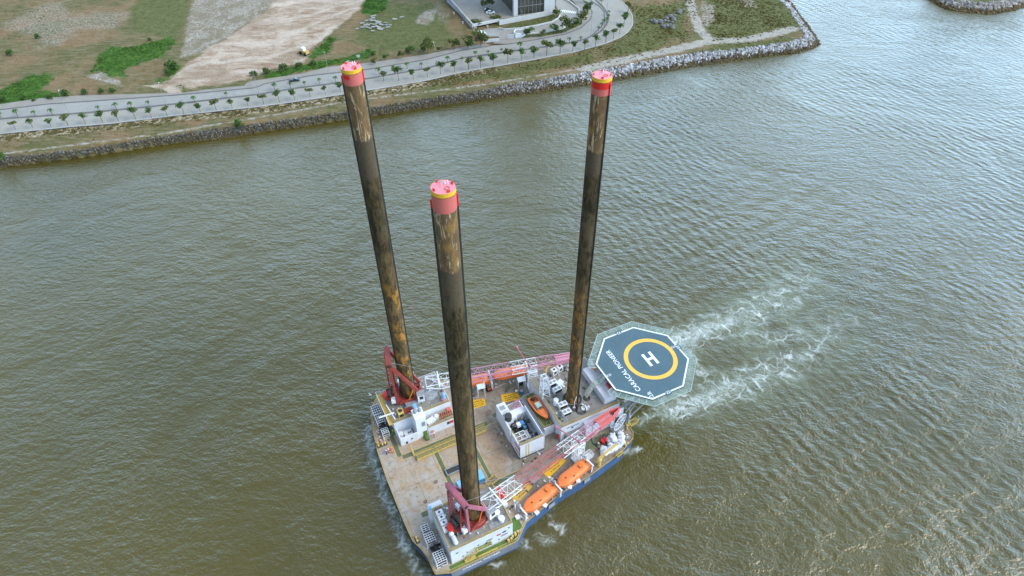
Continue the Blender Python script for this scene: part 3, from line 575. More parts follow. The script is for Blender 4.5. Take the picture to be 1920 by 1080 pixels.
srow = [((0, 300), 1.5), ((450, 238), 1.6), ((65, 190), .8), ((95, 186), 1.2), ((122, 180), 1.5), ((158, 177), 1.25), ((190, 174), 1.1), ((213, 173), 1.1), ((327, 130), 2.4), ((318, 140), 1.4), ((19, 103), 1.3), ((72, 72), 1.2), ((478, 142), 1.4), ((502, 138), 1.5), ((530, 133), 1.7), ((560, 128), 1.4), ((588, 122), 1.3), ((282, 76), .8), ((8, 190), 1.2), ((45, 186), 1.0), ((700, 104), .9), ((765, 98), 1.2), ((795, 95), 1.2)]
for i, (q, k) in enumerate(sorted(srow)):
    place(sh, q, ZL - .15, 'low green shrub, ' + ord_lr(i, len(srow)) + ' of those scattered on the land', k)
# marker cloth beside the curved road
x, y = P(*zl4(1705, 140), ZL); place(make_tree('shrub', 'x', 1.7, 2.0, 1.5, 260, 'leaf_bright', 31, .3, None, 'shrub'), zl4(1700, 140), ZL + .1, 'vivid green shrub at the outer edge of the curved road')
# rough weeds and grass tufts standing on the verges
def tufts(name, W_, n, mat, h, seed):
    st = np.random.RandomState(seed); w = W_.ravel() * (np.abs(X.ravel()) < 300) * (Y.ravel() < 396); w = w / w.sum(); idx = st.choice(len(w), n, p=w); mb = MB(); xx, yy = X.ravel()[idx] + st.uniform(-.65, .65, n), Y.ravel()[idx] + st.uniform(-.65, .65, n)
    for k in range(n):
        s_ = h * st.uniform(.5, 1.5)
        for j in range(3):
            a = st.uniform(0, PI); dx, dy = math.cos(a) * s_, math.sin(a) * s_; ox, oy = st.uniform(-.3, .3, 2); mb.add([(xx[k] + ox - dx, yy[k] + oy - dy, ZL - .6), (xx[k] + ox + dx, yy[k] + oy + dy, ZL - .6), (xx[k] + ox + dx * .7 + .1, yy[k] + oy + dy * .7, ZL - .25 + s_ * .7), (xx[k] + ox - dx * .7, yy[k] + oy - dy * .7 + .1, ZL - .2 + s_ * .5)], [(0, 1, 2, 3)])
    return mb.obj(name, mat)
okm = (inT & (DT > 1) & (sdf(X, Y, bot + [(bot[-1][0], 420), (bot[0][0], 420)]) < -1)).astype(float)
lm = ((lushA > .55) & inT & (sdf(X, Y, upp + [(upp[-1][0], 420), (upp[0][0], 420)]) > 1)).astype(float)
leafmat('weed_green', (.045, .105, .018), (.085, .165, .03)); leafmat('weed_dry', (.11, .095, .03), (.20, .165, .06))
tag(tufts('weeds', lm, 3000, 'weed_green', .40, 5), 'bright green weeds growing thick on the lush patches', 'weeds', kind='stuff'); tag(tufts('weeds', okm * (oliveA * .8 + bankA * .7 + .05), 6500, 'weed_dry', .42, 6), 'dry olive weeds along the verge above the riprap', 'weeds', kind='stuff')
# ================================================================== LAMP POSTS
paint('galvanised', (.30, .31, .32), amt=0, rough=.5, scale=2)
lp = thing('street_lamp', 'x', 'street lamp', group='street lamps along the road')
MB().cyl((0, 0, 0), (0, 0, 9), .10, .06, 8).obj('pole', 'galvanised', lp); MB().path([(0, 0, 8.9), (.5, 0, 9.3), (1.3, 0, 9.45)], .05).obj('arm', 'galvanised', lp); MB().box(1.1, 2.0, -.16, .16, 9.36, 9.52).obj('lamp_head', 'concrete_pale', lp)
lrow = [zl1(435, 715), zl1(1055, 665), zl2(558, 585), zl2(1000, 467), zl3(710, 475), zl4(1380, 315), zl4(1525, 110), zl4(1060, 235), zl4(765, 205), zl4(825, 285), zl4(415, 205), zl4(295, 180)]
for i, q in enumerate(lrow): place(lp, q, ZL + .2, 'thin grey street lamp, ' + ord_lr(i, len(lrow)), 1.0 if i < 7 else .6, 1.9)
# ================================================================== BUILDING AND TERRACE
m, nt, b = newmat('dark_glass', .08, 0, .8); nt.links.new(mix(nt, ramp(nt, noise(nt, .25, 3), [(.4, 0.0), (.6, 1.0)]), (.035, .035, .028), (.07, .065, .05)), b.inputs['Base Color'])
def Q(x, y, z): return tuple(P(*zl4(x, y), z)) 
zt = ZL + 1.6
ob = thing('office_building', 'concrete and dark glass office building standing on the terrace', 'building')
c0 = np.array(Q(700, 140, zt)); c1 = np.array(Q(1045, 92, zt)); u = (c1 - c0) / np.linalg.norm(c1 - c0); v = np.array([-u[1], u[0]]); Lf = np.linalg.norm(c1 - c0); z0 = zt; z1 = zt + 75
def rect(o, u, v, a0, a1, b0, b1): return [tuple(o + u * a0 + v * b0), tuple(o + u * a1 + v * b0), tuple(o + u * a1 + v * b1), tuple(o + u * a0 + v * b1)]
MB().prism(rect(c0, u, v, .3, Lf - .3, .6, 26), z0, z1 - 1).obj('wall', 'concrete', ob)
MB().prism(rect(c0, u, v, -1, 1.1, -1, 1.0), z0 - .2, z1).obj('column', 'concrete_pale', ob)
MB().prism(rect(c0, u, v, Lf * .745, Lf + .4, -.6, .6), z0 - .2, z1).obj('column', 'concrete_pale', ob)
MB().prism(rect(c0, u, v, -.6, .5, 22, 26), z0 - .2, z1).obj('column', 'concrete_pale', ob)
f = MB(); g = MB()
g.prism(rect(c0, u, v, 1.1, Lf * .745, .2, .6), z0, z1 - 1.2); g.obj('window', 'dark_glass', ob)
g = MB().prism(rect(c0, u, v, -.1, .3, 1.0, 22), z0, z1 - 1.2); g.obj('window', 'dark_glass', ob)
for k in range(1, 7): a_ = 1.1 + (Lf * .745 - 1.1) * k / 7; f.prism(rect(c0, u, v, a_ - .06, a_ + .06, .05, .2), z0, z1 - 1.2)
for zz in range(4, 74, 4): f.prism(rect(c0, u, v, 1.1, Lf * .745, .05, .2), z0 + zz, z0 + zz + .15)
f.obj('window_frame', 'galvanised', ob)
MB().prism(rect(c0, u, v, -1.2, Lf + .6, -1.2, 27), z1, z1 + .6).obj('roof', 'concrete', ob)
# terrace: a raised slab with retaining walls
te = thing('terrace', 'raised concrete terrace with retaining wall and undercroft gateway below the office building', 'terrace')
pl = [Q(318, 228, zt), Q(555, 180, zt), Q(590, 165, zt), Q(700, 150, zt), Q(1000, 100, zt), Q(1060, 95, zt), Q(1040, -40, zt), Q(1000, -160, zt), Q(60, -160, zt), Q(60, -60, zt), Q(130, 0, zt)]
MB().prism(pl, zt - .5, zt).obj('deck', 'sidewalk', te)
def wall(pts, z0, z1, th=.5):
    w = MB()
    for a, b_ in zip(pts[:-1], pts[1:]):
        a = np.array(a); b_ = np.array(b_); d = (b_ - a) / np.linalg.norm(b_ - a); n = np.array([-d[1], d[0]]) * th / 2; e = d * th * .3
        w.prism([tuple(a - n - e), tuple(b_ - n + e), tuple(b_ + n + e), tuple(a + n - e)], z0, z1)
    return w
wall([Q(318, 232, zt), Q(555, 184, zt)], zt - .5, zt + .9).obj('parapet', 'concrete_pale', te)
wall([Q(60, -60, zt), Q(318, 232, zt)], ZL, zt + 1.0, .8).obj('parapet', 'concrete', te)
wall([Q(560, 225, ZL), Q(800, 180, ZL), Q(1050, 130, ZL)], ZL, zt + .9).obj('retaining_wall', 'concrete_pale', te)
wall([Q(100, 30, ZL), Q(340, 262, ZL)], ZL + .5, zt - .3, 1.6).obj('side_colonnade', 'galvanised', te)
for (x_, y_) in [(452, 250), (330, 290), (230, 215), (150, 130)]: q = np.array(Q(x_, y_, ZL)); MB().prism(rect(q, np.array([1, 0]), np.array([0, 1]), -.4, .4, -.4, .4), ZL - .2, zt - .4).obj('pillar', 'concrete', te)
cw = thing('curved_wall', 'low curved pale wall edging the ramp and planted bank', 'wall')
wall([Q(560, 262, ZL), Q(600, 272, ZL), Q(750, 262, ZL), Q(900, 235, ZL), Q(1030, 205, ZL), Q(1090, 170, ZL), Q(1105, 140, ZL)], ZL, ZL + .8, .5).obj('wall_run', 'concrete_pale', cw)
ow = thing('curved_wall', 'low pale wall curving round the outside of the car ramp', 'wall')
wall([Q(690, 290, ZL), Q(820, 315, ZL), Q(950, 300, ZL), Q(1120, 265, ZL), Q(1230, 210, ZL), Q(1275, 150, ZL), Q(1275, 90, ZL), Q(1200, 30, ZL), Q(1120, -20, ZL)], ZL, ZL + .9, .5).obj('wall_run', 'concrete_pale', ow)
rp = MB(); rp.prism([Q(420, 262, ZL), Q(560, 250, ZL), Q(600, 275, ZL), Q(750, 266, ZL), Q(900, 240, ZL), Q(1030, 210, ZL), Q(1095, 172, ZL), Q(1110, 130, ZL), Q(1060, 40, ZL), Q(1080, -40, ZL), Q(1130, -40, ZL), Q(1200, 30, ZL), Q(1272, 90, ZL), Q(1272, 150, ZL), Q(1228, 210, ZL), Q(1118, 264, ZL), Q(950, 298, ZL), Q(820, 312, ZL), Q(690, 288, ZL), Q(650, 370, ZL), Q(560, 380, ZL), Q(556, 330, ZL), Q(420, 330, ZL)], ZL - .1, ZL + .09); tag(rp.obj('driveway', 'asphalt'), kind='structure')
gb = MB().prism([Q(600, 262, ZL), Q(650, 232, ZL), Q(800, 205, ZL), Q(1000, 150, ZL), Q(1080, 115, ZL), Q(1095, 140, ZL), Q(1080, 165, ZL), Q(1020, 200, ZL), Q(890, 230, ZL), Q(750, 257, ZL)], ZL, ZL + .5)
m, nt, b = newmat('lawn', .95, 0, .1); nt.links.new(mix(nt, ramp(nt, noise(nt, .9, 6, .7), [(.4, 0.0), (.6, 1.0)]), (.055, .065, .018), (.12, .125, .045)), b.inputs['Base Color'])
tag(gb.obj('grass_bank', 'lawn'), kind='structure')
gb = MB().prism([Q(750, 322, ZL), Q(950, 306, ZL), Q(1120, 272, ZL), Q(1235, 216, ZL), Q(1282, 150, ZL), Q(1300, 160, ZL), Q(1300, 220, ZL), Q(1230, 255, ZL), Q(1120, 300, ZL), Q(950, 330, ZL), Q(760, 345, ZL)], ZL, ZL + .35); tag(gb.obj('grass_bank', 'lawn'), kind='structure')
paint('white_paint', (.78, .79, .80), amt=0, rough=.5, vary=.06, damt=.15)
zc = MB()
for k in range(9): a_ = np.array(Q(1120 + 16 * k, 88 + 2.2 * k, ZL)); b_ = np.array(Q(1108 + 16 * k, 106 + 2.2 * k, ZL)); d = (b_ - a_) / np.linalg.norm(b_ - a_); n_ = np.array([-d[1], d[0]]) * .28; zc.add([(*(a_ - n_), ZL + .098), (*(b_ - n_), ZL + .098), (*(b_ + n_), ZL + .098), (*(a_ + n_), ZL + .098)], [(0, 1, 2, 3)])
tag(zc.obj('crossing_marking', 'white_paint'), kind='structure')
hut = thing('gatehouse', 'small white walled gatehouse open to the sky beside the driveway', 'gatehouse')
hp = [Q(688, 285, ZL + 2.4), Q(705, 262, ZL + 2.4), Q(775, 262, ZL + 2.4), Q(790, 280, ZL + 2.4), Q(760, 298, ZL + 2.4), Q(705, 300, ZL + 2.4)]
wall(hp + [hp[0]], ZL, ZL + 2.4, .35).obj('wall_ring', 'white_paint', hut); MB().prism(hp, ZL, ZL + 1.9).obj('roof', 'asphalt', hut)
gw = thing('boundary_wall', 'plain pale boundary wall panel left of the gatehouse', 'wall'); wall([Q(632, 350, ZL), Q(686, 350, ZL)], ZL, ZL + 2.2, .4).obj('wall_run', 'concrete_pale', gw)
gw = thing('boundary_wall', 'pale boundary wall with white railing beside the parked box truck', 'wall'); wall([Q(415, 385, ZL), Q(556, 372, ZL)], ZL, ZL + 1.6, .4).obj('wall_run', 'concrete_pale', gw); MB().rail([(*Q(440, 350, ZL), ZL + 1.3), (*Q(550, 338, ZL), ZL + 1.3)], 1.0, 1.0, .04).obj('railing', 'concrete_pale', gw)
# planted beds on the terrace
for q, k, lb in [((350, 200), 1.6, 'clipped planting bed at the left corner of the terrace'), ((525, 160), 1.3, 'clipped planting bed below the parked cars')]:
    x, y = Q(q[0], q[1], zt); t_ = make_tree('planting_bed', lb, .9, 2.6, .9, 420, 'leaf_olive', 41 + q[0], .3, None, 'planting'); t_.location = (x, y, zt - .1); t_.scale = (k, k, 1)
for q, k, lb in [((428, 75), .9, 'dark round tree left of the pair beside the parked cars'), ((470, 65), 1.1, 'larger round tree of the pair beside the parked cars')]: place(bt[0], zl4(*q), zt, lb, k)
# ================================================================== VEHICLES ASHORE
paint('car_white', (.75, .76, .78), amt=0, rough=.25, vary=.03, damt=.08); paint('car_dark', (.03, .035, .045), amt=0, rough=.25, vary=.1, damt=.1); paint('rubber', (.02, .02, .02), amt=0, rough=.9); paint('digger_yellow', (.55, .38, .12), amt=.2, rough=.6)
def car(label, cat, px, z, rz, mat, pickup=False):
    x, y = P(px[0], px[1], z); t = thing('parked_' + ('pickup' if pickup else 'car'), label, cat, (x, y, z), rz); b = MB(); L = 2.25; W = .9
    prof = [(-L, .35), (-L, .8), (-L * .93, .95), (L * .5, 1.0), (L * .95, .82), (L, .6), (L, .35)]
    n = len(prof); b.add([(x_, -W, z_) for x_, z_ in prof] + [(x_, W, z_) for x_, z_ in prof], [tuple(range(n)), tuple(range(n, 2 * n))[::-1]] + [(i, n + i, n + (i + 1) % n, (i + 1) % n) for i in range(n)]); b.obj('body', mat, t)
    c = [(-L * (.15 if pickup else .85), .95), (-L * (.1 if pickup else .62), 1.5), (L * .12, 1.5), (L * .5, .98)]; g = MB(); g.add([(x_, -W * .86, z_) for x_, z_ in c] + [(x_, W * .86, z_) for x_, z_ in c], [(0, 1, 2, 3), (7, 6, 5, 4), (0, 4, 5, 1), (1, 5, 6, 2), (2, 6, 7, 3)]); g.obj('window', 'dark_glass', t)
    MB().box(c[1][0] + .05, c[2][0] - .03, -W * .84, W * .84, 1.503, 1.55).obj('roof', mat, t)
    for sx in (-1, 1):
        for sy in (-1, 1): MB().cyl((sx * L * .62, sy * (W - .18), .33), (sx * L * .62, sy * (W + .03), .33), .33, None, 12).obj('wheel', 'rubber', t)
    return t
car('white car parked nearest the camera on the terrace', 'car', zl4(480, 122), zt, 0.1, 'car_white'); car('dark grey car parked behind the white one on the terrace', 'car', zl4(462, 98), zt, .1, 'car_dark')
car('dark pickup standing on the road beyond the left leg of the rig', 'pickup truck', zl2(785, 512), ZL + .12, .22, 'car_dark', True)
t = thing('box_truck', 'white box truck parked by the terrace gateway', 'truck', (*P(*zl4(405, 345), ZL), ZL), 2.0)
MB().box(-3.4, 1.3, -1.2, 1.2, .9, 3.3).obj('cargo_box', 'car_white', t); MB().box(1.45, 3.3, -1.1, 1.1, .6, 2.6).obj('cab', 'car_white', t); MB().box(3.303, 3.34, -.95, .95, 1.6, 2.35).obj('windscreen', 'dark_glass', t); MB().box(-3.4, 3.2, -.5, .5, .5, .86).obj('chassis', 'rubber', t)
for sx in (-2.3, 2.3):
    for sy in (-1, 1): MB().cyl((sx, sy * .85, .5), (sx, sy * 1.15, .5), .5, None, 12).obj('wheel', 'rubber', t)
t = thing('wheel_loader', 'tan wheel loader parked at the edge of the bare sand', 'wheel loader', (*P(*zl2(848, 345), ZL), ZL), 2.5)
MB().box(-2.6, .2, -1.0, 1.0, .9, 2.1).obj('body', 'digger_yellow', t); MB().box(-.6, .9, -.8, .8, 1.9, 3.3).box(-.7, 1.0, -.9, .9, 3.303, 3.42).obj('cab', 'car_white', t)
MB().beam((.8, -.7, 1.5), (3.2, -.7, .7), .25, .35).beam((.8, .7, 1.5), (3.2, .7, .7), .25, .35).obj('lift_arm', 'digger_yellow', t); MB().add([(3.2, -1.4, .2), (3.2, 1.4, .2), (3.1, 1.4, 1.3), (3.1, -1.4, 1.3), (4.2, -1.4, .15), (4.2, 1.4, .15)], [(0, 1, 2, 3), (0, 4, 5, 1), (0, 3, 4), (1, 5, 2)]).obj('bucket', 'digger_yellow', t)
for sx in (-1.7, 1.5):
    for sy in (-1, 1): MB().cyl((sx, sy * .8, .75), (sx, sy * 1.3, .75), .75, None, 14).obj('wheel', 'rubber', t)
t = thing('notice_board', 'small grey notice board on a post beyond the left leg', 'sign', (*P(673, 112, ZL), ZL), .2); MB().box(-.8, .8, -.05, .05, 1.2, 2.4).obj('board', 'concrete', t); MB().cyl((0, 0, 0), (0, 0, 1.2), .06).obj('post', 'galvanised', t)
# ================================================================== THE JACK-UP VESSEL
paint('hull_blue', (.045, .105, .23), rust=(.12, .07, .04), amt=.5, scale=.8, vary=.25, dirt=(.10, .13, .16), damt=.55)
paint('hull_grey', (.20, .21, .24), amt=.25, scale=.8, vary=.2)
paint('wall_white', (.70, .71, .75), rust=(.30, .19, .12), amt=.32, scale=1.1, vary=.08, dirt=(.42, .38, .34), damt=.45)
paint('white_metal', (.78, .79, .80), amt=.05, scale=2, rough=.45, vary=.06, dirt=(.5, .48, .45), damt=.2)
paint('grey_metal', (.30, .31, .32), amt=.2, scale=2, rough=.5, vary=.2)
paint('roof_grey', (.27, .25, .225), rust=(.21, .13, .07), amt=.55, scale=.8, rough=.8, vary=.25, streak=False, dirt=(.20, .16, .11), damt=.6)
paint('roof_green', (.10, .13, .05), rust=(.22, .14, .07), amt=.45, scale=1, rough=.8, vary=.3, streak=False)
paint('walk_green', (.13, .15, .085), rust=(.20, .14, .08), amt=.25, scale=1, rough=.8, vary=.2, streak=False)
paint('deck_green', (.10, .18, .035), rust=(.25, .18, .09), amt=.3, scale=1, rough=.8, vary=.25, streak=False)
paint('line_yellow', (.62, .46, .12), rust=(.3, .2, .1), amt=.4, scale=2, rough=.7, streak=False)
paint('rail_yellow', (.60, .43, .12), rust=(.25, .16, .08), amt=.3, scale=2, rough=.5)
paint('pad_yellow', (.78, .42, .01), rust=(.3, .17, .03), amt=.14, scale=1.4, rough=.65, vary=.12, streak=False, damt=.15)
paint('pad_faded', (.66, .42, .08), rust=(.3, .2, .08), amt=.2, scale=1.4, rough=.65, vary=.15, streak=False, damt=.2)
paint('orange', (.85, .20, .035), amt=.0, rough=.4, vary=.1, dirt=(.45, .12, .04), damt=.35, scale=.7)
paint('orange_pale', (.84, .215, .055), amt=.0, rough=.45, vary=.1, dirt=(.6, .3, .2), damt=.3)
paint('crane_red', (.34, .055, .04), rust=(.17, .07, .04), amt=.35, scale=1.3, rough=.5, vary=.25, dirt=(.18, .10, .09), damt=.4)
paint('crane_pink', (.42, .13, .18), rust=(.22, .10, .09), amt=.2, scale=1.3, rough=.5, vary=.15, dirt=(.34, .2, .24), damt=.4)
paint('boom_red', (.52, .13, .12), rust=(.3, .14, .1), amt=.3, scale=1.3, rough=.5, vary=.2, dirt=(.35, .2, .2), damt=.3)
paint('boom_pink', (.62, .26, .34), amt=.1, scale=1.3, rough=.5, vary=.15, dirt=(.4, .2, .28), damt=.4)
paint('head_red', (.72, .13, .12), amt=.08, rough=.45, vary=.15, dirt=(.6, .2, .25), damt=.4)
paint('signal_red', (.62, .035, .025), amt=.05, rough=.4, vary=.15)
paint('blue_box', (.05, .22, .50), amt=.1, rough=.45, vary=.15); paint('blue_pale', (.22, .50, .72), amt=.08, rough=.5, vary=.15)
paint('dark_steel', (.045, .045, .04), rust=(.13, .08, .04), amt=.4, rough=.6, scale=2, vary=.3); paint('black_rubber', (.025, .025, .025), amt=0, rough=.7)
paint('heli_green', (.072, .130, .158), rust=(.06, .09, .10), amt=.3, rough=.8, vary=.12, streak=False, dirt=(.11, .16, .175), damt=.6, scale=.5)
paint('heli_yellow', (.84, .47, .07), amt=0, rough=.6, vary=.06, streak=False, dirt=(.7, .42, .12), damt=.3)
paint('bag_white', (.68, .70, .74), amt=0, rough=.8, vary=.12, dirt=(.45, .45, .47), damt=.5, scale=3)
paint('net_green', (.42, .52, .48), amt=0, rough=.8, vary=.2)
paint('skin', (.22, .12, .07), amt=0, rough=.6); paint('wood', (.30, .20, .11), amt=0, rough=.9)
paint('edge_tan', (.42, .30, .13), rust=(.2, .11, .05), amt=.5, scale=1.5, rough=.8)
# main deck: stained bare steel plate
m, nt, b = newmat('deck_plate', .8, 0, .25); p = geo(nt); pr = mapping(nt, p, (1, 1, 1), (0, 0, -AX))
n1 = noise(nt, .09, 4, .6, p, .6); n2 = noise(nt, .35, 7, .7, p, .5); n3 = noise(nt, 1.1, 7, .75, p)
c = mix(nt, ramp(nt, n1, [(.40, 0.0), (.58, 1.0)]), (.40, .285, .19), (.42, .385, .34)); c = mix(nt, ramp(nt, n2, [(.46, 0.0), (.66, .75)]), c, (.40, .25, .12)); c = mix(nt, ramp(nt, n2, [(.30, .7), (.42, 0.0)]), c, (.25, .215, .18))
c = mix(nt, ramp(nt, n3, [(.52, 0.0), (.66, .7)]), c, (.22, .13, .06)); c = mix(nt, ramp(nt, noise(nt, .5, 8, .8, p, 1), [(.64, 0.0), (.72, .8)]), c, (.14, .085, .05))
sxd = nt.nodes.new('ShaderNodeSeparateXYZ'); nt.links.new(pr, sxd.inputs[0]); s0_ = OX * math.cos(AX) + OY * math.sin(AX)
aft = ramp(nt, math_(nt, 'ADD', math_(nt, 'MULTIPLY', math_(nt, 'SUBTRACT', sxd.outputs[0], s0_ - 27), .05), math_(nt, 'SUBTRACT', n2, .5)), [(.1, 0.0), (.55, 1.0)])
c = mix(nt, math_(nt, 'MULTIPLY', aft, .75), c, mix(nt, ramp(nt, n3, [(.4, 0.0), (.62, 1.0)]), (.25, .225, .19), (.17, .125, .085)))
c = mix(nt, ramp(nt, noise(nt, 2.6, 5, .8, p), [(.60, 0.0), (.72, .6)]), c, (.12, .075, .04))
bk = nt.nodes.new('ShaderNodeTexBrick'); nt.links.new(pr, bk.inputs['Vector']); bk.inputs['Scale'].default_value = 1; bk.inputs['Brick Width'].default_value = 11; bk.inputs['Row Height'].default_value = 5.6; bk.inputs['Mortar Size'].default_value = .06; bk.inputs['Mortar Smooth'].default_value = .3
c = mix(nt, math_(nt, 'MULTIPLY', bk.outputs['Fac'], .55), c, (.13, .10, .08)); nt.links.new(c, b.inputs['Base Color'])
DK = 4.0; RF = 9.4
AXC = -AX
ves = thing('jack_up_vessel', 'rust stained three legged jack-up vessel with blue hull and octagonal helideck', 'jack-up vessel', G(0, 0, 0), AX)
# hull: ship-frame outline
out = [(-45.6, -22.6), (-42.6, -23.8), (-26.9, -23.8), (-23.3, -20.8), (-13.6, -18.2), (-4.6, -17.1), (5.6, -15), (10, -13), (11, -11.5), (11.3, -6), (11.3, 6), (11, 10.5), (8, 13.5), (0, 17.2), (-8, 19.2), (-14, 20.6), (-23.5, 23.2), (-27.5, 26.3), (-42, 27), (-45, 23.5), (-46.3, 17), (-47.1, 11), (-47.5, 3), (-47.5, -9), (-47.3, -13.7), (-46.3, -16.3), (-45.8, -18.5)]
hull = MB(); n = len(out); hull.add([(x * 1.004, y * 1.004, DK - .3) for x, y in out] + [(x * .992, y * .985, -2) for x, y in out], [(i, n + i, n + (i + 1) % n, (i + 1) % n) for i in range(n)])
hull.m = 0; ho = hull.obj('hull', 'hull_blue', ves)
dk = MB().prism(out, DK - .5, DK); dk.obj('main_deck', 'deck_plate', ves)
# bulwark edge strip
ed = MB()
for a_, b_ in zip(out, out[1:] + out[:1]): ed.beam((a_[0], a_[1], DK + .06), (b_[0], b_[1], DK + .06), .22, .2)
ed.obj('edge_coaming', 'edge_tan', ves)
gp = MB().box(-42.5, -27, -24.05, -23.83, 1.6, 3.9); gp.obj('side_plate', 'hull_grey', ves); gp = MB().box(-42.3, -31.8, -24.09, -24.055, 2.9, 3.7)
def text(body, size, mat, parent, loc, rot, name='lettering', off=.02, ext=.01, sx=1.0, align='CENTER'):
    cu = bpy.data.curves.new(name, 'FONT'); cu.body = body; cu.size = size; cu.offset = off; cu.extrude = ext; cu.align_x = align; cu.align_y = 'CENTER'; cu.space_character = 1.08
    to = bpy.data.objects.new('tmp', cu); COL.objects.link(to); dg = bpy.context.evaluated_depsgraph_get(); me = bpy.data.meshes.new_from_object(to.evaluated_get(dg)); me.name = name
    bpy.data.objects.remove(to); me.materials.clear(); me.materials.append(MATS[mat]); o = bpy.data.objects.new(name, me); COL.objects.link(o); o.parent = parent; o.location = loc; o.rotation_euler = rot; o.scale = (sx, 1, 1); return o
text('CARACAL PIONEER', .95, 'white_metal', ves, (-35.6, -24.06, 3.3), (PI / 2, 0, 0), 'name_lettering', .01)
# tyre-like fender patches: scuffed pale plates on the port side
for s0, t0 in ((-16, -19), (-5.5, -17.1), (7, -14.6)):
    o = MB().box(-.9, .9, -.2, 0, 2.2, 3.5).obj('fender_plate', 'grey_metal', ves); o.location = (s0, t0 - .15, 0); o.rotation_euler = (0, 0, .2)
# painted walkways
gr = MB()
Zm = DK + .006
def strip(mb, pts, w, z=Zm):
    for a_, b_ in zip(pts[:-1], pts[1:]):
        a_ = Vector((*a_, 0)); b_ = Vector((*b_, 0)); d = (b_ - a_).normalized(); nn = Vector((-d.y, d.x, 0)) * w / 2
        mb.add([(*(a_ - nn - d * 0).xy, z), (*(b_ - nn).xy, z), (*(b_ + nn).xy, z), (*(a_ + nn).xy, z)], [(0, 1, 2, 3)])
gr.box(-43.3, -42.2, 7.6, 14, DK - .1, Zm).box(-42.2, -20, 6.4, 7.6, DK - .1, Zm).box(-35.1, -34.1, -9.6, 6.4, DK - .1, Zm).box(-26.2, -25.3, -8.5, 6.4, DK - .1, Zm).box(-43.4, -39.8, -9.6, -8.3, DK - .1, Zm).box(-39.8, -18.5, -9.6, -8.5, DK - .1, Zm).box(-17.8, -10.5, 7.8, 8.8, DK - .1, Zm)
gr.obj('walkway_marking', 'walk_green', ves)
yl = MB(); zz = DK + .012
for x0, x1, y0, y1 in ((-43.42, -43.3, 7.5, 14), (-42.2, -42.08, 7.7, 10), (-42.2, -20, 7.6, 7.72), (-43.3, -35.1, 6.28, 6.4), (-34.1, -26.2, 6.28, 6.4), (-35.22, -35.1, -8.4, 6.28), (-34.1, -33.98, -8.4, 6.28), (-26.32, -26.2, -8.4, 6.28), (-25.3, -25.18, -8.4, 6.28), (-25.3, -17, 6.28, 6.4), (-43.5, -35.22, -8.3, -8.18), (-33.98, -26.32, -8.5, -8.38), (-25.18, -18.5, -8.5, -8.38)): yl.box(x0, x1, y0, y1, DK - .1, zz)
yl.obj('line_marking', 'line_yellow', ves)
MB().box(-42.4, -27.2, -23.6, -22.4, DK - .1, Zm).box(-27.2, -24.5, -21.6, -18.6, DK - .1, Zm).obj('green_deck', 'deck_green', ves)
MB().box(-39, -36.5, -23.4, -22.8, DK - .1, DK + .35).box(-36, -31.5, -23.5, -23.1, DK - .1, DK + .12).obj('deck_plinth', 'line_yellow', ves)
MB().box(-2, 8, -11, -8.6, DK - .1, DK + .01).obj('green_deck', 'walk_green', ves)
def pad(poly, mat, rows, dirx):
    p_ = MB().prism(poly, DK - .1, DK + .03); o = p_.obj('laydown_pad', mat, ves); cx = sum(q[0] for q in poly) / 4; cy = sum(q[1] for q in poly) / 4; st = random.Random(int(cx * 7)); mk = MB()
    for r in range(rows):
        x = -1.5
        while x < 1.3:
            w = st.uniform(.12, .34); u = x + w / 2; v = (rows / 2 - r - .5) * .62; X_ = cx + u * math.cos(dirx) - v * math.sin(dirx); Y_ = cy + u * math.sin(dirx) + v * math.cos(dirx); mk.box(X_ - w / 2, X_ + w / 2, Y_ - .13, Y_ + .13, DK + .02, DK + .042, dirx); x += w + st.uniform(.08, .3)
    mk.obj('stencil_marking', 'dark_steel', o)
pad([(-21.4, 12.4), (-17.9, 12.1), (-17.5, 14.2), (-21.1, 15.2)], 'pad_yellow', 3, -.1); pad([(-14, 10.8), (-9.2, 9.9), (-8.8, 12.2), (-13.1, 13.3)], 'pad_yellow', 3, -.12)
pad([(-14.1, -11.4), (-8.3, -9.9), (-7.7, -11.2), (-13.7, -13.5)], 'pad_yellow', 2, .25); pad([(-23.8, -13.8), (-18.2, -12.2), (-17.9, -13.6), (-23.2, -16.1)], 'pad_faded', 2, .3)
# ------------------------------------------------------------------ deckhouses
def house(name, x0, x1, y0, y1, z0, z1, roofmat='roof_grey', label=None, rail=True, coam=.25, railmat='rail_yellow', rs=(0, 1, 2, 3), wallmat='wall_white'):
    w = MB().box(x0, x1, y0, y1, z0 - .02, z1).obj(name, wallmat, ves, label)
    MB().box(x0 + .12, x1 - .12, y0 + .12, y1 - .12, z1 - .1, z1 + .03).obj('roof', roofmat, w)
    if rail:
        c = [(x0 + .1, y0 + .1, z1), (x1 - .1, y0 + .1, z1), (x1 - .1, y1 - .1, z1), (x0 + .1, y1 - .1, z1)]; r = MB()
        for i in rs: r.rail([c[i], c[(i + 1) % 4]], 1.1, 1.7, .035)
        r.obj('railing', railmat, w)
        k = MB()
        for i in rs: k.beam(Vector(c[i]) + Vector((0, 0, .12)), Vector(c[(i + 1) % 4]) + Vector((0, 0, .12)), .10, .16)
        k.obj('toe_rail', 'edge_tan', w)
    return w
def fit(w, mat, x0, x1, y0, y1, z0, z1, name): return MB().box(x0, x1, y0, y1, z0, z1).obj(name, mat, w)
N = house('deckhouse', -41.6, -27.3, -22.2, -11.8, DK, RF, label='white deckhouse under the near crane')
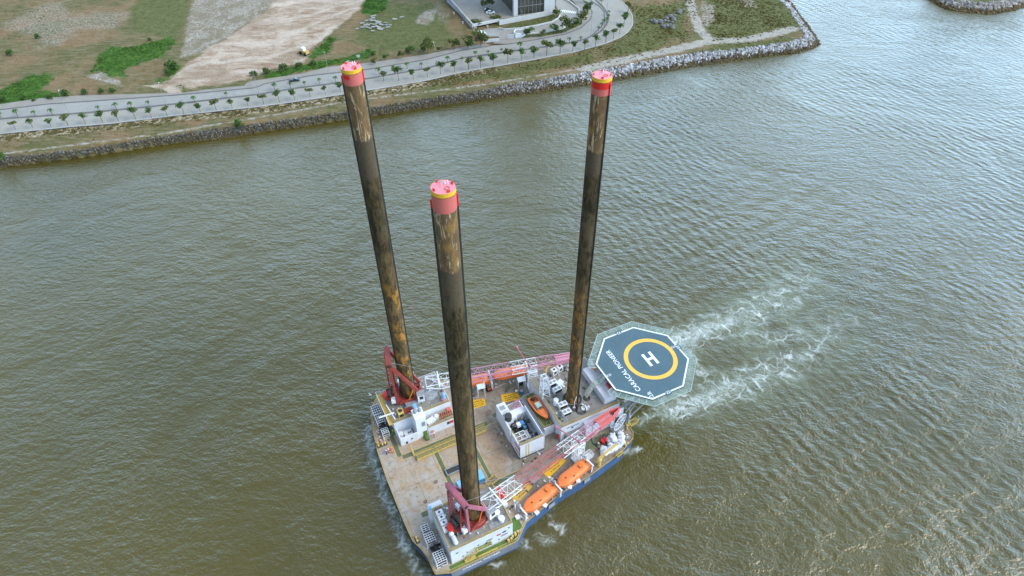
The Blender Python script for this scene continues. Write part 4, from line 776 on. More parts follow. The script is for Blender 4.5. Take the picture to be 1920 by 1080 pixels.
for s_, z_, w_, h_, mt in ((-40.2, 7.8, .5, .35, 'dark_glass'), (-39, 5.3, .4, .3, 'dark_glass'), (-33.6, 6.3, .45, .3, 'dark_glass'), (-35.4, 6.9, .4, .3, 'dark_glass'), (-38, 6, .4, .25, 'dark_glass'), (-30.6, 7.3, .9, .5, 'signal_red'), (-29.3, 7.5, .9, .5, 'dark_glass'), (-29.3, 6.2, 1.6, .6, 'grey_metal'), (-32.8, 7.0, 1.4, .6, 'grey_metal'), (-30.6, 5.2, .5, .3, 'dark_glass'), (-28.2, 8.4, .35, .3, 'dark_glass'), (-35.6, 5.0, .6, 1.7, 'deck_green')):
    fit(N, mt, s_ - w_ / 2, s_ + w_ / 2, -22.26, -22.19, z_ - h_ / 2 if h_ < 1.5 else DK, z_ + h_ / 2, 'window' if mt == 'dark_glass' else 'door' if h_ > 1.5 else 'wall_panel')
# outside stair and gallery on the port side
st = MB(); st.box(-36.0, -32.6, -22.95, -22.27, 6.0, 6.12); st.obj('gallery', 'deck_green', N)
st = MB().rail([(-36, -22.95, 6.1), (-32.6, -22.95, 6.1), (-32.6, -22.3, 6.1)], 1.0, 1.1, .035)
for k in range(9): u = k / 8; st.box(-38.9 + 2.9 * u, -38.6 + 2.9 * u, -23.2, -22.4, DK + 2.1 * u - .03, DK + .03 + 2.1 * u)
st.beam((-39, -23.25, DK + .9), (-36, -23.0, 7), .08).beam((-39, -22.5, DK + .9), (-36, -22.45, 7), .08).beam((-39, -23.25, DK), (-36, -23.0, 6), .12).beam((-39, -23.25, DK), (-39, -23.25, DK + .9), .07); st.obj('stairway', 'rail_yellow', N)
MB().box(-42.2, -38.9, -11.75, -10.3, DK, 8.9).obj('annex', 'wall_white', N)
# far (starboard) deckhouse
F = house('deckhouse', -41.6, -26.9, 13.3, 23.9, DK, RF, label='white deckhouse under the far crane', rs=(0, 3))
F2 = house('deckhouse', -34.3, -26.9, 10.05, 13.25, DK, 6.9, 'roof_grey', 'lower stepped deckhouse with bottle rack on its roof', rs=(0,)); fit(F2, 'dark_glass', -29.4, -28.7, 9.99, 10.06, 5.4, 6.4, 'window'); fit(F2, 'signal_red', -28.6, -27.7, 9.99, 10.06, 5.4, 6.4, 'wall_panel')
MB().tor((-33.4, 9.98, 5.1), .33, .1, 'y', 16, 6).obj('lifebuoy', 'head_red', F2)
F3 = MB().box(-41.4, -37.0, 10.05, 10.35, DK, 6.9).box(-41.4, -41.1, 10.35, 13.25, DK, 6.9).box(-41.05, -37.0, 10.4, 13.25, DK, 5.6).obj('deckhouse', 'wall_white', ves, 'open topped white bay beside the stair tower'); MB().box(-40.6, -37.4, 10.8, 12.9, 5.55, 5.63).obj('floor', 'roof_grey', F3)
fit(F3, 'dark_glass', -38.8, -38.4, 9.99, 10.06, 5.2, 5.7, 'window'); fit(F3, 'dark_steel', -40.2, -39.7, 9.99, 10.06, 4.2, 5.1, 'door')
T = MB().box(-37.0, -34.4, 10.2, 13.3, DK, 11.6); T.add([(-37.0, 10.2, 11.6), (-34.4, 10.2, 11.6), (-34.4, 13.3, 11.9), (-37.0, 13.3, 11.9), (-37.0, 13.3, 11.6), (-34.4, 13.3, 11.6)], [(0, 1, 2, 3), (3, 2, 5, 4), (0, 3, 4), (1, 5, 2)])
T = T.obj('stair_tower', 'white_metal', ves, 'tall bright white stair tower with two roof vents'); fit(T, 'grey_metal', -35.6, -34.75, 10.12, 10.19, 8.4, 10, 'window'); fit(T, 'deck_green', -35.6, -34.6, 10.12, 10.19, DK, 6.2, 'door')
for dx in (-.6, .55): MB().cyl((-35.7 + dx, 12.2, 11.8), (-35.7 + dx, 12.2, 12.6), .33, .42, 12).ell((-35.7 + dx, 12.2, 12.7), (.44, .44, .2), 12, 5).obj('vent', 'grey_metal', T)
MB().box(-36.1, -35.3, 13.31, 14.5, 11.2, 12.3).obj('locker', 'blue_pale', T)
gg = MB(); gg.box(-35.5, -34.7, 8.7, 10.1, DK, DK + .9); gg.obj('gangplank', 'deck_green', ves)
# far crane landing strip (ochre) on the bow side of the far house
MB().box(-42.7, -41.65, 13.4, 23.6, 9.0, 9.25).obj('side_gallery', 'pad_faded', F); MB().rail([(-42.7, 13.4, 9.25), (-42.7, 23.6, 9.25), (-41.7, 23.6, 9.25)], 1.0, 1.6, .035).obj('railing', 'white_metal', F)
MB().beam((-44.4, 15.6, 10.6), (-40.6, 15.3, 10.7), .28).beam((-41.6, 18.5, 10.6), (-41, 13.4, 10.6), .2).beam((-42.6, 15.4, 9.25), (-42.6, 15.4, 10.6), .15).obj('mast', 'white_metal', F)
# aft (stern) deckhouse round the third leg
S_ = house('deckhouse', -6.2, 10.2, -5.8, 10.9, DK, RF, label='broad aft deckhouse around the rightmost leg', rs=(0, 3)); MB().box(-.1, 10, -7.3, -5.85, DK, 8.2).obj('annex', 'wall_white', S_); fit(S_, 'roof_grey', -5.2, -.6, -6.9, -5.85, DK, 6.6, 'side_locker')
MB().box(1.8, 10.3, -7.55, -7.32, DK, 9.6).obj('screen_wall', 'wall_white', S_)
MB().ell((-6.5, -4.9, DK + 1), (.25, .6, .75), 12, 8).obj('hose_locker', 'signal_red', S_); fit(S_, 'dark_glass', -3.4, -2.9, -5.87, -5.79, 7.6, 8.0, 'window'); fit(S_, 'dark_glass', -4.8, -1.4, -5.87, -5.79, 8.3, 8.45, 'window')
AH = house('upper_house', 6.6, 9.9, -4.4, 6.3, RF, 11.4, 'wall_white', 'long white cabin below the edge of the helideck', rail=False)
MB().beam((9.4, -3.4, 12), (9.4, -.8, 12), .5, .9).ell((9.4, -3.6, 12.1), (.5, .5, .5)).obj('fire_monitor', 'signal_red', AH)
MB().cyl((8.9, 5.5, 11.4), (8.9, 5.5, 12.2), .35).ell((9.2, 4.6, 11.8), (.4, .4, .4)).obj('vent', 'orange_pale', AH)
# rescue-boat platform and grey beam
RP = MB().box(-9.5, -6.35, -2.8, 8.2, DK, 7.3).obj('boat_platform', 'wall_white', ves); MB().box(-9.4, -6.45, -2.7, 8.1, 7.2, 7.33).obj('platform_deck', 'roof_green', RP)
MB().box(-9.05, -8.95, -2.3, 7.8, 7.33, 7.345).box(-6.85, -6.75, -2.3, 7.8, 7.33, 7.345).box(-9.05, -6.75, -2.4, -2.3, 7.33, 7.345).tor((-7.5, -1.9, 7.34), .55, .05, 'z', 20, 4).obj('line_marking', 'rail_yellow', RP)
MB().box(-10.5, -9.55, -3.9, 7.8, 7.0, 7.5).box(-10.5, -10.4, -3.9, 7.8, 7.5, 7.9).box(-9.65, -9.55, -3.9, 7.8, 7.5, 7.9).box(-10.1, -9.95, -3.9, 7.8, 7.5, 7.7).obj('skid_beam', 'grey_metal', ves)
for y in (-3.5, 0, 4, 7.4): MB().box(-10.3, -9.8, y - .2, y + .2, DK, 7.0).obj('beam_support', 'grey_metal', ves)
# ------------------------------------------------------------------ legs
def legmat(name, zs, rust_lo):
    zA, zB, zC, zD = zs      # cap bottom, end of flaking zone, end of smooth grey zone, start of rusty lower zone
    m, nt, b = newmat(name, .7, 0, .25); p = geo(nt); sx = nt.nodes.new('ShaderNodeSeparateXYZ'); nt.links.new(p, sx.inputs[0]); z = sx.outputs[2]
    jag = noise(nt, .7, 4, .7, p); zj = math_(nt, 'ADD', z, math_(nt, 'MULTIPLY', math_(nt, 'SUBTRACT', jag, .5), 2.2))
    st_ = mapping(nt, p, (1, 1, .16)); v1 = noise(nt, 1.3, 8, .78, mapping(nt, p, (1, 1, .22)), .4); v2 = noise(nt, .6, 7, .75, mapping(nt, p, (1, 1, .5)), .25); v3 = noise(nt, 3.6, 6, .8, mapping(nt, p, (1, 1, .45)), .5)
    def above(zv, s=.4): return ramp(nt, math_(nt, 'ADD', math_(nt, 'MULTIPLY', math_(nt, 'SUBTRACT', zj, zv), .5 / s), .5, True), [(.3, 0.0), (.7, 1.0)])
    low = mix(nt, ramp(nt, v1, [(.4, 0.0), (.62, 1.0)]), (.042, .030, .012), (.19, .12, .052)); low = mix(nt, ramp(nt, v3, [(.58, 0.0), (.72, .7)]), low, (.15, .13, .085))
    low = mix(nt, math_(nt, 'MULTIPLY', ramp(nt, v2, [(.52, 0.0), (.60, 1.0)]), ramp(nt, math_(nt, 'MULTIPLY', z, .01), [(rust_lo * .01, 1.0), (rust_lo * .01 + .06, 0.0)])), low, (.42, .19, .03))
    olv = mix(nt, ramp(nt, v1, [(.44, 0.0), (.60, 1.0)]), (.024, .018, .007), (.105, .072, .030)); olv = mix(nt, ramp(nt, v3, [(.60, 0.0), (.70, .6)]), olv, (.14, .12, .08))
    gry = mix(nt, ramp(nt, v2, [(.3, 0.0), (.7, 1.0)]), (.080, .058, .034), (.120, .088, .050))
    tp = mix(nt, ramp(nt, v1, [(.45, 0.0), (.6, 1.0)]), (.12, .075, .036), (.20, .115, .05)); tp = mix(nt, ramp(nt, v2, [(.52, 0.0), (.6, .8)]), tp, (.30, .16, .045)); tp = mix(nt, ramp(nt, noise(nt, 1.3, 7, .75, st_, 1.0), [(.545, 0.0), (.60, .95)]), tp, (.52, .40, .24))
    olv = mix(nt, ramp(nt, noise(nt, .35, 6, .7, mapping(nt, p, (1, 1, .5)), 1.2), [(.52, 0.0), (.6, .7)]), olv, (.12, .088, .045)); c = mix(nt, above(zD, 5), low, olv); gry = mix(nt, ramp(nt, v3, [(.52, 0.0), (.66, .8)]), gry, (.05, .038, .02)); c = mix(nt, above(zC, 1.2), c, gry); c = mix(nt, above(zB, .3), c, tp); nt.links.new(c, b.inputs['Base Color']); nt.links.new(ramp(nt, v1, [(.3, .65), (.7, .95)]), b.inputs['Roughness']); bb_ = nt.nodes.new('ShaderNodeBump'); bb_.inputs['Distance'].default_value = .12; nt.links.new(v3, bb_.inputs['Height']); nt.links.new(bb_.outputs[0], b.inputs['Normal'])
legmat('leg_steel', (92.9, 82.5, 74.6, 56), 45); legmat('leg_steel_mid', (91.5, 81.2, 73.7, 56), 12); legmat('leg_steel_aft', (91.6, 81, 76, 50), 42)
paint('cap_pink', (.58, .14, .115), amt=0, rough=.45, vary=.06, dirt=(.5, .16, .17), damt=.3); paint('cap_top', (.78, .24, .28), amt=.03, rough=.45, vary=.06, dirt=(.7, .3, .33), damt=.3); paint('cap_red', (.68, .025, .018), amt=0, rough=.4, vary=.1); paint('cap_yellow', (.85, .46, .03), amt=0, rough=.45, vary=.06)
LEGS = [(-35.3, 19.8, 95.6, 92.9, 'leg_steel', 'leg ending in a pink cap with a small red patch', -AX + .35, 0), (-34.15, -16.8, 94.7, 91.5, 'leg_steel_mid', 'nearest leg with a plain pink cap and yellow rim', -AX + .2, 1), (.4, .5, 94.7, 91.7, 'leg_steel_aft', 'leg with a bright red band below its yellow rim', -AX - .5, 2)]
for s_, t_, zt_, zc_, mt, lb, ra, kind in LEGS:
    R_ = 1.57; L_ = MB().cyl((s_, t_, -1), (s_, t_, zc_), R_, None, 40, False).obj('leg', mt, ves, lb)
    MB().cyl((s_, t_, zc_), (s_, t_, zt_ - .75), R_ + .05, None, 40, False).obj('cap_band', 'cap_pink', L_)
    MB().cyl((s_, t_, zt_ - .66), (s_, t_, zt_), R_ + .08, None, 40, False).obj('rim_band', 'cap_yellow', L_)
    MB().cyl((s_, t_, zt_ - .2), (s_, t_, zt_ - .04), R_ + .05, None, 40).obj('cap_top', 'cap_top', L_)
    if kind == 2: MB().cyl((s_, t_, zc_ + 1.15), (s_, t_, zt_ - .77), R_ + .065, None, 40, False).obj('red_band', 'cap_red', L_)
    if kind == 0:
        q = MB(); an = [-2.45 - AX + .09 * i for i in range(10)]; q.add([(s_ + (R_ + .07) * math.cos(a), t_ + (R_ + .07) * math.sin(a), z) for z in (zt_ - 1.6, zt_ - .95) for a in an], [(i, i + 1, 11 + i, 10 + i) for i in range(9)]); q.obj('red_patch', 'cap_red', L_)
    fn = MB(); fr = MB()
    vd = math.atan2(-(OY + s_ * math.sin(AX) + t_ * math.cos(AX)), -(OX + s_ * math.cos(AX) - t_ * math.sin(AX))) - AX
    for k, a_ in enumerate((vd + 1.62, vd - 1.62) if kind < 2 else (vd + .95, vd + .95 + PI)):
        c_, n_ = math.cos(a_), math.sin(a_); px_, py_ = s_ + (R_ + .12) * c_, t_ + (R_ + .12) * n_
        fn.box(px_ - .16, px_ + .16, py_ - .09, py_ + .09, 0, zc_, a_); fr.box(px_ - .16, px_ + .16, py_ - .09, py_ + .09, zc_, zc_ + (1.3 if k % 2 else 2.0), a_)
    fn.obj('rack', 'dark_steel', L_); fr.obj('rack_end', 'cap_red', L_)
    for z_ in range(12, int(zc_) - 2, 8):
        for dz in (0, .5):
            a_ = -2.0 - AX + .15 * math.sin(z_); MB().cyl((s_ + (R_ - .05) * math.cos(a_), t_ + (R_ - .05) * math.sin(a_), z_ + dz), (s_ + (R_ + .02) * math.cos(a_), t_ + (R_ + .02) * math.sin(a_), z_ + dz), .14, None, 8).obj('pin_hole', 'black_rubber', L_)
    for k in range(4): a_ = ra + .4 + k * PI / 2; MB().box(s_ + 1.35 * math.cos(a_) - .07, s_ + 1.35 * math.cos(a_) + .07, t_ + 1.35 * math.sin(a_) - .2, t_ + 1.35 * math.sin(a_) + .2, zt_ - .05, zt_ + .28, a_).obj('lifting_lug', 'cap_red', L_)
    MB().tor((s_ + .35, t_ - .5, zt_ + .01), .34, .05, 'z', 16, 5).obj('hatch_ring', 'cap_pink', L_)
    a_ = MB().cyl((s_ - .3, t_ + .25, zt_ - .05), (s_ - .3, t_ + .25, zt_ + .75), .035, None, 6); a_.box(s_ - .55, s_ - .05, t_ + .1, t_ + .4, zt_ + .75, zt_ + .82); a_.obj('solar_lamp', 'galvanised', L_)
    MB().cyl((s_ + .5, t_ + .6, zt_ - .05), (s_ + .5, t_ + .6, zt_ + .5), .12, .05, 8).cyl((s_ + .8, t_ + .3, zt_ - .05), (s_ + .8, t_ + .3, zt_ + .6), .06).obj('beacon', 'white_metal', L_)
    MB().tor((s_, t_, RF + .1), 2.15, .22, 'z', 32, 6).obj('leg_well', 'dark_steel', L_)
# ------------------------------------------------------------------ helideck
HZ = 14.0; HC = (20.05, -.1); HR = 11.95
oc = [(HC[0] + HR * math.cos(PI / 8 + k * PI / 4), HC[1] + HR * math.sin(PI / 8 + k * PI / 4)) for k in range(8)]
H_ = MB().prism(oc, HZ - .5, HZ).obj('helideck', 'heli_green', ves)
def octr(r): return [(HC[0] + r * math.cos(PI / 8 + k * PI / 4), HC[1] + r * math.sin(PI / 8 + k * PI / 4)) for k in range(8)]
a_, b_ = octr(HR - .05), octr(HR - .48); q = MB()
for k in range(8): j = (k + 1) % 8; q.add([(*a_[k], HZ + .006), (*a_[j], HZ + .006), (*b_[j], HZ + .006), (*b_[k], HZ + .006)], [(0, 1, 2, 3)])
q.obj('perimeter_line', 'white_paint', H_)
q = MB(); RC_ = (22.45, -.2)
for k in range(72):
    t0, t1 = 2 * PI * k / 72, 2 * PI * (k + 1) / 72; q.add([(RC_[0] + r * math.cos(t), RC_[1] + r * math.sin(t), HZ + .007) for r, t in ((5.65, t0), (6.75, t0), (6.75, t1), (5.65, t1))], [(0, 1, 2, 3)])
q.obj('landing_circle', 'heli_yellow', H_)
MB().box(20.95, 21.7, -2.35, 1.85, HZ, HZ + .009).box(22.95, 23.7, -2.35, 1.85, HZ, HZ + .009).box(21.7, 22.95, -.6, .15, HZ, HZ + .009).obj('landing_letter', 'white_paint', H_)
text('CARACAL PIONEER', 1.72, 'white_paint', H_, (14.15, -.3, HZ + .006), (0, 0, PI / 2), 'name_lettering', .022, .002, .90)
text('12.8t', 1.45, 'white_paint', H_, (15.9, -9.7, HZ + .006), (0, 0, PI / 2), 'weight_lettering', .02, .002, .62)
for x_, y_, r_ in ((20.0, 10.75, PI), (30.9, -.15, PI / 2 + PI), (20.1, -10.95, 0)):
    MB().box(x_ - .75, x_ + .75, y_ - .75 if abs(y_) > 5 else y_ - .75, y_ + .75, HZ, HZ + .0075).obj('number_panel', 'heli_green', H_); text('22', 1.0, 'white_paint', H_, (x_, y_, HZ + .0085), (0, 0, r_), 'size_lettering', .02, .002)
ch = MB()
for x_, sg in ((29.9, 1), (10.1, -1)):
    for k in range(3):
        xx = x_ + sg * (k * .5 - .5); yy = .4 if sg > 0 else -.1; ch.box(xx - .25, xx + .25, yy + .12, yy + .24, HZ, HZ + .008, .6 * sg).box(xx - .25, xx + .25, yy - .24, yy - .12, HZ, HZ + .008, -.6 * sg)
ch.obj('chevron_marking', 'white_paint', H_)
# safety net shelf, panels missing at the access points
a_, b_ = octr(HR + .02), octr(HR + 1.95); nb_ = MB(); fr = MB()
m, nt, b = newmat('net_mesh', .9, 0, .2); tr = nt.nodes.new('ShaderNodeBsdfTransparent'); mx_ = nt.nodes.new('ShaderNodeMixShader'); b.inputs['Base Color'].default_value = (.36, .50, .47, 1); mx_.inputs[0].default_value = .30
nt.links.new(tr.outputs[0], mx_.inputs[1]); nt.links.new(b.outputs[0], mx_.inputs[2]); nt.links.new(mx_.outputs[0], nt.nodes['Material Output'].inputs[0])
for k in range(8):
    j = (k + 1) % 8
    if k == 3: pass
    A_, B_, C_, D_ = (Vector((*a_[k], HZ - .25)), Vector((*a_[j], HZ - .25)), Vector((*b_[j], HZ - .05)), Vector((*b_[k], HZ - .05)))
    if k == 3:                                     # side facing the deckhouse: only the ends
        for t0, t1 in ((0, .12), (.88, 1)): nb_.add([A_.lerp(B_, t0), A_.lerp(B_, t1), D_.lerp(C_, t1), D_.lerp(C_, t0)], [(0, 1, 2, 3)]); [fr.beam(A_.lerp(B_, t), D_.lerp(C_, t), .09) for t in (t0, t1)]; fr.beam(D_.lerp(C_, t0), D_.lerp(C_, t1), .1)
        continue
    t1_ = .55 if k == 7 else 1
    nb_.add([A_, A_.lerp(B_, t1_), D_.lerp(C_, t1_), D_], [(0, 1, 2, 3)]); fr.beam(D_, D_.lerp(C_, t1_), .11)
    for i in range(7):
        t = i / 6 * t1_; fr.beam(A_.lerp(B_, t), D_.lerp(C_, t), .08)
nb_.obj('safety_net', 'net_mesh', H_); fr.obj('net_frame', 'net_green', H_)
sup = MB()
for y in (-8, -4, 0, 4, 8): sup.beam((9.4, y, HZ - .8), (30.2 if abs(y) < 6 else 27, y, HZ - .8), .35, .6)
for x in (12, 17, 22, 27): sup.beam((x, -9, HZ - 1.3), (x, 9, HZ - 1.3), .3, .5)
for y in (-8, 8):
    sup.cyl((10.2, y, DK), (14.5, y, HZ - 1), .22); sup.cyl((10.8, y, DK), (20.5, y, HZ - 1), .25); sup.cyl((10.8, y * .5, DK), (26, y * .8, HZ - 1), .22)
sup.cyl((10.3, -8.4, 9), (14.4, -8, 13), .16).cyl((10.3, -7.2, 9), (14.8, -8, 13), .16); sup.obj('support_frame', 'grey_metal', H_)
MB().box(8.3, 9.0, -6.3, -4.9, HZ - .6, HZ - .2).rail([(8.2, -6.3, HZ - .2), (8.2, -4.9, HZ - .2)], 1, .7, .03).obj('access_platform', 'grey_metal', H_); MB().box(7.9, 9.0, 4.9, 6.3, HZ - .6, HZ - .2).rail([(7.9, 6.3, HZ - .2), (7.9, 4.9, HZ - .2)], 1, .7, .03).obj('access_platform', 'grey_metal', H_)
# green access stair from the aft roof to the helideck
a_ = MB()
def flight(mb, p, q, w, n):
    p = Vector(p); q = Vector(q); d = (q - p); sd = Vector((-d.y, d.x, 0)).normalized() * w / 2
    for k in range(n): c_ = p.lerp(q, (k + .5) / n); mb.beam(c_ - sd, c_ + sd, .26, .05)
    for s_ in (-1, 1): mb.beam(p + sd * s_, q + sd * s_, .08, .2); mb.beam(p + sd * s_ + Vector((0, 0, 1)), q + sd * s_ + Vector((0, 0, 1)), .07)
flight(a_, (3.2, -.7, RF), (6.6, .5, 12.0), .8, 9); a_.box(6.5, 7.7, 0, 1.0, 11.95, 12.05); flight(a_, (7.6, .4, 12), (9.0, .2, 13.8), 1.0, 7); a_.obj('access_stair', 'net_green', H_)
MB().beam((3.2, -1.1, RF + 1), (6.6, .1, 13), .06).beam((3.2, -.3, RF + 1), (6.6, .9, 13), .06).beam((7.6, -.1, 13), (9, -.3, 14.8), .06).beam((7.6, .9, 13), (9, .7, 14.8), .06).obj('handrail', 'rail_yellow', H_)
# fittings, pipes and stains that crowd every roof
def clutter(parent, x0, x1, y0, y1, z, n, seed, avoid=()):
    st = random.Random(seed)
    for k in range(n):
        x, y = st.uniform(x0, x1), st.uniform(y0, y1)
        if any(math.hypot(x - a, y - b) < r for a, b, r in avoid): continue
        q = st.random(); w, l, h = st.uniform(.12, .5), st.uniform(.12, .7), st.uniform(.08, .5); m_ = MB()
        if q < .35: m_.box(x, x + w, y, y + l, z, z + h, st.choice((0, 0, .3, -.4))).obj('deck_fitting', 'bag_white', parent)
        elif q < .55: m_.box(x, x + w, y, y + l, z, z + h * .8, st.choice((0, .5))).obj('valve_box', 'dark_steel', parent)
        elif q < .7: m_.cyl((x, y, z), (x, y, z + h + .1), w * .4, None, 8).obj('vent_pipe', st.choice(('crane_red', 'grey_metal', 'rail_yellow')), parent)
        else:
            a = st.choice((0, PI / 2)) + st.uniform(-.1, .1); L = st.uniform(.8, 3.0); m_.cyl((x, y, z + .12), (min(x1, max(x0, x + L * math.cos(a))), min(y1, y + L * math.sin(a)), z + .12), .05, None, 6).obj('pipe', st.choice(('grey_metal', 'bag_white', 'dark_steel')), parent)
clutter(N, -41, -27.8, -21.5, -12.4, RF, 60, 1, ((-34.15, -16.8, 2.6),)); clutter(F, -41, -27.4, 13.8, 23, RF, 70, 2, ((-35.3, 19.8, 2.6),)); clutter(S_, -5.6, 6.3, -5.2, 10.2, RF, 95, 3, ((.4, .5, 2.6),)); clutter(F2, -34, -27.3, 10.5, 12.9, 6.92, 14, 4)
clutter(ves, -45.6, -42.4, 12.8, 22, DK, 30, 5); clutter(ves, -45.2, -42.2, -22, -12.5, DK, 26, 6); clutter(ves, 0, 10, -12.4, -9.2, DK, 22, 7); clutter(ves, -18, -10.8, -8.2, -6.4, DK, 9, 8); clutter(ves, -21, -5, 15.2, 17.5, DK, 34, 9); clutter(ves, -23, -5, -14.8, -13.6, DK, 16, 10); clutter(ves, -27, -23, -20.5, -10, DK, 20, 11); clutter(ves, 6.7, 10.6, -5.4, 7.4, RF, 1, 12); clutter(ves, -19.5, -18, -4.5, 6, DK, 12, 13)
# ================================================================== CRANES
def crane(label, leg, heel, tip, zr, gh, ghw, boomlab, reds):
    """a crane that slews round the leg: ring, machinery deck, A-frame gantry, cab and lattice boom at rest"""
    ang = math.atan2(tip[1] - heel[1], tip[0] - heel[0]); ca, sa = math.cos(ang), math.sin(ang)
    def loc(s, t): dx, dy = s - leg[0], t - leg[1]; return dx * ca + dy * sa, -dx * sa + dy * ca
    T = sthing('leg_crane', label, 'crane', leg[0], leg[1], zr, ang, 'cranes slewing round the bow legs'); cr, ck = reds
    r = MB().tor((0, 0, .55), 2.75, .42, 'z', 32, 8).cyl((0, 0, 0), (0, 0, .35), 3.3, 3.3, 32).obj('slewing_ring', cr, T)
    # machinery deck: open frame of girders
    f = MB(); Y = 3.1
    for p_, q_ in (((-5.6, -.9), (-5.6, .9)), ((-5.6, .9), (-2.6, Y)), ((-5.6, -.9), (-2.6, -Y)), ((-2.6, Y), (2.9, 2.0)), ((-2.6, -Y), (2.9, -2.0)), ((2.9, -2), (2.9, 2)), ((-2.6, -Y), (-2.6, Y)), ((-5.4, 0), (-2.6, 0)), ((-2.6, Y - .7), (2.9, 1.4))): f.beam((*p_, 1.15), (*q_, 1.15), .38, .5)
    f.box(-5.4, -2.6, -1.6, 1.6, 1.3, 1.42).obj('machinery_frame', cr, T)
    w = MB()
    for x_, y_, l_, rr in ((-4.7, 0, .9, .5), (-3.6, .3, 1.2, .55), (-3.3, -1.9, .5, .35)): w.cyl((x_, y_ - l_, 2.0), (x_, y_ + l_, 2.0), rr).cyl((x_, y_ - l_ - .08, 2.0), (x_, y_ - l_, 2.0), rr + .25).cyl((x_, y_ + l_, 2.0), (x_, y_ + l_ + .08, 2.0), rr + .25)
    w.obj('winch', 'dark_steel', T); MB().box(-5.9, -5.2, -.9, .9, .7, 2.1).ell((-5.7, 0, 1.6), (.9, 1.0, .5)).obj('counterweight', 'signal_red', T)
    MB().box(-2.3, -.9, 2.0, 3.1, 1.45, 3.0).obj('engine_box', 'white_metal', T); MB().box(-4.4, -3.4, -3.0, -1.9, 1.45, 2.7).obj('engine_box', 'white_metal', T)
    # cab
    cb = MB().box(1.9, 3.6, -3.6, -2.1, .9, 3.4).obj('cab', 'white_metal', T); MB().box(3.58, 3.64, -3.4, -2.3, 1.9, 3.1).box(2.4, 3.3, -3.64, -3.58, 1.9, 3.0).obj('window', 'dark_glass', cb); MB().box(1.8, 3.8, -3.7, -2.0, 3.4, 3.5).obj('roof', 'grey_metal', cb)
    # gantry
    g = MB(); gx = -3.3
    g.beam((gx, -ghw, gh), (gx, ghw, gh), 1.25, 1.0); g.obj('gantry_beam', ck, T)
    for sy in (-1, 1):
        E = Vector((gx, sy * ghw * .92, gh)); g = MB(); g.beam(E, (2.9, sy * 1.9, 1.9), .5, .75); g.obj('gantry_strut', ck if gh < 14 else cr, T)
        g = MB(); g.beam(E, (-3.0, sy * 2.75, 1.2), .55, .55); g.obj('gantry_leg', ck if gh < 14 else cr, T)
        g = MB()
        g.beam(E + Vector((-.8, -.7 * sy, -.4)), (-4.4, sy * 1.9, 1.2), .22)
        for k in range(9): u = (k + .5) / 9; g.beam(E.lerp(Vector((-3.0, sy * 2.75, 1.2)), u), (E + Vector((-.8, -.7 * sy, -.4))).lerp(Vector((-4.4, sy * 1.9, 1.2)), u), .12)
        g.obj('gantry_lattice', cr, T)
        g = MB(); g.beam((-.2, sy * 2.6, 1.3), (1.6, sy * 1.9, 5.2), .22); g.obj('brace', 'orange', T)
        MB().cyl((gx, sy * (ghw + .06), gh), (gx, sy * (ghw + .2), gh), .45, None, 12).obj('sheave', 'dark_steel', T)
    MB().beam((gx, -ghw, gh + .55), (gx, -ghw, gh + 1.5), .1).rail([(gx - .6, -ghw, gh + .5), (gx - .6, ghw, gh + .5)], 1.0, 2, .03).obj('railing', cr, T)
    # boom
    h0 = loc(*heel); t0 = loc(*tip); zb = 12.9 - zr - 1.0; L_ = t0[0] - h0[0]; y0 = h0[1]
    B = bpy.data.objects.new('boom', None); COL.objects.link(B); B.parent = T
    def sec(x0, x1, w0, w1, d0, d1, mt, nb, name='boom_section'):
        m_ = MB(); m_.truss((h0[0] + x0, y0, zb + (1 - d0 / 2) * .9), (h0[0] + x1, y0, zb + (1 - d1 / 2) * .9), w0, d0, w1, d1, nb, .07, .036); return m_.obj(name, mt, B)
    sec(0, 3.2, 3.2, 3.1, .7, 1.9, 'white_metal', 1); sec(3.2, 9.4, 3.1, 2.8, 1.9, 2.0, 'white_metal', 3); sec(9.4, 21.6, 2.8, 2.6, 2.0, 2.0, 'boom_red' if gh < 14 else 'boom_pink', 6); sec(21.6, 28.2, 2.6, 2.5, 2.0, 2.0, 'white_metal', 3); sec(28.2, 33.2, 2.5, 2.3, 2.0, 1.7, 'boom_pink', 3)
    MB().beam((h0[0] + 3.2, y0 - 2.4, zb + 1.1), (h0[0] + 3.2, y0 + 2.4, zb + 1.1), .3).obj('cross_bar', 'white_metal', B)
    hd = MB(); x1, x2, x3 = h0[0] + 33.2, h0[0] + 37.6, h0[0] + L_
    for sy in (-1, 1): hd.prism([(x1, y0 + sy * 1.2), (x2, y0 + sy * 1.05), (x3, y0 + sy * .25), (x3, y0 + sy * .05), (x2, y0 + sy * .75), (x1, y0 + sy * .95)], zb - .7, zb + .9)
    hd.box(x1 + .1, x2 - .1, y0 - .7, y0 - .1, zb + .5, zb + .7).box(x1 + .1, x2 - .1, y0 + .1, y0 + .7, zb + .5, zb + .7); hd.obj('boom_head', 'head_red' if gh < 14 else 'boom_pink', B)
    MB().box(h0[0] + 9.4, h0[0] + 33.2, y0 - 1.28, y0 - .95, zb + .3, zb + .42).obj('boom_walkway', 'boom_red' if gh < 14 else 'boom_pink', B)
    MB().cyl((x2 + .5, y0 - .25, zb), (x2 + .5, y0 + .25, zb), .55, None, 16).obj('sheave', 'dark_steel', B)
    MB().beam((h0[0] + 26.2, y0 - 1.2, zb + 1.2), (h0[0] + 24.2, y0 + 4.6, zb + 2.2), .2).ell((h0[0] + 24.2, y0 + 4.6, zb + 2.3), (.45, .45, .35)).ell((h0[0] + 26.2, y0 - 1.2, zb + 1.2), (.4, .4, .35)).obj('jib_strut', 'crane_pink', B)
    c_ = MB()
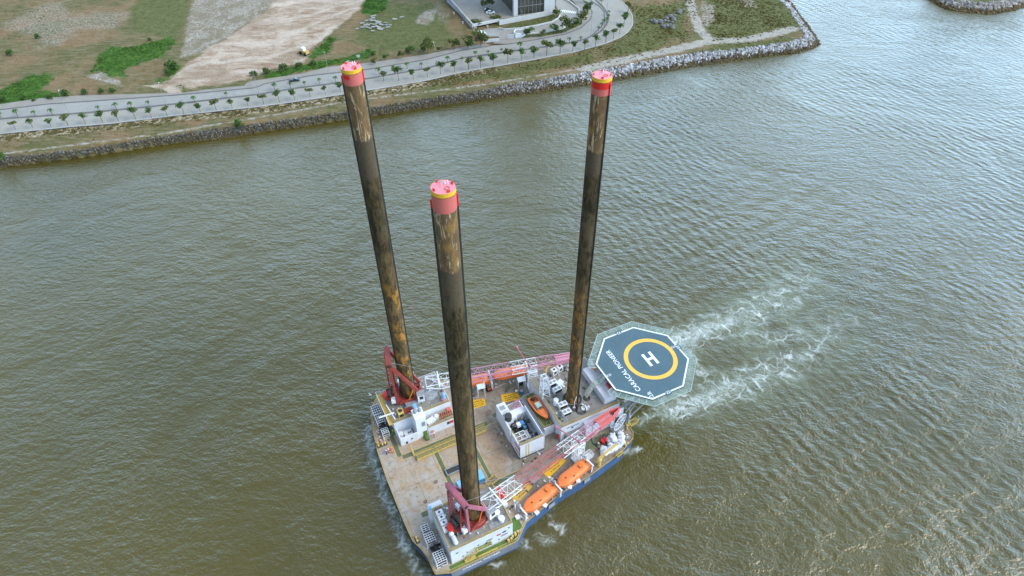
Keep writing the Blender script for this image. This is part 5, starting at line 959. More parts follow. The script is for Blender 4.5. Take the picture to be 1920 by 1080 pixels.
    for sy in (-.8, .8): c_.cyl((gx, sy * ghw * .8, gh + .2), (h0[0] + 9.4, y0 + sy * 1.3, zb + 1.2), .035, None, 5, False); c_.cyl((h0[0] + 9.4, y0 + sy * 1.3, zb + 1.15), (x2, y0 + sy * .8, zb + 1.15), .035, None, 5, False)
    c_.obj('hoist_rope', 'grey_metal', T)
    return T
LB_ = (-34.15, -16.8)
crane('near crane with mauve gantry beside the middle leg, boom of white, salmon and pink sections', LB_, (-31.65, -17.35), (7.8, -8.7), RF, 12.0, 3.2, '', ('crane_red', 'crane_pink'))
crane('far crane with tall brick red gantry beside the left leg, boom passing over two lifeboats', (-35.3, 19.8), (-30.85, 19.1), (7.4, 10.2), RF, 15.2, 2.9, '', ('crane_red', 'crane_red'))
# ================================================================== LIFEBOATS
def lifeboat(label, s, t, z, rz, first=None):
    if first: return dup(first, G(s, t, z), AX + rz, label)
    T = sthing('lifeboat', label, 'lifeboat', s, t, z, rz, 'enclosed orange lifeboats on deck davits'); N_ = 14; L = 9.4
    def shell(prof, zs, name, mat, par=T):
        vs = []; fs = []
        k = len(prof[0])
        for row in prof: vs += row
        for i in range(len(prof) - 1):
            for j in range(k): fs.append((i * k + j, (i + 1) * k + j, (i + 1) * k + (j + 1) % k, i * k + (j + 1) % k))
        m_ = MB(); m_.add(vs, fs, True); m_.add([v for v in prof[0]], [tuple(range(k))]); m_.add([v for v in prof[-1]], [tuple(range(k))[::-1]]); return m_.obj(name, mat, par)
    H1 = []; H2 = []
    for i in range(N_ + 1):
        u = i / N_; x = -L / 2 + L * u; w = 1.62 * min(1, (1 - (1 - min(1, u / .32)) ** 2.2) + .04) * (1 - .16 * max(0, (u - .8) / .2)); k = .35 * (1 - min(1, u / .22)) ** 2
        ring = []
        for a in range(9): th = PI * a / 8; ring.append((x, -w * math.cos(th), 1.25 - math.sin(th) * (1.15 - k)))
        H1.append(ring)
        hgt = .95 * min(1, .35 + u * 2.2) * (1.0 if u < .74 else 1.2 if u < .92 else .85); cw = w * .96; ring = []
        for a in range(11):
            th = PI * a / 10; cc, s_ = math.cos(th), math.sin(th); ring.append((x, cw * math.copysign(abs(cc) ** .6, cc), 1.28 + hgt * s_ ** .6))
        H2.append(ring)
    shell(H1, 0, 'hull', 'orange'); cn = shell(H2, 0, 'canopy', 'orange_pale')
    MB().box(2.2, 3.1, -.5, .5, 2.1, 2.5).box(3.05, 3.12, -.4, .4, 2.2, 2.45).obj('conning_hatch', 'orange', cn)
    MB().box(2.1, 2.19, -.4, .4, 2.28, 2.45).box(2.4, 2.9, -.53, -.505, 2.28, 2.46).box(2.4, 2.9, .505, .53, 2.28, 2.46).box(-2.2, -1.9, -.2, .1, 2.18, 2.26).box(-.6, .1, -1.0, -.7, 2.14, 2.2).box(3.6, 3.9, -.7, -.5, 2.0, 2.15).obj('window', 'dark_glass', cn)
    e = MB(); 
    for sy in (-1, 1): e.beam((-2.6, sy * 1.5, 1.27), (4.4, sy * 1.55, 1.27), .12)
    e.obj('rubbing_strake', 'orange', T); MB().box(-3.9, -1.9, .95, 1.02, 1.65, 1.75, .25).obj('grab_line', 'dark_steel', cn)
    MB().box(-4.3, -4.1, -.12, .12, 1.5, 1.85).box(4.2, 4.4, -.12, .12, 2.0, 2.4).obj('lifting_hook', 'dark_steel', T)
    MB().box(-3.2, -2.9, -1.4, 1.4, -.35, .5).obj('cradle', 'grey_metal', T); MB().box(2.9, 3.2, -1.4, 1.4, -.35, .5).obj('cradle', 'grey_metal', T); return T
L1 = lifeboat('bright orange lifeboat on the near side closest to the bow', -18.7, -17.9, DK + .5, .24)
lifeboat('bright orange lifeboat on the near side beside the yellow pad, closer to the stern', -8.9, -15.9, DK + .5, .23, L1)
lifeboat('orange lifeboat on the far side half hidden behind the middle leg', -18.6, 19.0, DK + .9, -.22, L1); lifeboat('orange lifeboat on the far side under the white boom section', -8.8, 17.3, DK + .9, -.22, L1)
def davit(label, s, t, rz, first=None):
    if first: return dup(first, G(s, t, DK), AX + rz, label)
    T = sthing('davit', label, 'davit', s, t, DK, rz, 'steel davits holding the lifeboats')
    for y in (-1.9, 1.9): MB().box(-.12, .12, y - .12, y + .12, 0, 3.0).obj('post', 'white_metal', T)
    MB().box(-.15, .15, -2.3, 2.3, 3.0, 3.25).obj('cross_head', 'white_metal', T); MB().beam((-.35, -2.1, .25), (-.35, 2.1, .25), .14).beam((.35, -2.1, .25), (.35, 2.1, .25), .14).obj('skid_rail', 'grey_metal', T)
    MB().cyl((-.35, 1.3, 3.4), (.35, 1.3, 3.4), .3).ell((0, .4, 3.4), (.4, .5, .3)).obj('winch', 'grey_metal', T); return T
D1 = davit('white davit frame at the bow end of the near lifeboats', -23.6, -18.6, .22)
davit('white davit frame between the two near lifeboats', -13.9, -16.9, .22, D1); davit('white davit frame at the stern end of the near lifeboats', -4.3, -14.6, .22, D1); davit('white davit frame between the two far lifeboats', -14.1, 17.6, -.22 + PI, D1); davit('white davit frame at the stern end of the far lifeboats', -4.0, 16.0, -.22 + PI, D1)
# boarding platforms with stairs on the far side
def boarding(label, s, t, rz, first=None):
    if first: return dup(first, G(s, t, DK), AX + rz, label)
    T = sthing('boarding_platform', label, 'platform', s, t, DK, rz, 'boarding platforms with stairs at the far lifeboats')
    MB().box(-1.0, 1.0, -.8, .8, 3.4, 3.55).obj('platform_plate', 'white_metal', T)
    for x in (-.9, .9):
        for y in (-.7, .7): MB().beam((x, y, 0), (x, y, 3.4), .12).obj('post', 'white_metal', T)
    m_ = MB(); flight(m_, (-4.2, -.1, .1), (-1, 0, 3.5), .7, 10); m_.obj('stair', 'walk_green', T); MB().rail([(-1, -.8, 3.5), (1, -.8, 3.5), (1, .8, 3.5)], 1, 1, .03).obj('railing', 'white_metal', T); return T
b1 = boarding('white boarding platform with green stair beyond the stern side yellow pad', -7.4, 13.1, -.2); boarding('white boarding platform with green stair just right of the middle leg', -17.7, 15.6, -.2, b1)
# rescue boat
T = sthing('rescue_boat', 'open orange rescue boat with pale bow lying on the green platform', 'rescue boat', -7.75, 2.5, 7.4, -PI / 2 + .06); R_ = []; L = 7.2
def hulls(L, W, zt, ins, k=12):
    a = []
    for i in range(k + 1):
        u = i / k; x = -L / 2 + L * u; w = (W - ins) * (1 if u < .45 else max(.03, 1 - ((u - .45) / .55) ** 2.2)) * (.86 + .14 * min(1, u / .2)); a.append((x, w, zt + .35 * max(0, u - .5) ** 1.5 * 2))
    return a
o_ = hulls(L, 1.25, .95, 0); i_ = hulls(L - .5, 1.25, .9, .3); m_ = MB(); n = len(o_)
vs = [(x, w, z) for x, w, z in o_] + [(x, -w, z) for x, w, z in o_] + [(x, w * .55, .0) for x, w, z in o_] + [(x, -w * .55, .0) for x, w, z in o_]
m_.add(vs, [(i, i + 1, 2 * n + i + 1, 2 * n + i) for i in range(n - 1)] + [(n + i + 1, n + i, 3 * n + i, 3 * n + i + 1) for i in range(n - 1)] + [(2 * n + i, 2 * n + i + 1, 3 * n + i + 1, 3 * n + i) for i in range(n - 1)] + [(0, 2 * n, 3 * n, n)], True); m_.obj('hull', 'orange', T)
m_ = MB(); 
for sg in (1, -1): m_.path([(x, sg * w, z) for x, w, z in o_], .2, 8)
m_.path([(o_[0][0], -o_[0][1], .95), (o_[0][0], o_[0][1], .95)], .2, 8); m_.obj('fender_collar', 'orange_pale', T)
m_ = MB(); m_.add([(x, w, .55) for x, w, z in i_] + [(x, -w, .55) for x, w, z in i_], [(i, i + 1, n + i + 1, n + i) for i in range(n - 1)]); m_.obj('inner_deck', 'orange', T)
m_ = MB(); m_.add([(x, w * .95, z + .12) for x, w, z in i_[7:]] + [(x, -w * .95, z + .12) for x, w, z in i_[7:]], [(i, i + 1, 6 + i + 1, 6 + i) for i in range(5)]); m_.obj('foredeck', 'orange_pale', T)
MB().box(-1.3, .3, -.65, .65, .55, 1.7).obj('console', 'net_green', T); MB().box(.3, .36, -.5, .5, 1.1, 1.6).obj('windscreen', 'dark_glass', T); MB().box(-3.4, -2.7, -.35, .35, .7, 1.5).obj('outboard_motor', 'dark_steel', T); MB().tor((-2.0, 0, 1.2), .5, .1, 'x', 12, 5, 0, PI).obj('roll_bar', 'dark_steel', T)
# ================================================================== MACHINERY HOUSE
T = sthing('machinery_house', 'white open topped machinery enclosure with red stripe and exposed engines amidships', 'machinery house', 0, 0, 0)
m_ = MB(); m_.box(-17.45, -10.85, -5.95, -5.75, DK, 9.4).box(-17.45, -17.25, -5.75, -1.6, DK, 9.4).box(-11.05, -10.85, -5.75, 4.2, DK, 9.3).box(-17.25, -11.05, -5.75, 4.2, DK, 5.3); m_.obj('wall', 'wall_white', T)
MB().box(-17.48, -17.44, -5.9, -3.4, 7.6, 8.3).box(-17.48, -17.44, -5.9, -3.6, 5.6, 6.1).obj('red_stripe', 'signal_red', T); MB().box(-17.5, -10.8, -6.0, -5.955, DK, DK + .35).box(-17.5, -17.455, -5.95, -1.6, DK, DK + .5).box(-17.47, -17.3, -5.98, -5.955, DK + .36, 9.3).obj('rust_skirt', 'dark_steel', T); MB().box(-15.9, -15.6, -5.965, -5.953, DK + .4, 9.3).box(-15.2, -14.9, -5.965, -5.953, DK + .4, 9.3).obj('faded_stripe', 'line_yellow', T); MB().box(-17.35, -10.95, -5.85, -5.35, 9.35, 9.46).obj('top_walkway', 'roof_grey', T); MB().rail([(-17.3, -1.8, 9.4), (-17.3, -5.8, 9.4), (-11.6, -5.8, 9.4)], 1, 1.4, .04).obj('railing', 'rail_yellow', T)
w = MB().box(-17.3, -15.0, 2.0, 7.3, DK, 9.4).box(-17.45, -17.05, -.8, 2.0, DK, 9.4).obj('tall_block', 'wall_white', T); MB().box(-16.9, -15.6, 5.2, 6.4, 9.4, 9.5).box(-17.1, -16.4, 3.4, 3.9, 9.4, 9.52).box(-16.2, -15.5, 2.6, 3.2, 9.4, 9.6).obj('roof_hatch', 'grey_metal', w)
MB().box(-15.0, -11.05, 3.2, 6.9, DK, 8.2).obj('low_block', 'wall_white', T); MB().box(-14.6, -11.4, 5.0, 6.6, 8.2, 8.3).obj('rusty_cover', 'roof_grey', T)
pp_ = MB(); st = random.Random(3)
for k in range(16): x, y = st.uniform(-14.8, -11.4), st.uniform(4.9, 6.8); pp_.beam((x, y, 8.4), (x + st.uniform(.3, 1.0), y + st.uniform(-.5, .5), 8.6), .13)
pp_.obj('pipe_stack', 'boom_pink', T)
MB().cyl((-16.4, 2.2, 9.3), (-16.4, 2.2, 10.9), .85, .85, 16).obj('exhaust_drum', 'dark_steel', T); MB().tor((-16.1, 3.6, 9.9), .75, .06, 'z', 16, 4).tor((-16.1, 3.6, 9.6), .5, .05, 'z', 16, 4).obj('wire_coil', 'grey_metal', T)
eng = MB(); eng.box(-16.6, -12, -.6, 2.8, 5.3, 6.3).box(-15.8, -13.5, .9, 2.4, 6.3, 7.4)
for k in range(34):
    x, y, z = st.uniform(-16.6, -11.6), st.uniform(-5.2, 3.0), st.uniform(5.3, 7.2); sx, sy, sz = st.uniform(.15, .8), st.uniform(.15, .8), st.uniform(.2, .9); eng.box(x, x + sx, y, y + sy, z, z + sz, st.uniform(-.4, .4))
eng.obj('engine', 'dark_steel', T); p2_ = MB()
for k in range(30):
    x, y, z = st.uniform(-16.4, -11.6), st.uniform(-5.0, 3.0), st.uniform(6.6, 8.0); a_ = st.uniform(0, PI); l_ = st.uniform(.4, 1.6); p2_.cyl((x, y, z), (min(-11.2, x + l_ * math.cos(a_)), y + l_ * math.sin(a_), z + st.uniform(-.3, .3)), st.uniform(.04, .1), None, 6)
p2_.obj('pipework', 'galvanised', T); MB().box(-14.9, -14.0, .1, 1.1, 7.4, 8.3).obj('air_filter', 'white_metal', T); MB().box(-13.9, -13.0, .2, 1.2, 7.3, 8.2).cyl((-13.4, -.6, 7.2), (-13.4, -.6, 8), .3).obj('pump', 'blue_box', T); MB().box(-16.0, -13.9, 2.6, 3.1, 6.5, 8.6).obj('header_tank', 'white_metal', T)
g_ = MB()
for x in (-16.9, -15.6, -14.3): g_.beam((x, -3.9, 8.4), (x, -1.7, 8.4), .14)
for y in (-3.9, -2.8, -1.7): g_.beam((-16.9, y, 8.4), (-14.3, y, 8.4), .14)
for x in (-16.9, -14.3):
    for y in (-3.9, -1.7): g_.beam((x, y, 5.3), (x, y, 8.4), .12)
g_.obj('frame_rack', 'white_metal', T); MB().box(-14.1, -13.5, -4.2, -1.8, 8.1, 8.4).obj('cable_tray', 'grey_metal', T); MB().box(-16.8, -14.4, -3.8, -1.8, 8.0, 8.1).obj('grating', 'roof_grey', T)
# ================================================================== SMALL DECK GEAR
def tote(label, s, t, z, L, W, H, nx, ny, rz=0):
    T = sthing('cage_rack', label, 'cage rack', s, t, z, rz, 'white framed grid racks along the bow'); f = MB()
    for x in (-L / 2, L / 2):
        for y in (-W / 2, W / 2): f.beam((x, y, 0), (x, y, H), .14)
    for zz in (.25, H * .55): f.beam((-L / 2, -W / 2, zz), (L / 2, -W / 2, zz), .1).beam((-L / 2, W / 2, zz), (L / 2, W / 2, zz), .1).beam((-L / 2, -W / 2, zz), (-L / 2, W / 2, zz), .1).beam((L / 2, -W / 2, zz), (L / 2, W / 2, zz), .1)
    f.obj('frame', 'white_metal', T); g_ = MB()
    for i in range(nx + 1): x = -L / 2 + L * i / nx; g_.box(x - .045, x + .045, -W / 2, W / 2, H, H + .12)
    for i in range(ny + 1): y = -W / 2 + W * i / ny; g_.box(-L / 2, L / 2, y - .045, y + .045, H + .003, H + .117)
    g_.obj('grid_top', 'white_metal', T); MB().box(-L / 2 + .05, L / 2 - .05, -W / 2 + .05, W / 2 - .05, H * .5, H * .94).obj('stowed_load', 'dark_steel', T); return T
tote('smallest near bow grid rack with yellow edges', -44.0, -13.0, DK, 1.5, 1.4, 1.7, 2, 3); tote('middle grid rack of the near bow row', -43.9, -15.5, DK, 2.0, 2.1, 1.9, 4, 4); tote('largest grid rack nearest the bow corner', -43.6, -20.6, DK, 2.2, 2.4, 2.4, 4, 5)
tote('far bow grid rack at the outer end beside the ochre gallery', -43.7, 21.6, DK, 2.0, 2.9, 2.2, 4, 4); tote('far bow grid rack second from the outer end', -43.8, 18.8, DK, 1.9, 2.6, 2.0, 4, 4); tote('small far bow grid rack standing apart near the green walkway', -43.8, 14.9, DK, 1.6, 1.5, 1.8, 3, 3)
def simple(name, label, cat, s, t, z, parts, rz=0, group=None):
    T = sthing(name, label, cat, s, t, z, rz, group)
    for nm, mb, mt in parts: mb.obj(nm, mt, T)
    return T
# rusty winch frame between the racks
m_ = MB(); m_.box(-1.2, 1.2, -.9, -.75, 0, .9).box(-1.2, 1.2, .75, .9, 0, .9)
simple('anchor_winch', 'brown rusty anchor winch between two grid racks on the near bow', 'winch', -43.4, -18.0, DK, [('frame', m_, 'dark_steel'), ('drum', MB().cyl((0, -.7, .7), (0, .7, .7), .45).cyl((0, -.72, .7), (0, -.62, .7), .75).cyl((0, .62, .7), (0, .72, .7), .75), 'dark_steel'), ('cross_brace', MB().beam((-1.1, -.7, .1), (1.1, .7, .1), .2).beam((-1.1, .7, .1), (1.1, -.7, .1), .2), 'dark_steel')])
m_ = MB(); m_.box(-1.2, 1.2, -1.3, -1.15, 0, 1.1).box(-1.2, 1.2, 1.15, 1.3, 0, 1.1).box(-1.2, 1.2, -.2, .2, 0, .9)
simple('anchor_winch', 'brown anchor winch beside the far bow grid racks', 'winch', -43.6, 16.6, DK, [('frame', m_, 'dark_steel'), ('drum', MB().cyl((0, -1.1, .9), (0, 1.1, .9), .5), 'dark_steel')])
T = simple('roof_tank', 'white domed ventilator cylinder on the near deckhouse roof, left of the pair', 'ventilator', -29.5, -19.0, RF, [('body', MB().cyl((0, 0, 0), (0, 0, 1.3), .55, .55, 18), 'white_metal'), ('cap', MB().cyl((0, 0, 1.3), (0, 0, 1.5), .72, .65, 18).cyl((0, 0, 1.5), (0, 0, 1.62), .2), 'white_metal')], 0, 'white ventilators on the near roof')
dup(T, G(-29.2, -20.7, RF), AX, 'white domed ventilator cylinder on the near deckhouse roof, right of the pair')
# four white cabinets in a row
cb = simple('roof_cabinet', 'x', 'cabinet', -40.5, -13.5, RF, [('body', MB().box(-.75, .75, -.55, .55, 0, 1.2), 'white_metal'), ('lid', MB().box(-.65, .65, -.45, .45, 1.2, 1.28), 'bag_white'), ('fan_grille', MB().cyl((0, 0, 1.28), (0, 0, 1.33), .25), 'dark_steel')], 0, 'white cabinets in a row on the near roof')
for i, t_ in enumerate((-13.4, -14.75, -16.1, -17.45)):
    lb = ('white cabinet on the near roof, %s from the camera side of its row' % ('nearest', 'second nearest', 'third nearest', 'farthest')[3 - i])
    if i == 0: cb['label'] = lb
    else: dup(cb, G(-40.5, t_, RF), AX, lb)
simple('pressure_tank', 'rounded pale tank lying at the bow corner of the near roof', 'tank', -39.9, -20.3, RF, [('shell', MB().cyl((0, -.9, .7), (0, .6, .7), .5, .5, 16).ell((0, .6, .7), (.5, .4, .5)).ell((0, -.9, .7), (.5, .4, .5)), 'bag_white'), ('dome', MB().ell((-.1, 1.3, .8), (.6, .6, .8)), 'white_metal')])
simple('white_store', 'white flat topped store by the bow edge next to the crane ring', 'store box', -40.6, -11.0, 8.9, [('body', MB().box(-1.4, 1.5, -.6, .6, 0, .9), 'wall_white'), ('blue_cover', MB().box(-1.62, -.9, -.75, .0, .9, 1.2), 'blue_pale')])
simple('drain_trunk', 'low grey deck hatch on the near roof beside the rail', 'hatch', -30.9, -20.8, RF, [('plate', MB().box(-1.2, 1.2, -.6, .6, 0, .15), 'grey_metal'), ('handle', MB().tor((0, 0, .17), .15, .03, 'z', 10, 4), 'dark_steel')])
simple('red_reel', 'red hose reel under the heel of the near boom', 'hose reel', -26.0, -12.6, DK, [('drum', MB().cyl((0, -.9, 1.6), (0, .9, 1.6), 1.0, 1.0, 18), 'signal_red'), ('stand', MB().box(-.9, .9, -1.1, -.95, 0, 1.6).box(-.9, .9, .95, 1.1, 0, 1.6), 'signal_red')], .3)
simple('cable_stack', 'grey hoses and pipes bundled under the near boom heel', 'pipe bundle', -28.4, -10.3, DK, [('pipe', MB().cyl((-2.2, d * .35, .2), (2.0, d * .35 + .4, .2), .16, None, 8), 'grey_metal') for d in range(-3, 4)], .2)
simple('generator', 'small white and teal generator below the near boom', 'generator', -26.5, -15.2, DK, [('housing', MB().box(-1.2, 1.2, -.6, .6, .2, 1.5), 'white_metal'), ('panel', MB().box(-.6, .6, -.64, -.6, .5, 1.2), 'net_green'), ('skid', MB().box(-1.3, 1.3, -.6, .6, 0, .2), 'dark_steel')])
# blue containers beside the nearest leg
simple('blue_container', 'pale topped blue container to the right of the nearest leg', 'container', -28.0, -6.4, DK, [('body', MB().box(-1.3, .8, -1.3, 1.3, 0, 1.7), 'blue_box'), ('roof', MB().box(-1.3, .8, -1.3, 1.3, 1.7, 1.78).box(-1.3, .8, -.05, .05, 1.78, 1.86), 'blue_pale')])
simple('blue_container', 'light blue low container on the left of the nearest leg', 'container', -32.6, -6.2, DK, [('body', MB().box(-.9, 1.1, -1.0, .8, 0, 1.2), 'blue_box'), ('roof', MB().box(-.9, 1.1, -1.0, .8, 1.2, 1.3), 'blue_pale')])
simple('steel_skid', 'rusty grey open steel skid beside the nearest leg', 'steel skid', -32.4, -1.7, DK, [('frame', MB().box(-2.2, 2.2, -.9, -.7, 0, .6).box(-2.2, 2.2, .7, .9, 0, .6).box(-2.2, -2, -.7, .7, 0, .6).box(2, 2.2, -.7, .7, 0, .6), 'grey_metal'), ('load', MB().box(-1.9, 1.9, -.65, .65, 0, .4), 'dark_steel')])
simple('timber_stack', 'tan stack of sawn timber in a yellow rack near the blue container', 'timber stack', -25.9, -8.6, DK, [('timber', MB().box(-1.3, 1.5, -.5, -.2, .2, .7).box(-1.4, 1.3, -.1, .2, .2, .8).box(-1.2, 1.4, .3, .6, .2, .6), 'wood'), ('rack', MB().rail([(-1.4, -.7, 0), (1.5, -.7, 0), (1.5, .8, 0), (-1.4, .8, 0)], 1.1, 1.5, .05, True), 'rail_yellow')], .3)
# yellow access bridge
T = sthing('access_bridge', 'long yellow railed access bridge lying across the open deck', 'access bridge', -30.4, 5.3, DK, .02)
MB().box(-9, 9.3, -.5, .5, .35, .5).obj('tread', 'walk_green', T); MB().beam((-9, -.55, .3), (9.3, -.55, .3), .2, .5).beam((-9, .55, .3), (9.3, .55, .3), .2, .5).obj('girder', 'rail_yellow', T); MB().rail([(-9, -.6, .5), (9.3, -.6, .5)], 1.1, 1.0, .045).rail([(-9, .6, .5), (9.3, .6, .5)], 1.1, 1.0, .045).obj('railing', 'rail_yellow', T); MB().box(-9.3, -8.9, 1.0, 3.4, 0, .15).beam((-9.1, .7, .5), (-9.1, 3.4, 1.6), .12).obj('gate', 'rail_yellow', T)
# stern roof plant
ac = simple('air_conditioner', 'x', 'air conditioner', 0, 0, RF, [('case', MB().box(-1.1, 1.1, -.65, .65, .25, 1.5), 'white_metal'), ('fan', MB().cyl((-.52, 0, 1.5), (-.52, 0, 1.56), .42, None, 18), 'grey_metal'), ('fan', MB().cyl((.52, 0, 1.5), (.52, 0, 1.56), .42, None, 18), 'grey_metal'), ('coil_grille', MB().box(-1.0, 1.0, -.68, -.65, .4, 1.35), 'black_rubber'), ('foot', MB().box(-1.0, 1.0, -.55, -.4, 0, .25).box(-1.0, 1.0, .4, .55, 0, .25), 'grey_metal')], 0, 'twin fan air conditioners around the aft leg')
for i, (s_, t_, lb) in enumerate(((-3.2, -2.9, 'twin fan air conditioner nearest the camera on the aft roof'), (-3.0, -.6, 'twin fan air conditioner beside the white tank on the aft roof'), (-1.9, 4.1, 'twin fan air conditioner on the bow side of the aft leg'), (-2.0, 6.4, 'twin fan air conditioner farthest from the camera on the aft roof'))):
    if i == 0: ac.location = G(s_, t_, RF); ac['label'] = lb
    else: dup(ac, G(s_, t_, RF), AX + (.0 if i < 2 else .1), lb)
simple('water_tank', 'white flat lidded tank beside the aft air conditioners', 'tank', -4.1, .9, RF, [('body', MB().cyl((0, 0, 0), (0, 0, 1.9), .6, .6, 18), 'white_metal'), ('lid', MB().cyl((0, 0, 1.9), (0, 0, 2.05), .66, .5, 18), 'bag_white')])
simple('plant_box', 'white box unit close to the bow side of the aft leg', 'equipment box', -.4, 5.6, RF, [('body', MB().box(-.8, .8, -.6, .6, 0, 1.3), 'white_metal'), ('lid', MB().box(-.9, .9, -.7, .7, 1.3, 1.4), 'bag_white')], .3)
for s_, t_, lb in ((.2, 9.6, 'white vent cabinet at the far edge of the aft roof, left of the pair'), (2.0, 9.9, 'white vent cabinet at the far edge of the aft roof, right of the pair')): simple('vent_cabinet', lb, 'cabinet', s_, t_, RF, [('body', MB().box(-.7, .7, -.6, .6, 0, 1.7), 'white_metal'), ('vent', MB().box(-.4, .4, -.63, -.6, .5, 1.3).cyl((0, 0, 1.7), (0, 0, 1.78), .3), 'dark_steel')], .15, 'white vent cabinets at the far edge of the aft roof')
simple('deck_crane', 'small yellow knuckle crane at the far corner of the aft roof', 'small crane', -1.8, 10.3, RF, [('pedestal', MB().cyl((0, 0, 0), (0, 0, 1.6), .35), 'rail_yellow'), ('jib', MB().beam((0, 0, 1.6), (1.8, 1.2, 2.6), .35).beam((1.8, 1.2, 2.6), (3.2, 1.6, 2.2), .25), 'rail_yellow')])
for k, (s_, t_, r_, lb) in enumerate(((.6, -3.4, 1.25, 'large black hose coil on the aft roof in front of the leg'), (-.6, -2.2, .9, 'smaller black hose coil close against the aft leg'), (3.7, -.9, .8, 'round black cable coil behind the aft leg'))):
    m_ = MB()
    for j in range(3): m_.tor((.08 * j, .1 * j, .15 + .12 * j), r_ - .12 * j, .07, 'z', 26, 5)
    o = tag(m_.obj('hose_coil', 'black_rubber'), lb, 'hose coil'); o.location = G(s_, t_, RF); o.rotation_euler = (0, 0, AX)
simple('white_disc', 'round white lid with hoses crossing it in front of the aft leg', 'hatch', 1.6, -3.3, RF, [('rim', MB().tor((0, 0, .15), .85, .12, 'z', 20, 6), 'grey_metal'), ('lid', MB().cyl((0, 0, 0), (0, 0, .3), .8), 'bag_white')])
simple('pipe_stand', 'thin white pipe stand leaning against the foot of the aft leg', 'pipe stand', -.4, -1.8, RF, [('post', MB().beam((0, 0, 0), (0, 0, 2.2), .12).beam((0, 0, 2.0), (.9, .7, 2.9), .12), 'white_metal'), ('foot', MB().box(-.3, .3, -.3, .3, 0, .1), 'white_metal')])
def lattice(name, label, cat, s, t, z, h, w0, w1, rz=0, lean=(0, 0), nb=5, plate=True):
    T = sthing(name, label, cat, s, t, z, rz); R0 = [Vector((x * w0 / 2, y * w0 / 2, 0)) for x, y in ((-1, -1), (1, -1), (1, 1), (-1, 1))]; m_ = MB(); top = Vector((lean[0], lean[1], h))
    ring = lambda k: [Vector((x * (w0 + (w1 - w0) * k / nb) / 2 + lean[0] * k / nb, y * (w0 + (w1 - w0) * k / nb) / 2 + lean[1] * k / nb, h * k / nb)) for x, y in ((-1, -1), (1, -1), (1, 1), (-1, 1))]
    for k in range(nb):
        a, b_ = ring(k), ring(k + 1)
        for i in range(4): j = (i + 1) % 4; m_.beam(a[i], b_[i], .17).beam(b_[i], b_[j], .1).beam(a[i] if k % 2 else a[j], b_[j] if k % 2 else b_[i], .1)
    m_.obj('lattice', 'white_metal', T)
    MB().box(-w1 / 2 - .1 + lean[0], w1 / 2 + .1 + lean[0], -w1 / 2 - .1 + lean[1], -w1 / 2 + .15 + lean[1], h, h + .25).box(-w1 / 2 - .1 + lean[0], w1 / 2 + .1 + lean[0], w1 / 2 - .15 + lean[1], w1 / 2 + .1 + lean[1], h, h + .25).obj('saddle', 'white_metal', T)
    if plate: MB().box(-w0 / 2 - .3, w0 / 2 + .3, -w0 / 2 - .2, w0 / 2 + .2, 0, .12).obj('base_plate', 'white_metal', T)
    return T
lattice('boom_rest', 'white lattice boom rest standing on deck under the far boom', 'boom rest', -4.6, 12.3, DK, 6.6, 1.9, 2.0, -.2)
lattice('boom_rest', 'white lattice boom rest standing on deck under the near boom', 'boom rest', -5.0, -11.8, DK, 6.6, 1.9, 2.0, .2)
lattice('lattice_mast', 'white lattice mast rising from the bow edge of the aft roof', 'mast', -5.2, 4.6, RF, 6.0, 2.0, 1.3, 0, (.3, 1.0), 4, False)
simple('antenna_unit', 'white radar unit on a bracket beyond the left leg', 'radar', -33.2, 24.6, RF, [('radome', MB().box(-.9, .9, -.5, .5, 1.8, 2.5).box(-.2, 1.1, -1.4, -.7, 1.2, 1.7), 'white_metal'), ('post', MB().cyl((0, 0, 0), (0, 0, 1.8), .15), 'white_metal')])
simple('blue_tank', 'pale blue capsule tank on a pinkish drum at the end of the far deckhouse', 'tank', -28.1, 14.5, RF, [('shell', MB().cyl((0, 0, .9), (0, 0, 2.2), .5, .5, 16).ell((0, 0, 2.2), (.5, .5, .35)), 'blue_pale'), ('drum', MB().cyl((-.1, -.2, 0), (-.1, -.2, .9), .62, .62, 16), 'boom_pink')])
simple('fan_box', 'tan box ventilator with round fan on the far roof', 'ventilator', -39.2, 15.0, RF, [('case', MB().box(-.7, .7, -.9, .7, 0, 1.6), 'line_yellow'), ('fan', MB().tor((0, 0, 1.62), .45, .08, 'z', 18, 5).cyl((0, 0, 1.6), (0, 0, 1.63), .42), 'dark_steel'), ('opening', MB().box(-.5, .5, -.93, -.9, .2, 1.2), 'black_rubber')])
simple('red_locker', 'low red locker beside the box ventilator on the far roof', 'locker', -37.2, 15.2, RF, [('body', MB().box(-1.3, 1.0, -.5, .5, 0, .6), 'signal_red'), ('lid', MB().box(-1.35, 1.05, -.55, .55, .6, .68), 'crane_red')])
simple('crane_pedestal_box', 'big pale grey winch housing in front of the far crane ring', 'winch housing', -35.0, 16.4, RF, [('body', MB().box(-2.3, 1.3, -.7, .8, 0, .9), 'grey_metal'), ('disc', MB().cyl((-.3, -.1, .9), (-.3, -.1, 1.0), .6, None, 20).cyl((-.3, -.1, 1.0), (-.3, -.1, 1.1), .15), 'galvanised'), ('pipe', MB().cyl((-2.6, -.4, .2), (-3.2, 1.9, .2), .12).cyl((-2.2, -.4, .2), (-2.8, 1.9, .2), .12), 'grey_metal')])
simple('net_pile', 'grey net and rope heap on the far roof right of the crane ring', 'net heap', -30.8, 17.2, RF, [('heap', MB().ell((0, 0, 0), (2.0, 1.6, .5), 18, 6), 'grey_metal'), ('rope', MB().tor((.3, 0, .4), 1.0, .05, 'z', 22, 4).tor((-.5, .3, .4), .7, .05, 'z', 22, 4), 'bag_white')])
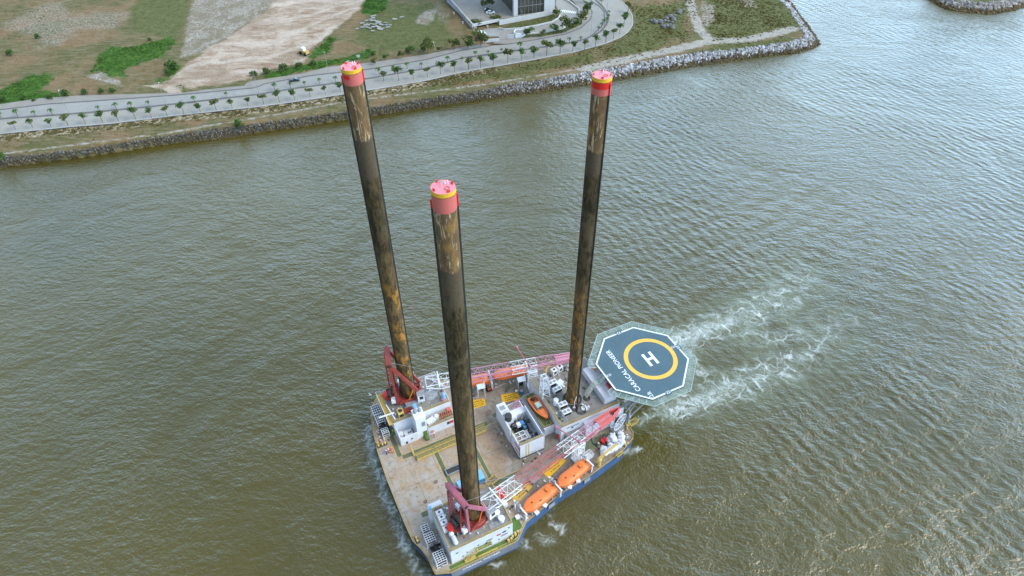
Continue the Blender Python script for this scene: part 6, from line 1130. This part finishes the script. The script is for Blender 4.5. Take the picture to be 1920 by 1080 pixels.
for s_, t_, r_, lb in ((-40.6, 11.9, .55, 'round white drum in the open topped bay of the far deckhouse'), (-31.3, 11.9, .6, 'round white drum on the lower stepped roof')): simple('white_drum', lb, 'drum', s_, t_, 5.65 if s_ < -40 else 6.93, [('body', MB().cyl((0, 0, 0), (0, 0, 1.0), r_, r_, 18), 'white_metal'), ('lid', MB().cyl((0, 0, 1.0), (0, 0, 1.08), r_ * .8), 'bag_white')])
simple('grey_cover', 'grey panelled machine cover on the lower stepped roof', 'machine cover', -33.0, 11.6, 6.93, [('body', MB().box(-1.1, 1.1, -.8, .6, 0, .8), 'bag_white'), ('step', MB().box(-.9, .9, .6, 1.1, 0, .4), 'grey_metal')], .3)
simple('teal_bench', 'grey blue covered bench with valves in the open topped bay', 'bench', -38.9, 11.7, 5.63, [('top', MB().box(-1.0, 1.0, -.8, .8, 0, .5), 'bag_white'), ('valve', MB().cyl((.1, -.3, .5), (.1, -.3, .9), .15).cyl((.6, -.3, .5), (.6, -.3, .9), .15), 'dark_steel')])
cy = simple('gas_bottle', 'x', 'gas bottle', 0, 0, 0, [('bottle', MB().cyl((0, 0, 0), (0, 0, 1.0), .19, .19, 10).ell((0, 0, 1.0), (.19, .19, .16), 10, 5), 'boom_red'), ('valve', MB().cyl((0, 0, 1.12), (0, 0, 1.3), .06, None, 6), 'line_yellow')], 0, 'gas bottles racked on the lower stepped roof')
for i in range(12):
    r_, c_ = divmod(i, 6); q = G(-30.6 + c_ * .52 + r_ * .1, 11.4 + r_ * .6 - c_ * .03, 6.93); lb = 'red brown gas bottle with brass top in the rack on the lower stepped roof'
    if i == 0: cy.location = q; cy['label'] = lb
    else: dup(cy, q, AX, lb)
simple('bottle_rack', 'yellow railed rack around the gas bottles on the lower stepped roof', 'rack', -29.3, 11.7, 6.93, [('rail', MB().rail([(-1.8, -.6, 0), (1.9, -.6, 0), (1.9, .8, 0), (-1.8, .8, 0)], .9, .9, .03, True), 'rail_yellow'), ('tray', MB().box(-1.8, 1.9, -.6, .8, 0, .05), 'dark_steel')])
simple('red_chest', 'small red chest at the end of the lower stepped roof', 'chest', -27.7, 12.5, 6.93, [('body', MB().box(-.5, .5, -.45, .45, 0, .7), 'signal_red'), ('lid', MB().box(-.54, .54, -.49, .49, .7, .78), 'head_red')])
# near-side plates and small boxes along the port edge
pl_ = simple('mooring_plate', 'x', 'deck box', 0, 0, DK, [('box', MB().box(-.45, .45, -.45, .45, 0, .4), 'bag_white'), ('rim', MB().box(-.5, .5, -.5, .5, .4, .46), 'white_metal')], 0, 'small white boxes on the port edge')
for i, (s_, t_, lb) in enumerate(((-24.5, -19.0, 'inner'), (-20.2, -19.9, 'second'), (-17.7, -19.2, 'third'), (-10.4, -17.7, 'fourth'), (-7.9, -17.2, 'fifth'))):
    lb = 'small white box on the port deck edge, ' + ('closest to the bow' if i == 0 else 'closest to the stern' if i == 4 else lb + ' from the bow')
    if i == 0: pl_.location = G(s_, t_, DK); pl_['label'] = lb
    else: dup(pl_, G(s_, t_, DK), AX + .3 * i, lb)
simple('steel_locker', 'grey steel locker between the two yellow pads on the near side', 'locker', -17.0, -12.7, DK, [('body', MB().box(-.9, .9, -.6, .6, 0, 1.0), 'grey_metal'), ('lid', MB().box(-.95, .95, -.65, .65, 1.0, 1.06), 'galvanised')], .25)
# storage reel, bulk bags, hose, cranes at the stern corner
T = sthing('cable_reel', 'huge spoked white cable reel standing on edge at the stern', 'cable reel', 8.2, -8.7, DK, .35)
for y in (-.55, .55):
    m_ = MB().tor((0, y, 3.0), 2.35, .12, 'y', 36, 6)
    for k in range(14): a_ = k * 2 * PI / 14; m_.beam((.35 * math.cos(a_), y, 3 + .35 * math.sin(a_)), (2.35 * math.cos(a_), y, 3 + 2.35 * math.sin(a_)), .1)
    m_.obj('rim', 'bag_white', T)
MB().cyl((0, -.55, 3), (0, .55, 3), .9, .9, 20).obj('drum', 'dark_steel', T); MB().beam((-1.4, 0, 0), (0, 0, 3.0), .3).beam((1.4, 0, 0), (0, 0, 3.0), .3).box(-1.8, 1.8, -1, 1, 0, .2).cyl((0, -.9, 3), (0, .9, 3), .25).obj('stand', 'grey_metal', T)
simple('reel_drive', 'grey davit post with yellow base beside the cable reel', 'davit post', 11.2, -9.0, DK, [('post', MB().beam((0, 0, 0), (.2, .4, 4.6), .4).beam((.2, .4, 4.6), (.9, 1.6, 5.4), .25).cyl((0, .1, 2.6), (.5, .5, 2.8), .45), 'galvanised'), ('base', MB().box(-.6, .6, -.6, .6, 0, .35).beam((-.6, -.4, .4), (-1.2, -1.6, .4), .2), 'rail_yellow')])
simple('outboard_frame', 'yellow tubular frame projecting over the stern edge', 'frame', 12.2, -9.2, DK - .2, [('frame', MB().rail([(-.8, -.8, 0), (1.6, -.5, .1), (1.6, .7, .1), (-.8, .5, 0)], .8, .8, .06, True).beam((-.8, -.8, 0), (1.6, .7, .1), .12).beam((-.8, .5, 0), (1.6, -.5, .1), .12), 'rail_yellow'), ('hinge', MB().box(-1.0, -.7, -.8, .6, -.2, .3), 'dark_steel')])
def bag(label, s, t, z, sc=1.0, first=None):
    if first: return dup(first, G(s, t, z), random.random() * 3, label, sc)
    T = sthing('bulk_bag', label, 'bulk bag', s, t, z, .3, 'white bulk bags heaped at the stern corner'); bm = bmesh.new(); bmesh.ops.create_cube(bm, size=1.25); bmesh.ops.subdivide_edges(bm, edges=bm.edges[:], cuts=4, use_grid_fill=True)
    for v in bm.verts:
        c_ = v.co.copy(); k = 1 / max(1e-3, (abs(c_.x) ** 4 + abs(c_.y) ** 4 + abs(c_.z) ** 4) ** .25) * .62; c_ *= (.35 + .65 * k); c_ *= 1 + .16 * mnoise.noise(v.co * 2.2); c_.z += .58; v.co = c_
    me = bpy.data.meshes.new('sack'); bm.to_mesh(me); bm.free(); me.materials.append(MATS['bag_white']); me.polygons.foreach_set('use_smooth', [True] * len(me.polygons)); o = bpy.data.objects.new('sack', me); COL.objects.link(o); o.parent = T
    MB().tor((.35, .35, 1.1), .2, .04, 'x', 10, 4, 0, PI).tor((-.35, -.35, 1.1), .2, .04, 'x', 10, 4, 0, PI).obj('lifting_loop', 'bag_white', T); return T
bg_ = [(7.7, -10.9, 0, 'white bulk bag under the cable reel, topmost of the two at the right'), (7.2, -12.0, 0, 'white bulk bag at the right below the reel, lower of the two'), (5.6, -10.6, 0, None), (5.5, -12.0, 0, None), (4.3, -11.2, 0, None), (3.8, -12.5, 0, None), (5.6, -13.4, 0, None), (4.3, -13.6, 0, None), (5.0, -11.6, .95, 'white bulk bag lying on top of the heap'), (1.6, -12.9, 0, 'white bulk bag standing apart on the left, larger of the two'), (.9, -13.6, 0, 'white bulk bag standing apart on the left, smaller of the two'), (6.6, -13.0, 0, None), (3.1, -13.6, 0, None)]
B0 = None
for i, (s_, t_, z_, lb) in enumerate(bg_):
    lb = lb or 'creased white bulk bag in the tight heap at the stern corner'; o = bag(lb, s_, t_, DK + z_, random.uniform(.95, 1.25) if i != 10 else .8, B0); B0 = B0 or o
simple('red_pump', 'bright red pump unit on deck beside the white bulk bags', 'pump', 3.1, -10.7, DK, [('housing', MB().box(-.8, .8, -.5, .5, .1, 1.1).ell((.2, -.4, 1.1), (.45, .45, .4)), 'signal_red'), ('motor', MB().cyl((.3, .6, .6), (1.3, .9, .6), .35), 'dark_steel')], .3)
m_ = MB().tor((0, 0, .12), .95, .07, 'z', 26, 5); m_.path([(-.9, .2, .12), (-1.3, 1.2, .12), (-1.1, 2.4, .12), (-.7, 3.3, .3)], .07, 6); o = tag(m_.obj('hose_coil', 'black_rubber'), 'black hose looped once on the deck beside the red pump', 'hose coil'); o.location = G(1.8, -11.3, DK); o.rotation_euler = (0, 0, AX)
T = sthing('deck_crane', 'yellow folding deck crane lying along the port edge by the bulk bags', 'small crane', -1.4, -15.7, DK, .22)
MB().cyl((0, 0, 0), (0, 0, 2.2), .5, .4).ell((0, 0, 2.2), (.65, .55, .6)).obj('pedestal', 'rail_yellow', T); MB().beam((0, .1, 2.5), (1.8, .2, 3.0), .6, .55).beam((1.8, .2, 3.0), (6.2, .2, 3.0), .4, .35).obj('jib', 'rail_yellow', T); MB().box(1.6, 3.4, -.35, -.05, 2.7, 3.0).box(3.7, 5.6, -.35, -.05, 2.7, 3.0).box(1.8, 5.8, .5, .75, 2.75, 2.95).obj('cylinder_guard', 'white_metal', T)
simple('yellow_gate', 'yellow step frame folded at the port edge near the bulk bags', 'frame', 4.4, -15.6, DK - .1, [('frame', MB().rail([(-1, -.3, 0), (1, -.3, 0)], 1.0, .7, .06).rail([(-1, .3, 0), (1, .3, 0)], .8, .7, .06), 'rail_yellow'), ('panel', MB().box(-.9, .9, -.25, .25, 0, .08), 'dark_steel')], .22)
simple('white_basket', 'white open lattice work basket beside the near boom', 'work basket', -2.5, -12.6, DK, [('cage', MB().rail([(-1.1, -.8, 0), (1.1, -.8, 0), (1.1, .8, 0), (-1.1, .8, 0)], 1.3, .5, .045, True), 'white_metal'), ('floor', MB().box(-1.1, 1.1, -.8, .8, 0, .12), 'white_metal')], .2)
simple('crate_pallet', 'flat pallet of pale crates beside the stern end of the near boom', 'pallet', -5.6, -13.5, DK, [('pallet', MB().box(-1.2, 1.2, -.8, .8, 0, .15), 'wood'), ('crate', MB().box(-1.0, .2, -.6, .6, .15, .8), 'bag_white'), ('crate', MB().box(.3, 1.0, -.6, .6, .15, .55), 'galvanised')], .2)
simple('hatch_cover', 'grey hatch lid on the stern corner deck beyond the bulk bags', 'hatch', 8.9, -12.2, DK, [('lid', MB().box(-.6, .6, -.4, .4, 0, .3), 'galvanised'), ('knob', MB().ell((0, 0, .35), (.15, .15, .1)), 'white_metal')])
for s_, t_, lb in ((-5.9, 9.6, 'dark blue barrel near the far boom rest'),): simple('barrel', lb, 'barrel', s_ - 2.2, t_ + 1.9, DK, [('drum', MB().cyl((0, 0, 0), (0, 0, 1.0), .5, .5, 16).tor((0, 0, .35), .5, .04, 'z', 16, 4).tor((0, 0, .7), .5, .04, 'z', 16, 4), 'blue_box'), ('lid', MB().cyl((0, 0, 1.0), (0, 0, 1.04), .45), 'galvanised')])
simple('barrel', 'tan barrel beside the dark blue one', 'barrel', -9.3, 12.1, DK, [('drum', MB().cyl((0, 0, 0), (0, 0, .9), .38, .38, 16), 'line_yellow'), ('lid', MB().cyl((0, 0, .9), (0, 0, .94), .33), 'bag_white')])
for s_, t_, lb in ((-15.2, 16.0, 'rust red winch between the two far davit posts'), (-6.9, 14.2, 'dark winch under the stern side boarding platform'), (-16.0, 16.9, 'dark winch under the bow side boarding platform')): simple('winch', lb, 'winch', s_, t_, DK, [('drum', MB().cyl((-.5, 0, .7), (.5, 0, .7), .45).cyl((-.55, 0, .7), (-.48, 0, .7), .65).cyl((.48, 0, .7), (.55, 0, .7), .65), 'crane_red' if 'red' in lb else 'dark_steel'), ('frame', MB().box(-.7, .7, -.5, .5, 0, .25), 'dark_steel')])
# bollards
bo = simple('bollard', 'x', 'bollard', 0, 0, DK, [('post', MB().cyl((-.35, 0, 0), (-.35, 0, .75), .24).ell((-.35, 0, .75), (.3, .3, .14)).cyl((.35, 0, 0), (.35, 0, .75), .24).ell((.35, 0, .75), (.3, .3, .14)), 'rail_yellow'), ('base', MB().box(-.8, .8, -.4, .4, 0, .08), 'dark_steel')], 0, 'twin mooring bollards round the deck edge')
bl = [(-45.1, 12.4, 'yellow twin bollard on the bow next to the small group of crew'), (-46.4, 12.8, 'twin bollard hard on the bow edge left of the crew'), (-46.4, -14.0, 'twin bollard on the bow edge beside the near grid racks'), (-28.4, -23.0, 'yellow twin bollard at the port corner below the near deckhouse'), (-27.2, -22.6, 'twin bollard right at the port corner beside the other'), (7.5, -13.9, 'twin bollard on the stern port edge by the bulk bags'), (-26.4, -22.2, 'rusty twin bollard on the green corner deck')]
for i, (s_, t_, lb) in enumerate(bl):
    if i == 0: bo.location = G(s_, t_, DK); bo['label'] = lb
    else: dup(bo, G(s_, t_, DK), AX + (PI / 2 if i in (1, 2) else .1), lb)
# edge rail at the bow and port corner as a thing
T = sthing('guard_rail', 'yellow guard rail following the bow and port corner edges', 'guard rail', 0, 0, 0); MB().rail([(-46.1, -16.3, DK), (-45.5, -18.5, DK), (-45.4, -22.4, DK), (-42.5, -23.6, DK), (-27, -23.6, DK), (-23.5, -20.7, DK)], 1.0, 2, .03).obj('rail_run', 'rail_yellow', T); MB().rail([(-45.8, 18, DK), (-44.8, 23.3, DK), (-42, 26.7, DK), (-28, 26.1, DK)], 1.0, 2, .03).obj('rail_run', 'rail_yellow', T)
T = sthing('sunken_grating', 'brown pump housing on the green walkway between far grid rack and deckhouse', 'pump', -42.0, 14.8, DK, 0); MB().box(-.5, .5, -.8, .8, 0, .8).obj('housing', 'deck_green', T); MB().cyl((0, -.2, .8), (0, -.2, 1.3), .2).obj('valve', 'line_yellow', T)
simple('spares_heap', 'small rusty spares and buckets scattered at the bow edge', 'spares', -45.3, 13.9, DK, [('part_box', MB().box(-.6 + .4 * k, -.35 + .4 * k, -.5 + .3 * (k % 3), -.2 + .3 * (k % 3), 0, .3 + .1 * k), 'bag_white' if k % 2 else 'crane_red') for k in range(4)])
# mooring and general clutter: chains and lashings on deck
for k, (s_, t_, lb) in enumerate(((-37.5, -2.6, 'dark flat shackle lying on the open deck left of the nearest leg'), (-41.5, -6.2, 'rusty deck pad eye near the bow walkway corner'))): simple('shackle', lb, 'shackle', s_, t_, DK, [('ring', MB().tor((0, 0, .06), .35, .06, 'z', 14, 5), 'dark_steel'), ('pin', MB().cyl((-.4, 0, .06), (.4, 0, .06), .05, None, 6), 'crane_red')])
# ================================================================== PEOPLE
def person(label, s, t, z, rz, top, legs, helmet, lean=0.0):
    """one continuous body grown over a posed skeleton, with face, fingers, helmet and hi-vis straps"""
    T = sthing('person', label, 'person', s, t, z, rz, 'crew in coveralls on deck'); V = [(0, 0, .98)]; E_ = []; R = [.15]; 
    def ch(a, pts):
        for p_, r_ in pts: V.append(p_); R.append(r_); E_.append((a, len(V) - 1)); a = len(V) - 1
        return a
    ch_ = ch(0, [((.02 + lean * .3, 0, 1.22), .15), ((.03 + lean, 0, 1.42), .155)]); nk = ch(ch_, [((.03 + lean, 0, 1.53), .065), ((.045 + lean, 0, 1.63), .10), ((.04 + lean, 0, 1.73), .095)])
    for sy in (-1, 1):
        ch(0, [((0, sy * .10, .90), .11), ((.04 * sy + .03, sy * .12, .50), .075), ((-.01 + .05 * sy, sy * .13, .10), .05), ((.13 + .05 * sy, sy * .14, .045), .045)])
        h = ch(ch_, [((.02 + lean, sy * .20, 1.40), .07), ((.04 + lean, sy * .26, 1.14), .05), ((.20 + lean, sy * .22, .95), .035), ((.25 + lean, sy * .21, .90), .036)])
        for k in range(4): ch(h, [((.30 + lean, sy * (.175 + .022 * k), .875), .010), ((.335 + lean - .008 * abs(k - 1), sy * (.175 + .022 * k), .845), .009)])
        ch(h, [((.27 + lean, sy * .165, .89), .011), ((.295 + lean, sy * .150, .87), .009)])
    me = bpy.data.meshes.new('body'); me.from_pydata(V, E_, []); o = bpy.data.objects.new('body', me); COL.objects.link(o); md = o.modifiers.new('skin', 'SKIN')
    for i, r_ in enumerate(R): me.skin_vertices[0].data[i].radius = (r_, r_)
    me.skin_vertices[0].data[0].use_root = True; sb = o.modifiers.new('sub', 'SUBSURF'); sb.levels = sb.render_levels = 1; dg = bpy.context.evaluated_depsgraph_get(); me2 = bpy.data.meshes.new_from_object(o.evaluated_get(dg)); bpy.data.objects.remove(o)
    for m_ in (top, legs, 'skin', 'dark_steel'): me2.materials.append(MATS[m_])
    for f in me2.polygons:
        c_ = f.center; f.use_smooth = True; f.material_index = 2 if (c_.z > 1.52 or (abs(c_.y) > .13 and .8 < c_.z < .94 and c_.x > .22)) else 3 if c_.z < .12 else 1 if c_.z < 1.0 else 0
    me2.name = 'body'; b_ = bpy.data.objects.new('body', me2); COL.objects.link(b_); b_.parent = T
    hx = .04 + lean; MB().ell((hx, 0, 1.76), (.135, .125, .10), 14, 6).cyl((hx + .02, 0, 1.735), (hx + .02, 0, 1.755), .165, .15, 14).obj('helmet', helmet, T)
    MB().ell((hx + .10, -.035, 1.68), (.012, .014, .009), 6, 4).ell((hx + .10, .035, 1.68), (.012, .014, .009), 6, 4).ell((hx + .095, 0, 1.60), (.012, .028, .006), 6, 4).obj('face_detail', 'dark_steel', T); MB().ell((hx + .115, 0, 1.645), (.022, .014, .022), 6, 4).ell((hx, .1, 1.655), (.02, .014, .03), 6, 4).ell((hx, -.1, 1.655), (.02, .014, .03), 6, 4).obj('nose_and_ears', 'skin', T)
    MB().tor((.02 + lean * .5, 0, 1.2), .165, .018, 'z', 16, 4).obj('reflective_belt', 'white_metal', T); return T
person('crew member in dark blue coverall and white helmet, leftmost of the group at the bow', -45.4, 9.5, DK, .6, 'blue_box', 'dark_steel', 'white_metal'); person('crew member in orange coverall and white helmet in the middle of the bow group', -44.8, 9.7, DK, -.8, 'orange', 'orange', 'white_metal', .04)
person('crew member in orange coverall and orange helmet at the right of the bow group', -44.0, 10.1, DK, 2.4, 'orange', 'orange', 'orange'); person('crew member in red orange coverall bending forward in the bow group', -43.9, 9.2, DK, 2.9, 'head_red', 'orange', 'signal_red', .16)
person('crew member in red and white coverall with white helmet walking beside the stepped deckhouse', -33.4, 8.9, DK, .2, 'head_red', 'signal_red', 'white_metal', .05)
# gull gliding low over the water by the bow
T = thing('gull', 'white gull gliding over the water left of the far bow', 'gull', (*P(694, 740, 6), 6), .8); T.scale = (.6, .6, .6)
m_ = MB().ell((0, 0, 0), (.38, .12, .11), 10, 6).ell((.4, 0, .05), (.13, .08, .08), 8, 5); m_.add([(-.3, -.06, .02), (-.3, .06, .02), (-.62, .14, .02), (-.62, -.14, .02)], [(0, 1, 2, 3)]); m_.obj('body', 'white_metal', T)
m_ = MB()
for s_ in (-1, 1): m_.add([(.2, s_ * .08, .08), (-.12, s_ * .08, .06), (-.05, s_ * .6, .2), (.22, s_ * .6, .22), (-.25, s_ * 1.25, .1)], [(0, 1, 2, 3), (3, 2, 4)])
m_.obj('wings', 'white_metal', T); MB().cyl((.5, 0, .05), (.62, 0, .03), .03, .008, 6).obj('beak', 'rail_yellow', T)
